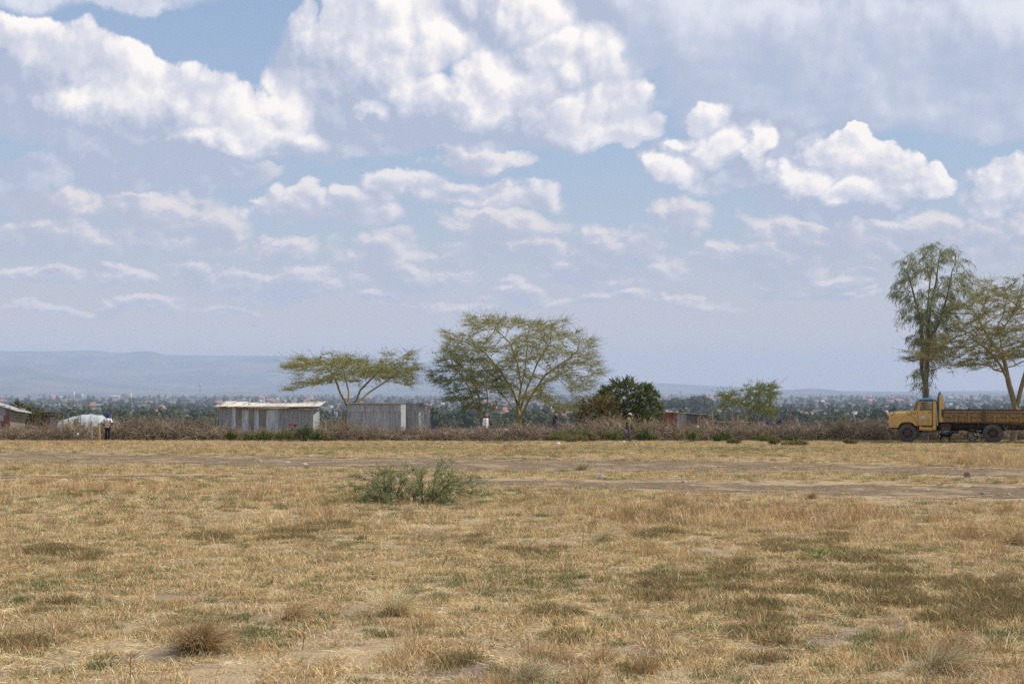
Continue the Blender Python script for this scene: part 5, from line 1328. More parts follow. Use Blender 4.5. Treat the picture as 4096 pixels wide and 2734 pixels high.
crumple('plastic_scrap', 'tiny white scrap at the feet of the walking man', 2496, 1770, 10, 5, 78, (.8, .8, .78), 2)
crumple('plastic_scrap', 'tiny white scrap in front of the truck front wheel', 3615, 1773, 7, 4, 75.2, (.8, .78, .74), 3)
crumple('plastic_sack', 'pale crumpled sack lying in the brush between two men', 2018, 1722, 32, 8, 81.4, (.24, .21, .18), 4)
crumple('plastic_sack', 'pale sack stuck in the brush left of the rail fence', 2790, 1710, 13, 9, 81.6, (.45, .40, .33), 5)
crumple('plastic_scrap', 'white scrap in the brush left of the gate posts', 311, 1737, 8, 7, 81.3, (.85, .85, .88), 6)
crumple('white_rock_heap', 'small pale heap at the foot of the tallest acacia', 2060, 1696, 26, 4, 88, (.20, .19, .17), 7)
lp = at(2812, 1702, 84); lq = at(2815, 1688, 84); lr = at(2828, 1690, 84); ls = at(2840, 1697, 84)
o = MB().tubes([(np.array([list(p - lp) for p in (lp, lq, lr, ls)]), (.02,) * 4)], 5, (.12, .22, .40)).build('metal_frame', MATS['tinted'], None, loc=lp); tag(o, 'bent light blue tube sticking out of the brush', 'tube')
# ------------------------------------------------------------------ people
def capsule_line(mb, pts, rad, colr, k=10):
    pts = [np.asarray(p, float) for p in pts]
    mb.tubes([(np.array([pts[0] - (pts[1] - pts[0]) * 0.02] + pts), np.array([rad[0] * .6] + list(rad)))], k, colr, cap=True)
def person(label, D, px, rz, H, pose, skin, shirt, pants, hat, extra=None, group=None):
    """pose: joints in a 1.70 m figure facing +X (y = its left side)"""
    c = at(px, 1740, D)
    root = empty('person', (c.x, D, hz(c.x, D)), label, 'person', group, rz)
    root.scale = (H / 1.70,) * 3
    J = {k: np.array(v, float) for k, v in pose.items()}
    body = MB()
    pel, che, nek, hd = J['pelvis'], J['chest'], J['neck'], J['head']
    up = (che - pel) / np.linalg.norm(che - pel)
    def tor(t): return pel + (che - pel) * t
    body.loft([ring(tor(-.28), .10, .135), ring(tor(-.1), .115, .165), ring(tor(.12), .11, .155), ring(tor(.45), .105, .145), ring(tor(.8), .12, .17), ring(tor(1.05), .115, .185), ring(tor(1.22), .09, .15), ring(nek - up * .02, .06, .07), ring(nek + (hd - nek) * .45, .055, .058)], skin)
    # head: skull, jaw, nose, ears
    f = np.array([math.cos(pose.get('yaw', 0)) if not isinstance(pose.get('yaw', 0), (list, tuple)) else 1, math.sin(pose.get('yaw', 0)), 0]); f[2] = -math.sin(pose.get('nod', 0)); f /= np.linalg.norm(f)
    lft = np.cross([0, 0, 1], f); lft /= np.linalg.norm(lft); hu = np.cross(f, lft)
    hr = []
    for zz, a, b, sh in ((-.125, .035, .03, .045), (-.11, .055, .05, .03), (-.07, .078, .062, .014), (-.02, .092, .072, .0), (.03, .098, .077, -.006), (.07, .092, .072, -.01), (.10, .068, .055, -.01), (.118, .03, .026, -.01)):
        hr.append(ring(hd + hu * zz + f * sh, a, b, f, lft, 14, 2.0))
    body.loft(hr, skin)
    body.box(hd + f * .10 + hu * -.02, (.03, .028, .045), np.stack([f, lft, hu], 1), skin, 0, .5)       # nose
    body.box(hd + f * .085 + hu * -.065, (.025, .05, .018), np.stack([f, lft, hu], 1), skin)              # mouth
    for s in (-1, 1): body.box(hd + lft * .078 * s + hu * -.01, (.04, .018, .06), np.stack([f, lft, hu], 1), skin)
    sl, pt = MB(), MB()
    for sd in ('l', 'r'):
        S, E, W = J['sh_' + sd], J['el_' + sd], J['wr_' + sd]
        capsule_line(body, [S, (S + E) / 2, E], (.058, .046, .040), skin)
        capsule_line(body, [E, E + (W - E) * .35, W], (.040, .042, .027), skin)
        d = (W - E) / np.linalg.norm(W - E); side = np.cross(d, [0, 1, 0.2]); side /= np.linalg.norm(side); nn = np.cross(d, side)
        palm = W + d * .045
        body.box(palm, (.085, .075, .028), np.stack([d, side, nn], 1), skin)
        for q, (o_, ln) in enumerate(((-.03, .075), (-.010, .085), (.011, .08), (.031, .062))):
            a = W + d * .08 + side * o_; b = a + d * ln * .55 + nn * .008; e = b + d * ln * .4 + nn * .028
            body.tubes([(np.array([a - d * .02, a, b, e]), (.0095, .0095, .0085, .007))], 6, skin, cap=True)
        a = W + d * .03 - side * .034; b = a + d * .035 - side * .022; e = b + d * .03 - side * .004
        body.tubes([(np.array([a, b, e]), (.012, .010, .008))], 6, skin, cap=True)
        H_, K, A = J['hip_' + sd], J['kn_' + sd], J['an_' + sd]
        capsule_line(body, [H_, (H_ + K) / 2, K, K + (A - K) * .3, A], (.085, .07, .052, .054, .034), skin)
        toe = A + np.array(J.get('toe_' + sd, np.array([.15, 0, -.05]))) if ('toe_' + sd) in J else A + np.array([.16, 0, -.055])
        capsule_line(body, [A + (A - toe) * .35 + [0, 0, -.03], (A + toe) / 2 + [0, 0, -.02], toe], (.036, .040, .028), skin)
        # clothes
        capsule_line(pt, [H_ + [0, 0, .06], (H_ + K) / 2, K, K + (A - K) * .45, A + (K - A) * .10], (.105, .090, .074, .068, .060), pants, 12)
        t_ = shirt.get('sleeve', .55)
        e_ = S + (E - S) * min(1, t_ * 2) if t_ <= .5 else E
        ln = [S + [0, 0, .015], (S + E) / 2 if t_ > .5 else (S + e_) / 2, e_]; rr = [.078, .068, .064]
        if t_ > .5: ln.append(E + (W - E) * (t_ - .5) * 2); rr.append(.045)
        capsule_line(sl, ln, rr, shirt['sleeve_col'] if 'sleeve_col' in shirt else shirt['cols'][0], 12)
    cols = shirt['cols']; ts = np.linspace(shirt.get('hem', -.15), 1.1, 3 * len(cols) + 1)
    rings = []
    for t in ts: rings.append(ring(tor(t), .133 + .012 * math.sin(t * 3), .178 + .022 * t, k=18))
    for i in range(len(ts) - 1): sl.loft([rings[i], rings[i + 1]], cols[min(i // 3, len(cols) - 1)], cap=False)
    sl.loft([rings[-1], ring(tor(1.26), .105, .155, k=18), ring(nek + [0, 0, .0], .066, .075, k=18)], shirt.get('yoke', cols[-1]), cap=False)
    if shirt.get('collar'): sl.loft([ring(nek, .072, .08), ring(nek + (hd - nek) * .28, .066, .072)], cols[-1], cap=False)
    pt.loft([ring(tor(-.45) + [0, 0, .02], .12, .165), ring(tor(-.1), .125, .172), ring(tor(.05), .122, .168)], pants)
    def vox(mb, name, m, size):
        o = mb.build('tmp', m, None); md_ = o.modifiers.new('r', 'REMESH'); md_.mode = 'VOXEL'; md_.voxel_size = size; md_.use_smooth_shade = True
        sm = o.modifiers.new('s', 'SMOOTH'); sm.iterations = 3; sm.factor = .5
        dg = bpy.context.evaluated_depsgraph_get(); me = bpy.data.meshes.new_from_object(o.evaluated_get(dg)); bpy.data.objects.remove(o)
        me.name = name; me.materials.clear(); me.materials.append(m)
        q = bpy.data.objects.new(name, me); col.objects.link(q); q.parent = root
        return q
    def flat_mat(nm, c_, r_=.85): return MATS.get(nm) or mat(nm, lambda nt: pbr(nt, c_, r_, 0, .2, nt.noise(obj_co(nt), 40, 2).outputs[0], .002))
    vox(body, 'body', flat_mat('skin_%02d' % int(skin[0] * 100), skin, .6), .010)
    vox(pt, 'trousers', flat_mat('cloth_%s' % label[:18], pants), .013)
    sh_o = sl.build('shirt', MATS['cloth'], root, smooth=True)
    hb_ = MB(); kind, hc = hat[:2]
    if kind == 'cap':
        hb_.loft([ring(hd + hu * z_ + f * -.008, a, b, f, lft, 16, 2.0) for z_, a, b in ((.018, .108, .088), (.06, .108, .087), (.10, .09, .072), (.128, .055, .045), (.138, .015, .012))], hc)
        hb_.loft([ring(hd + hu * .022 + f * x_, .006, w_, hu, lft, 10, 2.0) for x_, w_ in ((.08, .075), (.125, .07), (.165, .05), (.18, .02))], hat[2] if len(hat) > 2 else hc)
    elif kind == 'hat':
        hb_.loft([ring(hd + hu * z_ + f * -.005, a, b, f, lft, 18, 2.0) for z_, a, b in ((.02, .112, .092), (.07, .110, .090), (.11, .085, .068), (.13, .02, .02))], hc)
        hb_.loft([ring(hd + hu * .020, .112, .092, f, lft, 18, 2.0), ring(hd + hu * .004, .150, .128, f, lft, 18, 2.0), ring(hd + hu * .010, .112, .092, f, lft, 18, 2.0)], hat[2])
    else:   # knotted head wrap
        hb_.loft([ring(hd + hu * z_, a, b, f, lft, 18, 2.0) for z_, a, b in ((-.04, .100, .082), (.0, .118, .098), (.06, .122, .10), (.12, .10, .085), (.16, .06, .05), (.175, .01, .01))], hc)
        hb_.loft([ring(hd + lft * -.03 + hu * z_, a, a, f, lft, 10, 2.0) for z_, a in ((.12, .05), (.17, .06), (.20, .04), (.215, .01))], hc)
    hb_.build('head_wrap' if kind == 'wrap' else ('cap' if kind == 'cap' else 'hat'), MATS['cloth'], root, smooth=True)
    for sd in (-1, 1):
        MB().loft([ring(hd + f * .088 + lft * .03 * sd + hu * (.012 + z_), a, a, f, lft, 8, 2.0) for z_, a in ((-.01, .004), (0, .011), (.01, .004))], (.5, .48, .45)).build('eye', MATS['tinted'], root)
    return root
SK = (0.055, 0.032, 0.022)
stand = dict(pelvis=(0, 0, .93), chest=(0, 0, 1.30), neck=(.01, 0, 1.46), head=(.02, 0, 1.585), sh_l=(0, .175, 1.38), sh_r=(0, -.175, 1.38), el_l=(-.03, .23, 1.10), el_r=(-.03, -.23, 1.10), wr_l=(.04, .24, .86), wr_r=(.04, -.24, .86),
             hip_l=(0, .09, .90), hip_r=(0, -.09, .90), kn_l=(.02, .10, .49), kn_r=(.02, -.10, .49), an_l=(-.01, .10, .085), an_r=(-.01, -.10, .085))
akimbo = dict(stand); akimbo.update(el_l=(-.10, .40, 1.14), wr_l=(.02, .20, .99), el_r=(-.10, -.36, 1.12), wr_r=(.02, -.19, .97), head=(.02, -.02, 1.585))
W_, O_, K_ = (.74, .70, .70), (.66, .22, .13), (.05, .05, .07)
person('person seen from behind in a blue head wrap and striped shirt, hands on hips', 80.9, 430, R(88), 1.50, akimbo, SK, dict(cols=[O_, W_, O_, W_, K_, W_, W_, K_, W_, O_, W_, O_, W_], sleeve=.40, sleeve_col=W_, hem=-.22), (.018, .02, .03), ('wrap', (.03, .035, .42)), group=None)
lookdown = dict(stand); lookdown.update(nod=.35, head=(.05, 0, 1.57), yaw=-0.3)
person('person in a loose white shirt and red cap behind the brush fence', 84.6, 1943, R(-35), 1.52, lookdown, SK, dict(cols=[(.72, .68, .70)], sleeve=.85, hem=-.42), (.20, .07, .09), ('cap', (.55, .16, .20), (.5, .10, .14)))
ld2 = dict(stand); ld2.update(nod=.6, head=(.06, 0, 1.56), yaw=0.0)
person('person in a dark patterned jumper and orange hat looking down behind the fence', 84.6, 2220, R(-20), 1.54, ld2, SK, dict(cols=[(.035, .035, .06), (.035, .03, .05), (.13, .06, .08), (.16, .07, .09), (.035, .03, .05), (.14, .07, .09), (.03, .03, .05)], sleeve=.95, sleeve_col=(.035, .03, .055), hem=-.15), (.03, .03, .045), ('hat', (.55, .25, .05), (.25, .10, .04)))
walk = dict(pelvis=(-.02, 0, .93), chest=(.02, 0, 1.30), neck=(.05, 0, 1.45), head=(.10, 0, 1.57), sh_l=(.02, .17, 1.38), sh_r=(.02, -.17, 1.38), el_l=(.10, .20, 1.10), wr_l=(.17, .20, .87), el_r=(-.10, -.21, 1.12), wr_r=(-.12, -.23, .88),
            hip_l=(-.02, .09, .90), hip_r=(-.02, -.09, .90), kn_l=(.10, .09, .50), an_l=(.06, .09, .09), kn_r=(.06, -.09, .50), an_r=(-.30, -.09, .25), toe_r=(.08, 0, -.14), toe_l=(.16, 0, -.055), nod=.2)
person('man walking to the right in an olive shirt, grey trousers and pale pink cap', 79.0, 2513, R(-6), 1.60, walk, SK, dict(cols=[(.24, .235, .085)], sleeve=.42, hem=-.08, collar=1), (.085, .10, .115), ('cap', (.62, .42, .42)))

# ------------------------------------------------------------------ truck
def _paint(nt):
    p = obj_co(nt); n = nt.noise(p, 3.0, 6, 0.65); f = nt.noise(p, 28, 4, 0.7); s = nt.noise(nt.vmath('MULTIPLY', p, (5, 5, 0.8)), 2.0, 5, .65)
    c = nt.mix(nt.math('MULTIPLY', nt.ramp(n.outputs[0], .48, .70), .45), tint(nt), (0.25, 0.17, 0.085))
    c = nt.mix(nt.math('MULTIPLY', nt.ramp(s.outputs[0], .56, .68), .5), c, (0.16, 0.10, 0.05))
    c = nt.mix(nt.ramp(f.outputs[0], .66, .74), c, (0.10, 0.05, 0.03))
    return pbr(nt, c, nt.ramp(n.outputs[0], .3, .7, .35, .6), 0, 0.45, f.outputs[0], .003)
mat('truck_paint', _paint)
def _boards(nt):
    p = obj_co(nt); n = nt.noise(nt.vmath('MULTIPLY', p, (2.0, 2, 9)), 2.2, 6, .7); f = nt.noise(p, 16, 5, .7)
    c = nt.mix(nt.ramp(n.outputs[0], .42, .64), tint(nt), (0.17, 0.095, 0.05))
    c = nt.mix(nt.math('MULTIPLY', nt.ramp(f.outputs[0], .52, .62), .7), c, (0.10, 0.055, 0.035))
    return pbr(nt, c, .75, 0, .25, f.outputs[0], .006)
mat('truck_boards', _boards)
def _grime(nt):
    n = nt.noise(obj_co(nt), 8, 5, .65)
    return pbr(nt, nt.mix(nt.ramp(n.outputs[0], .4, .65), tint(nt), (0.09, 0.065, 0.045)), .85, 0, .3, n.outputs[0], .01)
mat('grime', _grime)
def _glass(nt):
    t = nt.new('ShaderNodeBsdfTransparent'); t.inputs[0].default_value = (.86, .89, .90, 1); g_ = nt.new('ShaderNodeBsdfGlossy'); g_.inputs['Roughness'].default_value = .05
    m_ = nt.new('ShaderNodeMixShader'); m_.inputs[0].default_value = .10; nt.link(t.outputs[0], m_.inputs[1]); nt.link(g_.outputs[0], m_.inputs[2]); return m_.outputs[0]
mat('glass', _glass)
mat('chrome', lambda nt: pbr(nt, (.55, .55, .56), .3, .9, .5))
TD = 76.4
_o = at(3543, 1700, TD); TG = hz(_o.x + 3, TD - 1)
HS = 78.4 / 75.0
truck = empty('flatbed_truck', (_o.x, TD, TG), 'old yellow bonneted truck with a blue cab roof and a wooden drop side bed', 'truck')
TX = lambda px: (px - 3543) / 78.4
TZ = lambda py: (1770.3 - py) / 75.0
YW = 2.25
YEL, YED = (.66, .40, .115), (.52, .32, .10)
def tp(pts): return [(TX(x), TZ(y)) for x, y in pts]
truck.rotation_euler[2] = R(-18.0)
# fenders
fen = [(3555,1668),(3562,1665),(3600,1664),(3646,1664.5),(3655,1669),(3662,1680),(3668,1695),(3669.5,1704),(3663,1703),(3657,1697),(3650,1691),(3641,1688),(3629,1687.5),(3617,1688.5),(3607,1692),(3600,1699),(3594,1708),(3590,1711),(3575,1711.5),(3557,1711),(3555,1700)]
for y0, y1 in ((0.02, 0.62), (YW - .62, YW - .02)):
    bevel(MB().prism(tp(fen), y0, y1, YEL).build('fender', MATS['truck_paint'], truck), .06, 4)
# bonnet
hd_ = MB(); rgs = []
for px, top, bot, hw in ((3549, 1668, 1690, .40), (3551, 1657, 1695, .50), (3556, 1651, 1700, .56), (3566, 1648, 1702, .60), (3590, 1645.5, 1702, .66), (3620, 1644.5, 1702, .72), (3648, 1643.5, 1702, .80)):
    zc, rz_ = (TZ(top) + TZ(bot)) / 2, (TZ(top) - TZ(bot)) / 2
    rgs.append(ring((TX(px), YW / 2, zc), hw, rz_, (0, 1, 0), (0, 0, 1), 28, 3.6))
hd_.loft(rgs, YEL); hd_.build('bonnet', MATS['truck_paint'], truck, smooth=True)
g_ = MB().bb(TX(3549.5), TX(3552), .55, YW - .55, TZ(1700), TZ(1668), (.06, .05, .04))
for i in range(6): g_.bb(TX(3547.6), TX(3550), .5, YW - .5, TZ(1697 - 5 * i), TZ(1695.4 - 5 * i), YED)
g_.build('grille', MATS['grime'], truck)
for y in (.28, YW - .28):
    MB().loft([ring((TX(x), y, TZ(1690)), r, r, (0, 1, 0), (0, 0, 1), 16, 2) for x, r in ((3554.5, .11), (3552.5, .12), (3551, .10), (3550.3, .05))], (.6, .6, .58)).build('headlight', MATS['chrome'], truck, smooth=True)
# cowl and cab
for y0, y1 in ((.10, .17), (YW - .17, YW - .10)):
    MB().prism(tp([(3648.3,1644),(3668,1643),(3671.5,1641),(3672.5,1706),(3669,1706),(3669.5,1700),(3665,1684),(3657,1670),(3648.3,1664)]), y0, y1, YEL).build('cowl_side', MATS['truck_paint'], truck)
    MB().prism(tp([(3668.5,1643.5),(3678,1604.5),(3683.5,1604.5),(3682,1608),(3673.5,1641),(3671.5,1645)]), y0, y1, YEL).build('windscreen_pillar', MATS['truck_paint'], truck)
    MB().prism(tp([(3656.5,1640.5),(3674,1606),(3677.6,1606),(3669.3,1640.5)]), (y0 + y1) / 2 - .004, (y0 + y1) / 2 + .004, (.8, .8, .8)).build('wrap_around_glass', MATS['glass'], truck)
    MB().tubes([(np.array([[TX(a), (y0 + y1) / 2, TZ(b)] for a, b in ((3669.5,1641),(3656,1641),(3673.5,1605.5))]), (.016,) * 3)], 5, YED).build('windscreen_frame', MATS['truck_paint'], truck)
    bevel(MB().bb(TX(3733.5), TX(3746.5), y0 - (.05 if y0 < 1 else 0), y1 + (.05 if y0 > 1 else 0), TZ(1702), TZ(1604.5), YEL).build('rear_pillar', MATS['truck_paint'], truck), .03, 3)
bevel(MB().prism(tp([(3645,1646),(3650,1643),(3668,1642),(3668,1655),(3645,1655)]), .18, YW - .18, YEL).build('cowl', MATS['truck_paint'], truck), .02)
def door(y0, y1, nm='door'):
    d = MB().bb(TX(3673.3), TX(3730.3), y0, y1, TZ(1702), TZ(1640.6), YEL)
    d.bb(TX(3726.3), TX(3730.3), y0, y1, TZ(1640.6), TZ(1605.5), YEL)
    d.prism(tp([(3673.3,1640.6),(3673.8,1636),(3686,1605.5),(3690.5,1608.5),(3680.2,1640.6)]), y0, y1, YEL)
    d.prism(tp([(3686,1605.5),(3726.3,1605.5),(3726.3,1608.4),(3690.5,1608.4)]), y0, y1, YEL)
    o = bevel(d.build('door', MATS['truck_paint'], truck), .008, 2)
    ym = (y0 + y1) / 2; yo = y0 - .006 if y0 < 1 else y1 + .006
    gl = MB().prism(tp([(3681,1640),(3691,1609),(3726,1609),(3726,1640)]), ym - .004, ym + .004, (.8, .8, .8)).build('window', MATS['glass'], o)
    MB().tubes([(np.array([[TX(3697), ym, TZ(1640)], [TX(3695.5), ym, TZ(1609)]]), (.012, .012))], 5, (.12, .10, .07)).build('window_bar', MATS['grime'], o)
    MB().tubes([(np.array([[TX(a), yo, TZ(b)] for a, b in ((3680.5,1640.3),(3690.7,1608.6),(3726.2,1608.6),(3726.2,1640.3),(3680.5,1640.3))]), (.009,) * 5)], 5, (.05, .045, .04)).build('window_seal', MATS['grime'], o)
    s_ = -1 if y0 < 1 else 1
    MB().bb(TX(3714), TX(3723), yo + s_ * .03 - .012, yo + s_ * .03 + .012, TZ(1651.4), TZ(1649), (.3, .22, .1)).build('handle', MATS['grime'], o)
    return o
dn = door(.085, .145); door(YW - .145, YW - .085)
MB().bb(TX(3684), TX(3700.5), .078, .084, TZ(1677.3), TZ(1665), (.62, .60, .60)).build('paper_notice', MATS['tinted'], dn)
sm_ = MB(); 
for a, b, c, d in ((3672.4, 3673.3, 1703, 1641), (3730.3, 3733.5, 1700, 1606)): sm_.bb(TX(a), TX(b), .12, .16, TZ(c), TZ(d), (.03, .025, .02))
sm_.build('door_gap', MATS['grime'], truck)
MB().bb(TX(3747), TX(3749.5), .10, YW - .1, TZ(1702), TZ(1606), YED).build('cab_back', MATS['truck_paint'], truck)
MB().prism(tp([(3745.5,1616),(3748,1616),(3753.5,1702),(3750,1702)]), .06, .10, (.40, .48, .56)).build('blue_trim_strip', MATS['truck_paint'], truck)
MB().bb(TX(3673), TX(3746), .15, YW - .15, TZ(1704.5), TZ(1702.2), (.06, .05, .04)).build('cab_floor', MATS['grime'], truck)
sx_ = MB().bb(TX(3722), TX(3738), .3, YW - .3, TZ(1685), TZ(1647), (.06, .055, .05)).bb(TX(3700), TX(3724), .3, YW - .3, TZ(1690), TZ(1676), (.06, .055, .05))
bevel(sx_.build('seat', MATS['grime'], truck), .05, 3)
t_ = np.linspace(0, 2 * np.pi, 25); cx_, cz_ = TX(3690), TZ(1643)
ax_ = np.array([.45, 0, .89])
MB().tubes([(np.stack([cx_ + .22 * np.sin(t_) * .5, YW - .65 + .22 * np.cos(t_), cz_ + .22 * np.sin(t_) * .85], 1), np.full(25, .014))], 6, (.03, .03, .03)).tubes([(np.array([[cx_, YW - .65, cz_], [cx_ - .3, YW - .65, cz_ - .3]]), (.02, .02))], 6, (.03, .03, .03)).build('steering_wheel', MATS['grime'], truck, smooth=True)
wp_ = [(TX(3657), TZ(1641)), (TX(3676), TZ(1606))]
MB().add([[wp_[0][0], .2, wp_[0][1]], [wp_[0][0], YW - .2, wp_[0][1]], [wp_[1][0], YW - .2, wp_[1][1]], [wp_[1][0], .2, wp_[1][1]], [wp_[0][0] + .01, .2, wp_[0][1]], [wp_[0][0] + .01, YW - .2, wp_[0][1]], [wp_[1][0] + .01, YW - .2, wp_[1][1]], [wp_[1][0] + .01, .2, wp_[1][1]]], [[0, 1, 2, 3], [4, 7, 6, 5], [0, 4, 5, 1], [2, 6, 7, 3]], (.8, .8, .8)).build('windscreen', MATS['glass'], truck)
for y in (.18, YW / 2, YW - .18): MB().tubes([(np.array([[wp_[0][0], y, wp_[0][1]], [wp_[1][0], y, wp_[1][1]]]), (.02, .02))], 5, YED).build('windscreen_frame', MATS['truck_paint'], truck)
rr_ = []
for px, top, hw in ((3671, 1603, .72), (3672.5, 1598.5, .90), (3680, 1595, 1.0), (3700, 1592.6, 1.06), (3722, 1592.3, 1.07), (3736, 1593.8, 1.04), (3742, 1598, .98), (3743.5, 1603, .9)):
    zb = TZ(1604.8); zt_ = TZ(top); rr_.append(ring((TX(px), YW / 2, (zb + zt_) / 2), hw, max(.012, (zt_ - zb) / 2), (0, 1, 0), (0, 0, 1), 24, 3.0))
MB().loft(rr_, (.07, .24, .50)).build('cab_roof', mat('blue_paint', lambda nt: pbr(nt, nt.mix(nt.ramp(nt.noise(obj_co(nt), 4, 5, .65).outputs[0], .5, .7), tint(nt), (.22, .42, .62)), .4, 0, .5)), truck, smooth=True)
# step, sills
bevel(MB().bb(TX(3678), TX(3742), .10, .40, TZ(1720.5), TZ(1705), YEL).bb(TX(3733), TX(3746), .06, .40, TZ(1718), TZ(1701), YEL).build('step', MATS['truck_paint'], truck), .01)
MB().bb(TX(3692), TX(3731), .094, .104, TZ(1708), TZ(1703.2), (.03, .025, .02)).build('step_recess_shade', MATS['grime'], truck)  # no hollow here, the recess shade is a near-black plate
MB().bb(TX(3543), TX(3555), .05, YW - .05, TZ(1717), TZ(1712), (.42, .40, .36)).build('bumper', MATS['grime'], truck)
MB().tubes([(np.array([[TX(3544), .1, TZ(1712)], [TX(3545), .1, TZ(1707)], [TX(3553), .1, TZ(1706)]]), (.02,) * 3)], 5, (.4, .38, .35)).build('bumper_hoop', MATS['grime'], truck)
MB().prism(tp([(3667,1700),(3671,1702),(3676,1722),(3677.5,1741),(3671,1742),(3670,1722)]), .08, .55, (.06, .05, .045)).build('mudflap', MATS['grime'], truck)
MB().loft([ring((TX(3567.5), y, TZ(1661)), .052, .042, (1, 0, 0), (0, 0, 1), 12, 2.6) for y in (.18, .22, .34, .38)], (.62, .22, .03)).build('indicator', MATS['tinted'], truck, smooth=True)
MB().tubes([(np.array([[TX(3575.5), .2, TZ(1663)], [TX(3574), .1, TZ(1650)], [TX(3575), .06, TZ(1636)]]), (.014, .012, .01))], 6, (.08, .16, .38)).build('mirror_arm', MATS['grime'], truck)
bevel(MB().box((TX(3578), .04, TZ(1635.5)), (.045, .16, .24), Matrix.Rotation(.15, 3, 'Y'), (.03, .03, .035)).build('mirror', MATS['grime'], truck), .015)
bevel(MB().box((TX(3666.8), .03, TZ(1612)), (.05, .14, .2), None, (.30, .20, .08)).build('mirror', MATS['grime'], truck), .015)
fc = bpy.data.curves.new('badge', 'FONT'); fc.body = 'TX'; fc.size = .11; fc.extrude = .004; fc.space_character = 1.25
fo = bpy.data.objects.new('badge', fc); col.objects.link(fo); fo.parent = truck; fo.location = (TX(3653), .093, TZ(1657.5)); fo.rotation_euler = (R(90), 0, 0); fc.materials.append(mat('badge_metal', lambda nt: pbr(nt, (.10, .08, .05), .5)))
_me = bpy.data.meshes.new_from_object(fo.evaluated_get(bpy.context.evaluated_depsgraph_get())); _me.name = 'badge'
_fb = bpy.data.objects.new('badge', _me); col.objects.link(_fb); _fb.parent = truck; _fb.location = fo.location; _fb.rotation_euler = fo.rotation_euler; bpy.data.objects.remove(fo)
# headboard behind the cab
hb2 = MB().bb(TX(3758.7), TX(3774.7), .02, YW - .02, TZ(1688.5), TZ(1583), YEL)
bevel(hb2.build('headboard', MATS['truck_paint'], truck), .015)
MB().prism(tp([(3751.5,1594),(3753.5,1586),(3758.6,1583.5),(3758.6,1690),(3752,1690)]), .06, YW - .06, (.14, .09, .05)).build('headboard_bracing', MATS['grime'], truck)  # dark side of the headboard box, set in a darker colour
MB().tubes([(np.array([[TX(3763), .35, TZ(1584)], [TX(3763), .35, TZ(1566.5)]]), (.038, .038))], 10, (.06, .20, .50), cap=True).tubes([(np.array([[TX(3757), .42, TZ(1586)], [TX(3757), .42, TZ(1572)]]), (.032, .032))], 8, (.05, .10, .30), cap=True).build('exhaust_pipe', MATS['truck_paint'], truck, smooth=True)
# bed
BX0, BX1 = 3775.0, 4262.0
slp = lambda px: 0.0 * px                   # bed rises slightly to the rear
bed = MB()
def slab(mb, xa, xb, ta, tb, y0, y1, colr):
    mb.prism([(TX(xa), TZ(ta + slp(xa))), (TX(xb), TZ(ta + slp(xb))), (TX(xb), TZ(tb + slp(xb))), (TX(xa), TZ(tb + slp(xa)))], y0, y1, colr)
slab(bed, BX0, BX1, 1687, 1690.5, .04, YW - .04, (.12, .08, .05)); bed.build('bed_floor', MATS['truck_boards'], truck)
for sd, (ya, yb, yf) in (('near', (.03, .06, 0.0)), ('far', (YW - .06, YW - .03, YW - .03))):
    s = MB(); slab(s, BX0, BX1, 1652.2, 1687, ya, yb, (.36, .225, .075)); side = s.build('side_board', MATS['truck_boards'], truck)
    r_ = MB()
    slab(r_, BX0, BX1, 1638.2, 1640.0, yf, yf + .05 if sd == 'near' else yf + .03, (.13, .07, .045)); slab(r_, BX0, BX1, 1650.4, 1652.2, yf, yf + .05, (.22, .13, .07)); slab(r_, BX0, BX1, 1667.8, 1669.4, yf + .008, yf + .05, (.15, .09, .05)); slab(r_, BX0, BX1, 1685.6, 1687.4, yf + .008, yf + .05, (.16, .10, .05))
    r_.build('rail', MATS['truck_boards'], side)
    xs = np.arange(BX0 + .0, BX1, 24.6)
    for i, x_ in enumerate(xs):
        x0_, x1_ = x_ + 1.4, min(x_ + 24.6 - 1.4, BX1)
        if abs((x0_ + x1_) / 2 - 3933) < 12: x1_ = min(x1_, 3925)
        fl = MB()
        for a_, b_, cc in ((1640.0, 1643.0, (.035, .03, .03)), (1643.0, 1643.8, (.42, .38, .33)), (1643.8, 1646.6, (.36, .07, .045)), (1646.6, 1647.4, (.42, .38, .33)), (1647.4, 1650.4, (.05, .15, .06))):
            slab(fl, x0_, x1_, a_, b_, ya + .004, yb - .004, cc)
        if x1_ > x0_ + 3: fl.build('striped_panel', MATS['truck_paint'], side)
        pz = MB(); slab(pz, x_ - 1.4, x_ + 1.4, 1640, 1650.4, yf + .006, yb, (.34, .21, .09)); pz.build('upright', MATS['truck_boards'], side)
    for i, x_ in enumerate(np.arange(3777, BX1, 50.2)):
        pz = MB(); slab(pz, x_ - 3.2, x_ + 3.2, 1652.2, 1688, yf - .012 if sd == 'near' else yf, yb - .004, (.44, .29, .10)); slab(pz, x_ - 3.8, x_ - 3.2, 1652.2, 1688, yf - .006, yb - .004, (.1, .06, .04)); pz.build('stake', MATS['truck_boards'], side)
    pz = MB(); slab(pz, 3925.5, 3941, 1637, 1686, yf - .03 if sd == 'near' else yf, yb, (.13, .075, .05)); pz.build('centre_stake', MATS['grime'], side)
MB().prism([(TX(BX1), TZ(1628)), (TX(BX1 + 4), TZ(1628)), (TX(BX1 + 4), TZ(1680)), (TX(BX1), TZ(1680))], .05, YW - .05, (.4, .26, .09)).build('tailboard', MATS['truck_boards'], truck)
# hinge straps and latch at the front corner of the near side
MB().bb(TX(3768), TX(3777), -.015, .012, TZ(1662), TZ(1637), (.09, .055, .04)).bb(TX(3771), TX(3776), -.02, .012, TZ(1668), TZ(1655), (.07, .04, .03)).build('corner_latch', MATS['grime'], truck)
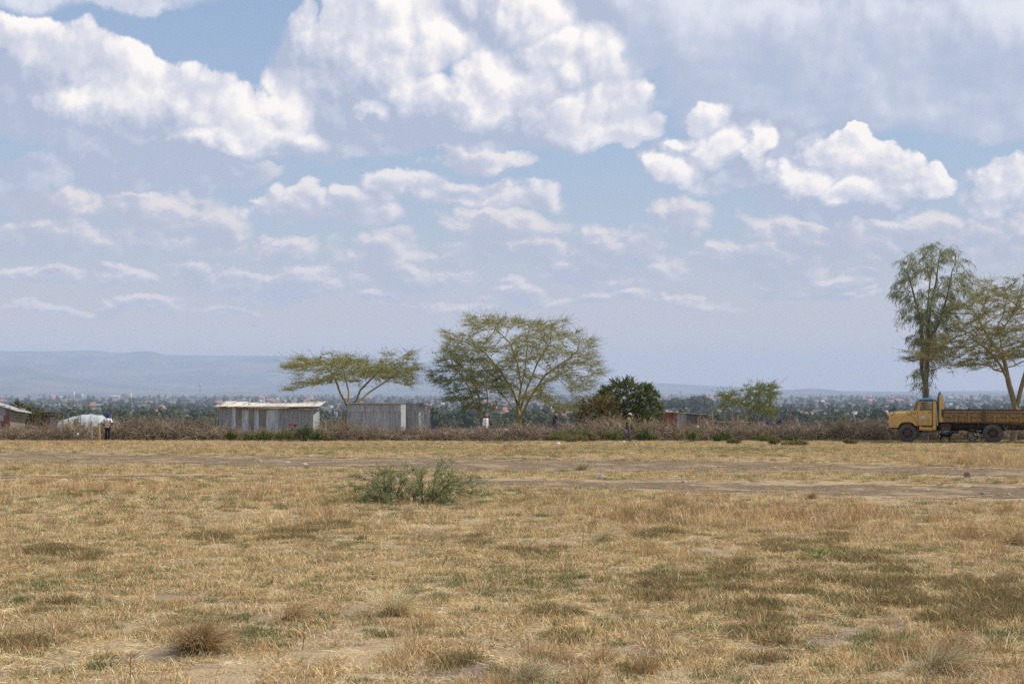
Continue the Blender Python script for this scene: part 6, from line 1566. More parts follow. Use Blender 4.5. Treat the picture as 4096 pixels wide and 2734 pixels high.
# chassis
ch = MB().bb(TX(3560), TX(4240), .55, .67, TZ(1718), TZ(1698), (.035, .03, .028)).bb(TX(3560), TX(4240), YW - .67, YW - .55, TZ(1718), TZ(1698), (.035, .03, .028))
for px in np.arange(3790, 4250, 60): ch.bb(TX(px), TX(px + 6), .06, YW - .06, TZ(1698), TZ(1690.5 + slp(px)), (.05, .035, .03))
ch.bb(TX(3752), TX(4255), .30, .40, TZ(1712), TZ(1689), (.035, .028, .024))
ch.build('chassis', MATS['grime'], truck)
bevel(MB().bb(TX(3765), TX(3803), .10, .55, TZ(1728), TZ(1706), (.10, .07, .045)).bb(TX(3763), TX(3806), .08, .58, TZ(1706), TZ(1695), (.06, .04, .03)).bb(TX(3765), TX(3803), .09, .55, TZ(1717), TZ(1715.6), (.2, .13, .08)).build('battery_box', MATS['grime'], truck), .01)
MB().bb(TX(3775), TX(3799), .075, .098, TZ(1728.6), TZ(1721.5), (.10, .22, .33)).build('blue_box_panel', MATS['truck_paint'], truck)
MB().bb(TX(3785), TX(3835), .35, .8, TZ(1733), TZ(1722), (.09, .055, .04)).build('rear_box', MATS['grime'], truck)
def leaf_spring(x0, x1, z, nm='leaf_spring'):
    m_ = MB()
    for y in (.5, YW - .56):
        for k in range(4):
            a, b = x0 + k * 5, x1 - k * 5; t = np.linspace(0, 1, 7); P = np.stack([TX(a + (b - a) * t), np.full(7, y), TZ(z + 2 * np.abs(t - .5) * -6 + k * 1.3 + 3)], 1)
            m_.tubes([(P, np.full(7, .02))], 4, (.05, .035, .03))
    m_.build(nm, MATS['grime'], truck)
leaf_spring(3590, 3672, 1728); leaf_spring(3920, 4020, 1722)
MB().tubes([(np.array([[TX(3672), .6, TZ(1731)], [TX(3700), .6, TZ(1729)], [TX(3740), .6, TZ(1725)], [TX(3775), .6, TZ(1727)]]), (.022,) * 4), (np.array([[TX(3690), .9, TZ(1720)], [TX(3850), 1.1, TZ(1719)], [TX(3965), 1.12, TZ(1735)]]), (.05, .05, .05)), (np.array([[TX(3840), .5, TZ(1716)], [TX(3890), .5, TZ(1723)], [TX(3925), .5, TZ(1727)]]), (.02, .03, .035))], 6, (.045, .035, .03)).build('drive_shaft', MATS['grime'], truck)
MB().bb(TX(3600), TX(3690), .75, 1.5, TZ(1728), TZ(1690), (.035, .03, .03)).build('engine_block', MATS['grime'], truck)
MB().tubes([(np.array([[TX(4005), .12, TZ(1686)], [TX(4012), .12, TZ(1699)], [TX(4019), .12, TZ(1716)]]), (.022,) * 3), (np.array([[TX(4035), .12, TZ(1685)], [TX(4028), .12, TZ(1700)], [TX(4021), .12, TZ(1716)]]), (.022,) * 3)], 6, (.22, .16, .11)).build('brace', MATS['grime'], truck)
MB().tubes([(np.array([[TX(4070), .1, TZ(1683)], [TX(4078), .08, TZ(1692)], [TX(4096), .07, TZ(1696)], [TX(4130), .07, TZ(1694)], [TX(4160), .08, TZ(1685)]]), (.02,) * 5)], 6, (.35, .06, .05)).build('hose', MATS['grime'], truck, smooth=True)
# wheels
def wheel(x, y, r, w, dual, parent, outer=-1):
    prof = [(.60, -.5), (.66, -.52), (.80, -.5), (.93, -.44), (.985, -.36), (1.0, -.2), (1.0, .2), (.985, .36), (.93, .44), (.80, .5), (.66, .52), (.60, .5)]
    k = 48; t = np.linspace(0, 2 * np.pi, k, endpoint=False); rings = []
    for rr, ww in prof: rings.append(np.stack([np.cos(t) * rr * r, np.full(k, ww * w), np.sin(t) * rr * r], 1))
    tyre = MB().loft(rings, (.085, .075, .065), cap=False)
    for i in range(k):
        a = t[i]; tyre.box((math.cos(a) * r * .995, 0, math.sin(a) * r * .995), (.03, w * .8, .035), Matrix.Rotation(-a, 3, 'Y'), (.07, .062, .055))
    o = tyre.build('wheel', MATS['tyre'], parent, smooth=False); smooth_by_angle(o, 40); o.location = (x, y, r)
    s = outer; rim = MB()
    if dual: pr = [(.62, .50), (.60, .44), (.50, .30), (.46, .05), (.40, -.05), (.25, -.02), (.22, .18), (.12, .22), (.0, .22)]
    else: pr = [(.62, .50), (.60, .46), (.52, .42), (.47, .30), (.40, .34), (.30, .52), (.22, .58), (.18, .72), (.0, .74)]
    rings = [np.stack([np.cos(t) * max(rr, .002) * r, np.full(k, s * ww * w), np.sin(t) * max(rr, .002) * r], 1) for rr, ww in pr]
    rim.loft(rings, (.10, .07, .05), cap=False)
    rr_o = rim.build('rim', MATS['grime'], o); smooth_by_angle(rr_o, 30)
    nb = MB()
    for i in range(8):
        a = i * math.pi / 4 + .2; q = .30 if not dual else .33
        nb.loft([ring((math.cos(a) * q * r, s * yy * w, math.sin(a) * q * r), .018, .018, (1, 0, 0), (0, 0, 1), 6, 2) for yy in ((.5, .62) if not dual else (.0, .12))], (.12, .085, .06))
    for i in range(5):
        a = i * math.pi * .4 + .5; q = .44
        nb.box((math.cos(a) * q * r, s * (.34 if not dual else .02) * w, math.sin(a) * q * r), (.05, .03, .10), Matrix.Rotation(-a, 3, 'Y'), (.008, .008, .008))
    nb.build('wheel_nuts', MATS['tinted'], o)
    return o
mat('tyre', lambda nt: pbr(nt, nt.mix(nt.ramp(nt.noise(obj_co(nt), 7, 5, .6).outputs[0], .4, .66), tint(nt), (.15, .125, .10)), .92, 0, .2, nt.noise(obj_co(nt), 30, 4).outputs[0], .006))
wheel(TX(3630.9), .20, .495, .25, False, truck); wheel(TX(3630.9), YW - .20, .495, .25, False, truck, 1)
wheel(TX(3969.7), .16, .505, .25, True, truck); wheel(TX(3969.7), .43, .505, .25, True, truck); wheel(TX(3969.7), YW - .16, .505, .25, True, truck, 1); wheel(TX(3969.7), YW - .43, .505, .25, True, truck, 1)
MB().tubes([(np.array([[TX(3969.7), .1, .525], [TX(3969.7), YW - .1, .525]]), (.07, .07)), (np.array([[TX(3630.9), .1, .5], [TX(3630.9), YW - .1, .5]]), (.05, .05))], 8, (.04, .03, .025)).box((TX(3969.7), YW / 2, .525), (.35, .4, .4), None, (.04, .03, .025)).build('axle', MATS['grime'], truck)

# ------------------------------------------------------------------ dog
def dog():
    D = 79.3; c = at(3783, 1760, D)
    root = empty('dog', (c.x, D, hz(c.x, D)), 'black dog standing side on beneath the middle of the truck', 'dog')
    b = MB(); K = (.012, .012, .013)
    def T(px, py): return ((px - 3783) * D / F_PX, (1765.5 - py) * D / F_PX)
    P = lambda px, py, y=0: np.array([T(px, py)[0], y, T(px, py)[1]])
    prof = [(3762, 1733, .05, .06), (3765, 1735, .085, .095), (3772, 1737, .09, .10), (3782, 1738, .085, .10), (3792, 1740, .095, .13), (3799, 1739, .095, .14), (3804, 1736, .08, .12), (3808, 1731, .055, .085)]
    b.loft([ring(P(x, y), ry, rz_, (0, 1, 0), (0, 0, 1), 14, 2.1) for x, y, ry, rz_ in prof], K)
    b.loft([ring(P(x, y), ry, rz_, (0, 1, 0), (-.3, 0, .95), 12, 2.1) for x, y, ry, rz_ in ((3804, 1734, .07, .09), (3810, 1729, .055, .07), (3815, 1725, .05, .06))], K)
    b.loft([ring(P(x, y), ry, rz_, (0, 1, 0), (0, 0, 1), 12, 2.1) for x, y, ry, rz_ in ((3811, 1723.5, .03, .04), (3814, 1723, .055, .06), (3818, 1723, .055, .06), (3821, 1724.5, .035, .04), (3826, 1726, .028, .028), (3828, 1726.5, .02, .02))], K)
    for s in (-1, 1):
        b.loft([ring(P(3815, 1719.5, s * .045), .012, .028, (0, 1, 0), (1, 0, 0), 8, 2), ring(P(3813.5, 1716, s * .05), .004, .006, (0, 1, 0), (1, 0, 0), 8, 2)], K)
        dx = 3 * s
        capsule_line(b, [P(3764, 1738, s * .06), P(3767 + dx, 1746, s * .065), P(3762 + dx, 1754, s * .06), P(3764 + dx, 1763.5, s * .06)], (.06, .05, .026, .02), K)
        capsule_line(b, [P(3764 + dx, 1764.2, s * .06), P(3767 + dx, 1764.8, s * .06)], (.022, .02), K)
        capsule_line(b, [P(3799, 1741, s * .06), P(3797 + dx, 1749, s * .062), P(3798.5 + dx, 1756, s * .06), P(3798 + dx, 1763.5, s * .06)], (.05, .036, .024, .02), K)
        capsule_line(b, [P(3798 + dx, 1764.2, s * .06), P(3801 + dx, 1764.8, s * .06)], (.022, .02), K)
    capsule_line(b, [P(3762, 1732), P(3757, 1736), P(3754, 1743), P(3750.5, 1752)], (.03, .024, .024, .012), K)
    o = b.build('tmp', MATS['tinted'], None); md_ = o.modifiers.new('r', 'REMESH'); md_.mode = 'VOXEL'; md_.voxel_size = .012; md_.use_smooth_shade = True
    s_ = o.modifiers.new('s', 'SMOOTH'); s_.iterations = 4
    dg = bpy.context.evaluated_depsgraph_get(); me = bpy.data.meshes.new_from_object(o.evaluated_get(dg)); bpy.data.objects.remove(o)
    me.name = 'body'; me.materials.clear(); me.materials.append(mat('black_fur', lambda nt: pbr(nt, (.012, .012, .014), .7, 0, .3, nt.noise(obj_co(nt), 60, 3).outputs[0], .004)))
    q = bpy.data.objects.new('body', me); col.objects.link(q); q.parent = root
dog()
# ------------------------------------------------------------------ motorcycle behind the rear wheel
def moto():
    D = 79.6; c = at(3890, 1755, D)
    root = empty('motorcycle', (c.x, D, hz(c.x, D)), 'small black motorcycle with a chrome silencer parked behind the rear truck wheel', 'motorcycle')
    k = 32; t = np.linspace(0, 2 * np.pi, k + 1)
    for x in (0.0, 1.22):
        w = MB().tubes([(np.stack([x + .27 * np.cos(t), 0 * t, .30 + .27 * np.sin(t)], 1), np.full(k + 1, .042))], 8, (.03, .028, .028)).build('wheel', MATS['tyre'], root, smooth=True)
        MB().tubes([(np.array([[x, 0, .30], [x + .25 * math.cos(a), 0, .30 + .25 * math.sin(a)]]), (.004, .004)) for a in np.linspace(0, 2 * np.pi, 18, endpoint=False)] + [(np.array([[x, -.07, .30], [x, .07, .30]]), (.04, .04))] + [(np.stack([x + .235 * np.cos(t), 0 * t, .30 + .235 * np.sin(t)], 1), np.full(k + 1, .012))], 6, (.25, .25, .26)).build('rim', MATS['chrome'], w)
    MB().tubes([(np.array([[.02, -.12, .36], [.35, -.12, .32], [.62, -.12, .27], [.80, -.05, .35]]), (.035, .04, .028, .018))], 10, (.75, .75, .76), cap=True).build('silencer', MATS['chrome'], root, smooth=True)
    MB().tubes([(np.array([[0, s * .06, .30], [.35, s * .05, .34], [.75, s * .04, .30], [.95, 0, .70], [.45, s * .05, .62], [.0, s * .05, .60]]), (.018,) * 6) for s in (-1, 1)] + [(np.array([[0, s * .09, .32], [.08, s * .09, .58]]), (.022, .022)) for s in (-1, 1)] + [(np.array([[1.22, s * .07, .30], [.98, s * .07, .88]]), (.022, .022)) for s in (-1, 1)], 6, (.03, .03, .03)).build('frame', MATS['grime'], root)
    bevel(MB().box((.58, 0, .36), (.30, .22, .26), None, (.06, .06, .06)).box((.60, 0, .52), (.16, .14, .16), None, (.05, .05, .05)).build('engine', MATS['grime'], root), .02)
    MB().loft([ring((x, 0, z), a, b, (0, 1, 0), (0, 0, 1), 12, 2.4) for x, z, a, b in ((-.18, .70, .07, .02), (0, .70, .12, .045), (.3, .69, .12, .05), (.48, .70, .08, .03))], (.02, .02, .02)).build('saddle', MATS['grime'], root, smooth=True)
    MB().loft([ring((x, 0, z), a, b, (0, 1, 0), (0, 0, 1), 12, 2.4) for x, z, a, b in ((.46, .72, .06, .04), (.56, .74, .12, .09), (.78, .76, .12, .10), (.92, .78, .06, .05))], (.25, .03, .04)).build('fuel_tank', MATS['truck_paint'], root, smooth=True)
    MB().tubes([(np.array([[.90, -.34, .98], [.97, -.15, 1.0], [.97, .15, 1.0], [.90, .34, .98]]), (.014,) * 4)], 6, (.2, .2, .2)).build('handlebar', MATS['chrome'], root)
    MB().loft([ring((x, 0, .86), r, r, (0, 1, 0), (0, 0, 1), 12, 2) for x, r in ((1.02, .05), (1.08, .08), (1.13, .075))], (.3, .3, .3)).build('headlight', MATS['chrome'], root)
    MB().box((-.22, 0, .66), (.05, .12, .07), None, (.4, .03, .04)).build('tail_light', MATS['tinted'], root)
    MB().tubes([(np.array([[.45, -.1, .25], [.42, -.22, .01]]), (.012, .012)), (np.array([[.70, -.22, .22], [.70, .22, .22]]), (.012, .012))], 6, (.05, .05, .05)).build('stand', MATS['grime'], root)
moto()
bo = at(3592, 1443, 300)
bd_ = MB().loft([ring((x, 0, 0), r, r, (0, 1, 0), (0, 0, 1), 8, 2) for x, r in ((-.2, .01), (-.08, .05), (.05, .07), (.15, .04), (.2, .01))], (.25, .2, .18))
bd_.add([[-.05, 0, .03], [.1, 0, .03], [-.1, -.5, .12], [-.12, -.5, .12]], [[0, 1, 2, 3]], (.25, .2, .18)).add([[-.05, 0, .03], [.1, 0, .03], [-.1, .5, .14], [-.12, .5, .14]], [[0, 1, 2, 3]], (.25, .2, .18))
tag(bd_.build('bird', MATS['tinted'], None, loc=bo), 'tiny bird flying in the clear sky left of the eucalyptus', 'bird')
LAND = [(289,298,1597),(323,331,1599),(298,323,1594),(487,519,1595),(519,526,1598),(418,470,1592),(389,418,1590),(342,383,1571),(1059,1100,1606),(1101,1112,1606),(1049,1058,1599),(1149,1161,1600),(2833,2848,1594),(2246,2268,1690),(2010,2032,1650),(357,382,1626),(618,642,1659),(200,222,1596),(3538,3556,1670),(3474,3492,1607),(277,308,1638),(184,232,1622),(3405,3432,1660),(3108,3130,1655),(2660,2672,1648),(1316,1330,1634),(3798,3816,1626)]
def clear_view(px, row):
    """keep the open ground in front of the landmark buildings free of trees"""
    ok = np.ones(np.shape(px), bool)
    for a, b, r_ in LAND: ok = ok & np.logical_not((px > a - 9) & (px < b + 9) & (row > r_ - 1.5) & (row < r_ + (15 if r_ < 1612 else 24)))
    return ok
# ------------------------------------------------------------------ the town in the valley
def ground_at_row(px, row):
    """where the sight line of a pixel meets the valley floor"""
    dx, dy, dz = ray(px, row)
    ys = np.geomspace(300, 26000, 900); z = EYE + dz / dy * ys; g = hgt(dx / dy * ys, ys)
    k = np.nonzero(z < g)[0]
    y = ys[k[0]] if len(k) else 24000.0
    return dx / dy * y, y, float(hgt(dx / dy * y, y))
def crown_mesh(kind, seed, n=520):
    r_ = np.random.default_rng(seed); pts = []; 
    if kind == 'round': lob = [(r_.normal(0, .22), r_.normal(0, .22), r_.uniform(.45, .8), r_.uniform(.2, .34)) for _ in range(7)]
    elif kind == 'flat': lob = [(r_.normal(0, .34), r_.normal(0, .34), r_.uniform(.40, .60), r_.uniform(.16, .26)) for _ in range(9)]
    elif kind == 'tall': lob = [(r_.normal(0, .07), r_.normal(0, .07), z, .22 * (1.15 - z)) for z in np.linspace(.18, .98, 9)]
    else: lob = [(r_.normal(0, .12), r_.normal(0, .12), z, r_.uniform(.16, .24)) for z in np.linspace(.25, .88, 9)]
    lob = np.array(lob); i = r_.integers(0, len(lob), n); d = r_.normal(0, 1, (n, 3)); d /= np.linalg.norm(d, axis=1, keepdims=True)
    C = lob[i, :3] + d * lob[i, 3:] * r_.uniform(.7, 1.1, (n, 1)) * np.array([1, 1, .85])
    A = np.cross(d, r_.normal(0, 1, (n, 3))); A /= np.linalg.norm(A, axis=1, keepdims=True); B = np.cross(d, A)
    s = r_.uniform(.045, .10, (n, 1))
    cc = np.array([.052, .072, .028]) * (1 + .35 * r_.standard_normal((n, 1))) * (1 + .1 * r_.standard_normal((n, 3)))
    mb = MB().quads(C, A * s, B * s, np.clip(cc, .008, .3))
    mb.tubes([(np.array([[0, 0, -.15], [0.01, 0, .25], [0, .01, .6]]), (.03, .024, .01))], 4, (.12, .09, .06))
    return mb
def _farleaf(nt):
    oi = nt.new('ShaderNodeObjectInfo'); c = nt.mix(oi.outputs['Random'], tint(nt), nt.mix(0.5, tint(nt), (.16, .15, .05)))
    return pbr(nt, c, 1.0, 0, 0)
mat('far_leaf', _farleaf)
kinds = [('round', 1), ('round', 2), ('round', 3), ('flat', 4), ('flat', 5), ('tall', 6), ('loose', 7), ('loose', 8)]
fcol = bpy.data.collections.new('far_crowns'); fm = []
for i, (k, s) in enumerate(kinds):
    me = crown_mesh(k, s).mesh('far_tree', MATS['far_leaf']); fm.append(me)
    o = bpy.data.objects.new('%02d_crown' % i, me); fcol.objects.link(o)
old_rng = rng; rng = np.random.default_rng(321)
LABT = {'round': 'round dark tree', 'flat': 'broad low tree', 'tall': 'narrow pointed tree', 'loose': 'tall loose tree'}
def zone(px, row, kind=''):
    z_ = ['at the far left edge', 'above the white tarpaulin', 'right of the yellow tower', 'left of the radio mast', 'above the long hut', 'behind the flat topped acacia', 'above the flat roofed hut', 'behind the tallest acacia', 'right of the tallest acacia', 'near the dark evergreen', 'by the dense grove', 'behind the small acacia', 'right of the rail fence', 'left of the truck', 'above the truck cab', 'above the truck bed'][int(np.searchsorted([230, 470, 620, 780, 1180, 1390, 1700, 2120, 2320, 2640, 2860, 3100, 3300, 3540, 3770], px))]
    return z_, ('near' if row > 1645 else 'mid distance' if row > 1607 else 'farthest')
def far_tree(px, row, h, ki, label=None, group=None, wid=1.0):
    x, y, z = ground_at_row(px, row)
    o = bpy.data.objects.new('far_tree', fm[ki]); col.objects.link(o); o.location = (x, y, z - .2)
    o.rotation_euler = (0, 0, rng.random() * 6.28); o.scale = (h * wid, h * wid, h)
    k = kinds[ki][0]
    z_ = zone(px, row)
    tag(o, label or '%s %s of the valley town %s' % (z_[1], LABT[k], z_[0]), 'tree', group or ('%s trees in the town' % k))
    return o
# a wood of tall trees right of centre
for i in range(17):
    px = 2655 + i * 10.5 + rng.normal(0, 3); hp = np.interp(px, [2650, 2700, 2760, 2800, 2830], [46, 50, 52, 66, 52]) + rng.normal(0, 3)
    x, y, z = ground_at_row(px, 1650 + rng.normal(0, 3))
    far_tree(px, 1650 + rng.normal(0, 3), hp * y / F_PX * 1.05, int(rng.integers(0, 3)), 'tall rounded tree of the dense grove beyond the low hut', 'trees of the dense grove', .95)
# countable nearest trees of the town
n_ = 0
cand = []
for _ in range(900):
    row = 1606 + 120 * rng.random() ** 1.15; px = -60 + 4220 * rng.random()
    if clear_view(px, row): cand.append((row, px))
cand.sort(reverse=True)
near_t = cand[:270]
for row, px in near_t:
    k = int(rng.choice(8, p=[.2, .2, .14, .12, .12, .08, .08, .06])); far_tree(px, row, rng.uniform(6, 12) * (1.25 if k >= 5 else .95), k, None, None, 1.0 if k < 5 else 1.0)
# the rest reads as one wooded mass
N2 = 9500
row = 1576 + 150 * rng.random(N2) ** 1.5; px = -500 + 5100 * rng.random(N2)
dx = (px - 2048) / F_PX
tab_y = np.geomspace(250, 24000, 1500); tab_z = np.interp(tab_y, _dt, _zt); tab_row = HOR + (EYE - tab_z) / tab_y * F_PX
o_ = np.argsort(tab_row); yy = np.interp(row, tab_row[o_], tab_y[o_]); xx = dx * yy
yy *= 1 + rng.normal(0, .01, N2)
den = snoise(xx / 900, yy / 1600, 77, 4, 1.0) + .10 + .25 * np.exp(-((yy - 7000) / 2500) ** 2) + .18 * np.clip((2600 - yy) / 1500, -1, 1)
k_ = (rng.random(N2) < np.clip(.72 + 1.9 * den, .06, 1)) & (yy < 15500) & clear_view(px, row)
xx, yy = xx[k_], yy[k_]; nn = len(xx)
wm = bpy.data.meshes.new('distant_woodland'); wm.vertices.add(nn); wm.vertices.foreach_set('co', np.stack([xx, yy, hgt(xx, yy) - .3], 1).astype(np.float32).ravel())
kk = rng.choice(8, nn, p=[.2, .2, .14, .10, .10, .10, .08, .08]); ss = rng.uniform(6, 12.5, nn) * (1 + .5 * (kk >= 5)) * np.clip(yy / 4000, .75, 1.5)
for nm, ty, dat in (('s', 'FLOAT', ss), ('k', 'INT', kk), ('r', 'FLOAT', rng.random(nn) * 6.28)):
    a_ = wm.attributes.new(nm, ty, 'POINT'); a_.data.foreach_set('value', dat.astype(np.int32 if ty == 'INT' else np.float32))
wo_ = bpy.data.objects.new('distant_woodland', wm); col.objects.link(wo_)
tag(wo_, 'hazy mass of dark trees across the valley town', 'woodland', None, 'stuff')
wo_.modifiers.new('scatter', 'NODES').node_group = scatter_tree('woodland_scatter', fcol)
# buildings
mat('plaster', lambda nt: pbr(nt, tint(nt), .9, 0, .1))
def block(name, label, px0, px1, top, row, colr, roof=None, kind='flat', depth=None, group=None, cat='building', floors=0, wincol=(.05, .05, .06), raise_=0.0):
    pc = (px0 + px1) / 2; x, y, z = ground_at_row(pc, row); m = y / F_PX
    W = (px1 - px0) * m; H = (row - top) * m; Dp = depth or max(6.0, W * .6)
    root = empty(name, (x, y, z - .3), label, cat, group)
    wl = MB().bb(-W / 2, W / 2, 0, Dp, -1, H + .3, colr); wl.build('wall', MATS['plaster'], root)
    if kind == 'gable':
        rh = raise_ or H * .55
        MB().add([[-W / 2 - .4, -.6, H + .3], [W / 2 + .4, -.6, H + .3], [W / 2 - W * .12, Dp / 2, H + .3 + rh], [-W / 2 + W * .12, Dp / 2, H + .3 + rh], [-W / 2 - .4, Dp + .6, H + .3], [W / 2 + .4, Dp + .6, H + .3]],
                 [[0, 1, 2, 3], [3, 2, 5, 4]], roof).add([[-W / 2 - .4, -.6, H + .3], [-W / 2 + W * .12, Dp / 2, H + .3 + rh], [-W / 2 - .4, Dp + .6, H + .3], [W / 2 + .4, -.6, H + .3], [W / 2 - W * .12, Dp / 2, H + .3 + rh], [W / 2 + .4, Dp + .6, H + .3]], [[0, 1, 2], [3, 5, 4]], roof).build('roof', MATS['plaster'], root)
    elif roof is not None: MB().bb(-W / 2 - .5, W / 2 + .5, -.5, Dp + .5, H + .3, H + 1.0, roof).build('roof', MATS['plaster'], root)
    for f_ in range(floors):
        z0 = H * (f_ + .35) / floors; MB().bb(-W / 2 + W * .06, W / 2 - W * .06, -.12, -.02, z0, z0 + H * .32 / floors, wincol).build('window_band', MATS['plaster'], root)
    return root
CR, RD, GN, PK, TN = (.72, .66, .56), (.36, .15, .11), (.25, .40, .34), (.55, .33, .26), (.45, .38, .28)
block('office_tower', 'pale tower at the left end of the twin towered block', 289, 298, 1566, 1597, CR, None, floors=6)
block('office_tower', 'pale tower at the right end of the twin towered block', 323, 331, 1573, 1599, CR, None, floors=6)
block('office_building', 'dark banded block between the two pale towers', 298, 323, 1575, 1594, (.10, .11, .14), (.16, .15, .16), floors=3)
block('office_building', 'tan block with a bright yellow end on the skyline', 487, 519, 1573, 1595, (.34, .28, .18), None, floors=4)
block('office_building', 'tower end coloured in sunlit bright yellow beside the tan block', 519, 526, 1572, 1598, (.80, .60, .25), None)  # sunlight on this end is put into its bright yellow
block('long_building', 'long pale building with a green roof left of the tan block', 418, 470, 1581, 1592, CR, GN, floors=1)
block('long_building', 'low green roofed building at the left end of the long one', 389, 418, 1585, 1590, (.3, .3, .28), (.20, .36, .30))
block('long_building', 'long red roofed building on the skyline', 342, 383, 1567, 1571, (.3, .25, .24), (.42, .14, .12))
block('office_building', 'dark office block with a pale right end behind the long hut', 1059, 1100, 1588, 1606, (.10, .10, .15), (.12, .12, .15), floors=3)
block('office_building', 'small pale striped block at the right of the dark office', 1101, 1112, 1590, 1606, CR, None, floors=4)
block('office_building', 'small pale striped block at the left of the dark office', 1049, 1058, 1590, 1599, CR, None, floors=3)
block('office_building', 'dark grey block with a pale end seen through the flat topped acacia', 1149, 1161, 1588, 1600, CR, None, floors=2)
block('white_building', 'small white buildings near the hazy grove on the right', 2833, 2848, 1586, 1594, (.60, .50, .44), None, floors=2)
block('red_roofed_house', 'nearest red roofed house beside the person in the orange hat', 2246, 2268, 1678, 1690, (.62, .60, .56), (.36, .10, .08), 'gable', raise_=6)
block('red_roofed_house', 'red roofed house through the branches of the tallest acacia', 2010, 2032, 1640, 1650, PK, (.40, .14, .10), 'gable', raise_=5)
block('red_roofed_house', 'red roofed house left of the yellow tower at mid depth', 357, 382, 1619, 1626, PK, RD, 'gable', raise_=6)
block('red_roofed_house', 'bright red roofed house above the striped shirt person to the right', 618, 642, 1652, 1659, (.5, .4, .35), (.55, .15, .10), 'gable', raise_=5)
block('red_roofed_house', 'red roofed house between the left shed and the twin towers', 200, 222, 1588, 1596, PK, (.50, .20, .15), 'gable', raise_=16)
block('red_roofed_house', 'red roofed house just in front of the truck bonnet', 3538, 3556, 1663, 1670, (.5, .35, .3), (.50, .14, .12), 'gable', raise_=3)
block('red_roofed_house', 'small red roofed houses in the far plain on the right edge', 3474, 3492, 1603, 1607, PK, (.55, .14, .12), 'gable', raise_=10)
block('white_long_shed', 'long white roofed shed above the white tarpaulin', 277, 308, 1633, 1638, (.5, .5, .5), (.78, .78, .76))
block('pale_shed', 'pale green roofed shed left of the white roofed shed', 184, 232, 1617, 1622, (.45, .42, .36), (.50, .53, .36))
block('white_house', 'blue white house group right of the rail fence', 3405, 3432, 1650, 1660, (.60, .62, .68), (.7, .7, .7))
block('pink_house', 'pink house with a sunlit end right of the small acacia', 3108, 3130, 1642, 1655, (.60, .42, .30), (.35, .16, .12), floors=1)
block('white_house', 'small white house at mid distance left of the dark tree', 2660, 2672, 1640, 1648, (.66, .55, .42), None)
block('white_house', 'isolated white house right of the long iron hut', 1316, 1330, 1624, 1634, (.68, .66, .64), (.55, .55, .55))
block('blue_roofed_house', 'house with a light blue roof over the truck bed', 3798, 3816, 1618, 1626, (.4, .42, .45), (.25, .48, .60), 'gable', raise_=4)
HG = 'small houses scattered in the town'
spec = [('white_house', 'tiny white walled house among the town trees', (.78, .76, .72), (.6, .6, .58), 'flat'), ('red_roofed_cottage', 'tiny red roofed house among the town trees', PK, RD, 'gable'), ('brown_roofed_cottage', 'tiny brown roofed house among the town trees', TN, (.22, .14, .10), 'gable'), ('pale_shed', 'tiny grey roofed shed among the town trees', TN, (.42, .42, .42), 'flat')]
protoH = {}
for i in range(250):
    row = 1583 + 90 * rng.random() ** 1.25; px = -60 + 4220 * rng.random()
    if 2340 < px < 2660: continue
    s = int(rng.choice(4, p=[.34, .26, .18, .22])); nm, lab, wc, rc, kd = spec[s]
    x, y, z = ground_at_row(px, row); W = rng.uniform(9, 20) * np.clip(y / 3300, .8, 2.0); H = W * rng.uniform(.26, .42)
    if s not in protoH:
        pass
    z_ = zone(px, row); lab = '%s %s %s' % (z_[1], lab.replace(' among the town trees', ''), z_[0])
    root = empty(nm, (x, y, z - .3), lab, 'house', ('%ss in the town' % nm.replace('_', ' ')), rng.uniform(-.5, .5))
    if s not in protoH:
        wl = MB().bb(-.5, .5, 0, .6, -.1, .32, wc).build('wall', MATS['plaster'], root)
        if kd == 'gable': rf = MB().add([[-.54, -.05, .32], [.54, -.05, .32], [.36, .3, .52], [-.36, .3, .52], [-.54, .65, .32], [.54, .65, .32]], [[0, 1, 2, 3], [3, 2, 5, 4]], rc).add([[-.54, -.05, .32], [-.36, .3, .52], [-.54, .65, .32], [.54, -.05, .32], [.36, .3, .52], [.54, .65, .32]], [[0, 1, 2], [3, 5, 4]], rc).build('roof', MATS['plaster'], root)
        else: rf = MB().bb(-.53, .53, -.04, .64, .32, .36, rc).build('roof', MATS['plaster'], root)
        wn = MB().bb(-.36, -.2, -.008, -.002, .10, .22, (.06, .06, .07)).bb(.16, .34, -.008, -.002, .10, .22, (.06, .06, .07)).build('window_band', MATS['plaster'], root)
        protoH[s] = (wl, rf, wn)
    else:
        for q in protoH[s]:
            c_q = q.copy(); col.objects.link(c_q); c_q.parent = root
    root.scale = (W, W, W)
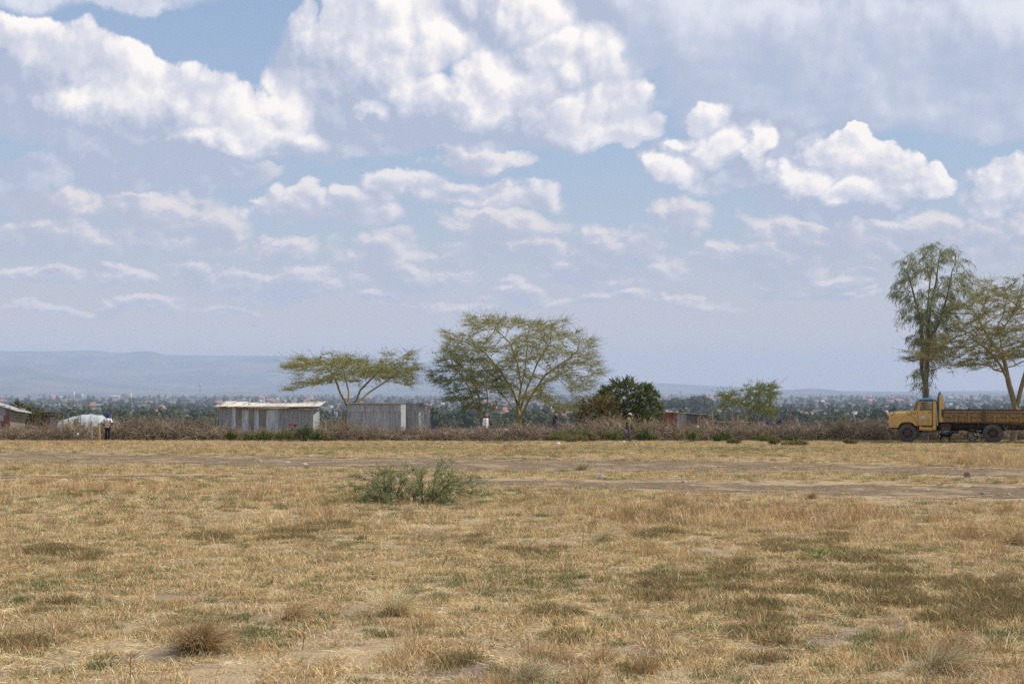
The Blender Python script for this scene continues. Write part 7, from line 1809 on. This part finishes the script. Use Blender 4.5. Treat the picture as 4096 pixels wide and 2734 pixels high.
# masts, pylons, water tower
def lattice(name, label, px, top, row, wb, wt_, cols_, cat):
    x, y, z = ground_at_row(px, row); m = y / F_PX; H = (row - top) * m; o = empty(name, (x, y, z), label, cat); n = 10
    for i in range(n):
        z0, z1 = H * i / n, H * (i + 1) / n; a, b = wb + (wt_ - wb) * i / n, wb + (wt_ - wb) * (i + 1) / n; L = []
        for sx_, sy_ in ((-1, -1), (1, -1), (1, 1), (-1, 1)): L.append((np.array([[sx_ * a, sy_ * a, z0], [sx_ * b, sy_ * b, z1]]), (wb * .12, wb * .12)))
        for s1 in (-1, 1): L.append((np.array([[-a, s1 * a, z0], [b, s1 * b, z1]]), (wb * .08,) * 2)); L.append((np.array([[a, s1 * a, z0], [-b, s1 * b, z1]]), (wb * .08,) * 2))
        MB().tubes(L, 4, cols_[i % len(cols_)]).build('mast_section', MATS['plaster'], o)
    return o, H, y
o, H, y = lattice('radio_mast', 'red and white lattice mast rising from the town left of the long hut', 800, 1526, 1600, 3.2, 1.6, [(.6, .6, .6), (.5, .15, .12)], 'mast')
MB().bb(-3, 3, -3, 3, H * .74, H * .92, (.5, .48, .48)).build('antennas', MATS['plaster'], o)
for px, top, row, lab in ((500, 1546, 1574, 'hazy power pylon on the skyline above the yellow tower'), (1062, 1556, 1578, 'hazy power pylon on the skyline above the long hut'), (3411, 1577, 1606, 'hazy power pylon in the far plain left of the truck'), (3281, 1587, 1612, 'thin dark lattice tower in the far plain right of the small acacia'), (2722, 1562, 1596, 'thin lattice tower beyond the dense grove')):
    o, H, y = lattice('power_pylon', lab, px, top, row, 3.0, 1.0, [(.2, .2, .22)], 'pylon')
    MB().tubes([(np.array([[-.28 * H, 0, H], [-.1 * H, 0, H * .86], [.1 * H, 0, H * .86], [.28 * H, 0, H]]), (.5,) * 4), (np.array([[-.22 * H, 0, H * .80], [.22 * H, 0, H * .80]]), (.4, .4))], 4, (.2, .2, .22)).build('cross_arm', MATS['plaster'], o)
def tower(px, top, row, w_, label):
    x, y, z = ground_at_row(px, row); m = y / F_PX; H = (row - top) * m; W = w_ * m; o = empty('water_tower', (x, y, z), label, 'water tower')
    MB().loft([ring((0, 0, H * q), W * r / 2, W * r / 2, k=20, sq=2) for q, r in ((.62, .8), (.70, 1), (.97, 1), (1.0, .9))], (.16, .17, .19)).build('tank', MATS['plaster'], o)
    MB().tubes([(np.array([[a * W * .3, b * W * .3, 0], [a * W * .3, b * W * .3, H * .65]]), (W * .05,) * 2) for a in (-1, 1) for b in (-1, 1)] + [(np.array([[0, 0, 0], [0, 0, H * .63]]), (W * .22,) * 2)], 10, (.15, .15, .16)).build('support', MATS['plaster'], o)
tower(3590, 1605, 1645, 17, 'dark round water tower in the town above the truck bonnet')
tower(398, 1559, 1575, 8, 'tiny water tower on the skyline left of the green roofed building')
rng = old_rng
